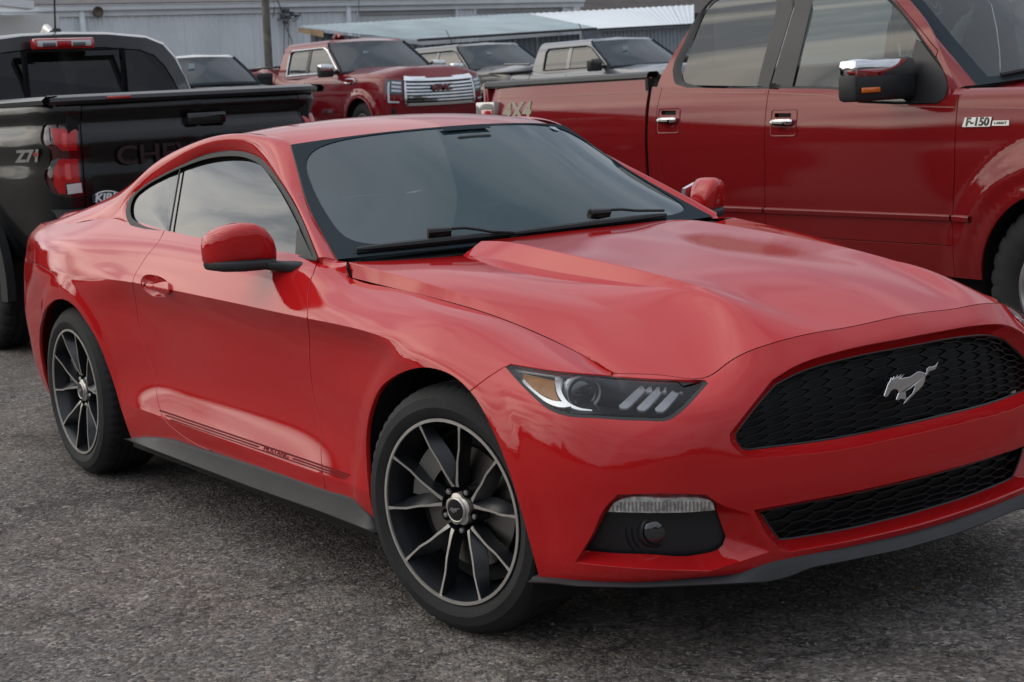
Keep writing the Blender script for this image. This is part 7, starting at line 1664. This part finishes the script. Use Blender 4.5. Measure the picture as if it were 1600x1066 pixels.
o = at((153, 19), x=XW + .15); mb = MB().lathe([(0, -.12), (.10, -.12), (.13, .02), (.11, .05), (.09, .02), (0, .0)], 16, lambda r, a, h: (o[0] + h, o[1] + r * math.cos(a), o[2] + r * math.sin(a))); mb.build('wall_lamp', mat('old_brass', (.12, .10, .08), .5, metal=.5), B)
# wing with the pale wall at the left
B2 = wthing('warehouse_wing', 'plain pale walled wing at the far left with a sloping white eave', 'building', (XW + 1.5, 5, .5))
e0, e1 = at((0, 8), x=XW + 2.2), at((54, 14), x=XW + 2.2)
MB().box((XW - 6, 2.0, .3), (XW + 1.6, at((95, 60), x=XW + 1.6)[1], 3.65)).build('wall', WALLP, B2)
dy = e1 - e0; ea = e0 - dy * 3; q = [ea, e1]; mb = MB()
V = []
for p_ in (ea, e1): V += [(p_[0], p_[1], p_[2] - .0), (p_[0], p_[1], p_[2] + .17), (p_[0] - .5, p_[1], p_[2] + .22), (p_[0] - .5, p_[1], p_[2] + .0)]
mb.add(V, [(0, 1, 2, 3), (7, 6, 5, 4), (0, 4, 5, 1), (1, 5, 6, 2), (2, 6, 7, 3), (3, 7, 4, 0)]).build('eave', TRIMW, B2, smooth=False)
# lean-to shed with the blue-grey metal roof
BG = mat('blue_grey_metal', (.26, .33, .37), .45, metal=.2, var=.18, vscale=1.2); BGW = mat('blue_grey_cladding', (.14, .165, .185), .6, var=.2, vscale=1.5)
SH = wthing('lean_to_shed', 'low shed with a blue grey corrugated roof sloping towards the back row', 'shed', (-28, 16, .5))
R0, R1, R2, R3 = at((466, 42), x=-31.0), at((652, 63), x=-27.2), at((932, 45), x=-27.2), at((822, 22), x=-31.0)
R3 = np.array([R0[0], R0[1] + (R2[1] - R1[1]), R0[2]]); R3 = at((822, 22), x=-31.5)
def corr_roof(name, a, b, c, d, npan, m, par, amp=.03):
    """a-b lower edge, d-c upper edge; npan sheets each with ribs"""
    a, b, c, d = map(np.array, (a, b, c, d))
    for k in range(npan):
        f0, f1 = k / npan, (k + 1) / npan - .0015; V = []; ts = []
        for j in range(4):
            g0 = f0 + (f1 - f0) * j / 4; g = (f1 - f0) / 4; ts += [(g0, 0), (g0 + g * .55, 0), (g0 + g * .68, amp), (g0 + g * .88, amp)]
        ts.append((f1, 0))
        lo_ = [a + (b - a) * t + [0, 0, z] for t, z in ts]; hi = [d + (c - d) * t + [0, 0, z] for t, z in ts]; n = len(ts)
        link(name, mesh(name, lo_ + hi, [(i, i + 1, n + i + 1, n + i) for i in range(n - 1)], smooth=False), m, par)
corr_roof('roof_sheet', R1, R2, R3, R0, 10, BG, SH)
def wall_under(a, b, name, m, par, drop=.06, n=8):
    a, b = np.array(a), np.array(b)
    for k in range(n):
        p, q_ = a + (b - a) * k / n, a + (b - a) * ((k + 1) / n - .004); t = (b - a) / np.linalg.norm(b - a); nrm = np.array([t[1], -t[0], 0]) * .03; V = []; pts = []
        for j in range(5): 
            g = j / 4
            for gg, o in ((g - .11 if j else 0, 0), (g - .07 if j else .0, 1 if j else 0), (g - .02 if j else .0, 1 if j else 0), (g, 0)): pts.append((max(0, gg), o))
        lo_ = [p + (q_ - p) * g + nrm * o for g, o in pts]; V = [(x, y, .3) for x, y, z in lo_] + [(x, y, z - drop) for x, y, z in lo_]; nn = len(pts)
        link(name, mesh(name, V, [(i, i + 1, nn + i + 1, nn + i) for i in range(nn - 1)], smooth=False), m, par)
w1_, w2_, w0_ = R1 + [-.25, .3, 0], R2 + [-.25, -.3, 0], R0 + [.0, .3, 0]
wall_under(w1_, w2_, 'wall_sheet', BGW, SH, .10, 7); wall_under(w0_, w1_, 'wall_sheet', BGW, SH, .10, 4)
mb = MB(); mb.tube([R1 + [.01, 0, .0], R2 + [.01, 0, .0]], .03, 6); mb.build('eave_trim', mat('dark_trim', (.03, .03, .032), .6), SH)
WOODP = mat('raw_timber', (.32, .22, .13), .8, var=.3, vscale=6)
t_ = (R1 - R0); MB().add([R0 + [0, 0, -.02], R0 + t_ * .22 + [0, 0, -.02], R0 + t_ * .22 + [0, 0, -.18], R0 + [0, .0, -.12], R0 + [-.05, .04, -.02], R0 + t_ * .22 + [-.05, .04, -.02], R0 + t_ * .22 + [-.05, .04, -.18], R0 + [-.05, .04, -.12]], [(0, 1, 2, 3), (7, 6, 5, 4), (0, 4, 5, 1), (1, 5, 6, 2), (2, 6, 7, 3), (3, 7, 4, 0)]).build('rafter_end', WOODP, SH, smooth=False)
# second shed, white roof
SH2 = wthing('white_roof_shed', 'shed with a bright white corrugated roof right of the blue grey one', 'shed', (-30, 25, .5))
Q0, Q1, Q2, Q3 = at((820, 23), x=-33.0), at((935, 46), x=-29.0), at((1085, 38), x=-29.0), at((1085, 8), x=-33.0)
Q0 = at((822, 22), x=-33.0)
corr_roof('roof_sheet', Q1, Q2, Q3, Q0, 7, mat('white_roof_metal', (.66, .70, .74), .4, var=.04, vscale=1), SH2, .02)
wall_under(Q1 + [-.2, .1, 0], Q2 + [-.2, 0, 0], 'wall_sheet', mat('pale_cladding', (.30, .33, .36), .6, var=.1), SH2, .05, 6)
MB().tube([Q1, Q2], .025, 6).build('eave_trim', MATS['dark_trim'], SH2)
# dark brown roof beyond, with a pale verge board
FB2 = wthing('brown_roofed_building', 'building with a dark brown roof beyond the sheds', 'building', (-44, 36, .5))
a_, b_, c_, d_ = at((905, 22), x=-44), at((1120, 20), x=-44), at((1120, -30), x=-50), at((905, -30), x=-50)
MB().add([a_, b_, c_, d_, a_ - [0, 0, .1], b_ - [0, 0, .1], c_ - [0, 0, .1], d_ - [0, 0, .1]], [(0, 1, 2, 3), (7, 6, 5, 4), (0, 4, 5, 1), (1, 5, 6, 2), (2, 6, 7, 3), (3, 7, 4, 0)]).build('roof', mat('brown_roof', (.055, .042, .036), .8, var=.35, vscale=2.5), FB2, smooth=False)
MB().add([at((903, 0), x=-43), at((990, 13), x=-43), at((990, 17), x=-43), at((903, 5), x=-43)], [(0, 1, 2, 3)]).build('verge_board', mat('grey_board', (.22, .21, .22), .6), FB2, smooth=False)
MB().box((-50, a_[1], .4), (-44.2, b_[1], a_[2] - .1)).build('wall', BGW, FB2)
# utility pole, meter and service wires
pl = wthing('utility_pole', 'weathered wooden pole in front of the white warehouse wall', 'utility pole', (-31.5, 13.9, .5))
b0, b1 = at((421, 118), x=-31.5), at((414.5, 0), x=-31.5); dz = (b1 - b0) / (b1[2] - b0[2])
mb = MB(); mb.tube([b0 + dz * (.4 - b0[2]), b0, b1, b1 + dz * 3], [.10, .095, .09, .08], 14); mb.build('pole_shaft', mat('weathered_wood', (.15, .135, .115), .85, var=.35, vscale=5, bump=.3, bscale=12), pl)
sv = wthing('service_equipment', 'tangle of grey meter fittings and cables hanging on the white warehouse wall', 'electrical fittings', (XW, 16.3, .5))
GM = mat('fitting_grey', (.09, .095, .105), .5, metal=.4); rnd = random.Random(4)
for (px, py, w, h) in ((447, 17, 9, 7), (441, 26, 6, 8), (450, 27, 8, 6), (456, 22, 5, 8), (446, 35, 7, 6), (463, 25, 4, 4)):
    c = at((px, py), x=XW + .18); k = .0145
    MB().box((c[0] - .05, c[1] - w * k / 2, c[2] - h * k / 2), (c[0] + .07, c[1] + w * k / 2, c[2] + h * k / 2)).build('junction_box', GM, sv, bevel=.01)
for pts in ([(430, -12), (436, 8), (442, 20)], [(445, 36), (449, 48), (455, 62), (456, 105)], [(441, 30), (434, 32), (436, 27)], [(456, 30), (462, 27), (469, 22), (466, 28), (458, 34)], [(427, 0), (429, 14), (426, 27)], [(450, 30), (451, 60), (452, 104)], [(444, 30), (444, 70), (443, 104)]):
    P = curve(np.array([at(p, x=XW + .15) for p in pts]), (), False, 5); MB().tube(P, .012 if pts[0][1] > -5 else .02, 5).build('cable', GM, sv)
sp_ = wthing('overhead_wire', 'thin cable running down from above the white warehouse to its wall', 'cable', (XW, 17.5, .5))
P = curve(np.array([at(p, x=XW + .3) for p in ((559, 46), (560, 20), (561, -10))]), (), False, 4); MB().tube(P, .009, 5).build('wire', GM, sp_)
# ================================================================== TREES ROUND THE LOT (seen as reflections in paint and glass)
def bare_tree(loc, h, seed, label, group):
    rnd = random.Random(seed); T = thing('bare_tree', label, 'tree', loc, 0, group)
    BARK = mat('bark', (.06, .05, .042), .9, var=.3, vscale=4); mb = MB(); trunk = MB()
    def grow(p, d, L, r, lvl, out):
        pts = [p]; n = 4
        for i in range(n):
            d = (d + Vector((rnd.uniform(-.2, .2), rnd.uniform(-.2, .2), rnd.uniform(-.03, .14)))).normalized(); pts.append(pts[-1] + d * L / n)
        out.tube(pts, [r * (1 - .45 * i / n) for i in range(n + 1)], 5 if lvl < 2 else 3, caps=False)
        if lvl < 5:
            for k in range(3 if lvl < 4 else 2):
                a = rnd.uniform(0, 2 * math.pi); q = pts[rnd.choice((2, 3, 4))]; e = (d + Vector((math.cos(a), math.sin(a), rnd.uniform(-.1, .5))) * rnd.uniform(.5, .9)).normalized()
                grow(q, e, L * rnd.uniform(.55, .78), r * .5, lvl + 1, mb)
    grow(Vector((0, 0, -.1)), Vector((0, 0, 1)), h * .36, h * .025, 0, trunk)
    trunk.build('trunk', BARK, T); o = mb.build('crown', BARK, T); return T
for i, (x, y, h, lb) in enumerate(((-22, -8.2, 7.2, 'bare branching tree left of the lot, nearest to the black pickup'), (-30, -13.5, 7.0, 'tall bare tree farther off to the left behind the lot'), (-13, -20, 6, 'bare tree beyond the left edge of the parking lot, nearest to the road'))):
    bare_tree((x, y, float(gz(x, y))), h, 11 + i, lb, None)
rnd = random.Random(5); V = []; F = []  # unseen belt of woods added so paint and glass reflect a dark horizon
ico = bmesh.new(); bmesh.ops.create_icosphere(ico, subdivisions=2, radius=1); iv = [v.co.copy() for v in ico.verts]; jf = [[v.index for v in f.verts] for f in ico.faces]; ico.free()
for k in range(170):
    a = math.radians(-185 + 230 * k / 169 + rnd.uniform(-.6, .6)); R_ = rnd.uniform(58, 72); h = rnd.uniform(3.2, 5.5) * (1 + .5 * math.sin(k * .21)); c = Vector((R_ * math.cos(a), R_ * math.sin(a), h * .42)); n0 = len(V)
    for v in iv: V.append(tuple(c + Vector((v.x * 3.2, v.y * 3.2, v.z * h * .62)) * (1 + rnd.uniform(-.16, .16))))
    F += [tuple(i + n0 for i in f) for f in jf]
me = mesh('unseen_tree_line', V, F, smooth=False); o = link('unseen_tree_line', me, mat('unseen_woods', (.035, .034, .026), .95, var=.4, vscale=.6)); tag(o, 'unseen dark belt of woods added around the lot for reflections', 'woods'); o['kind'] = 'stuff'
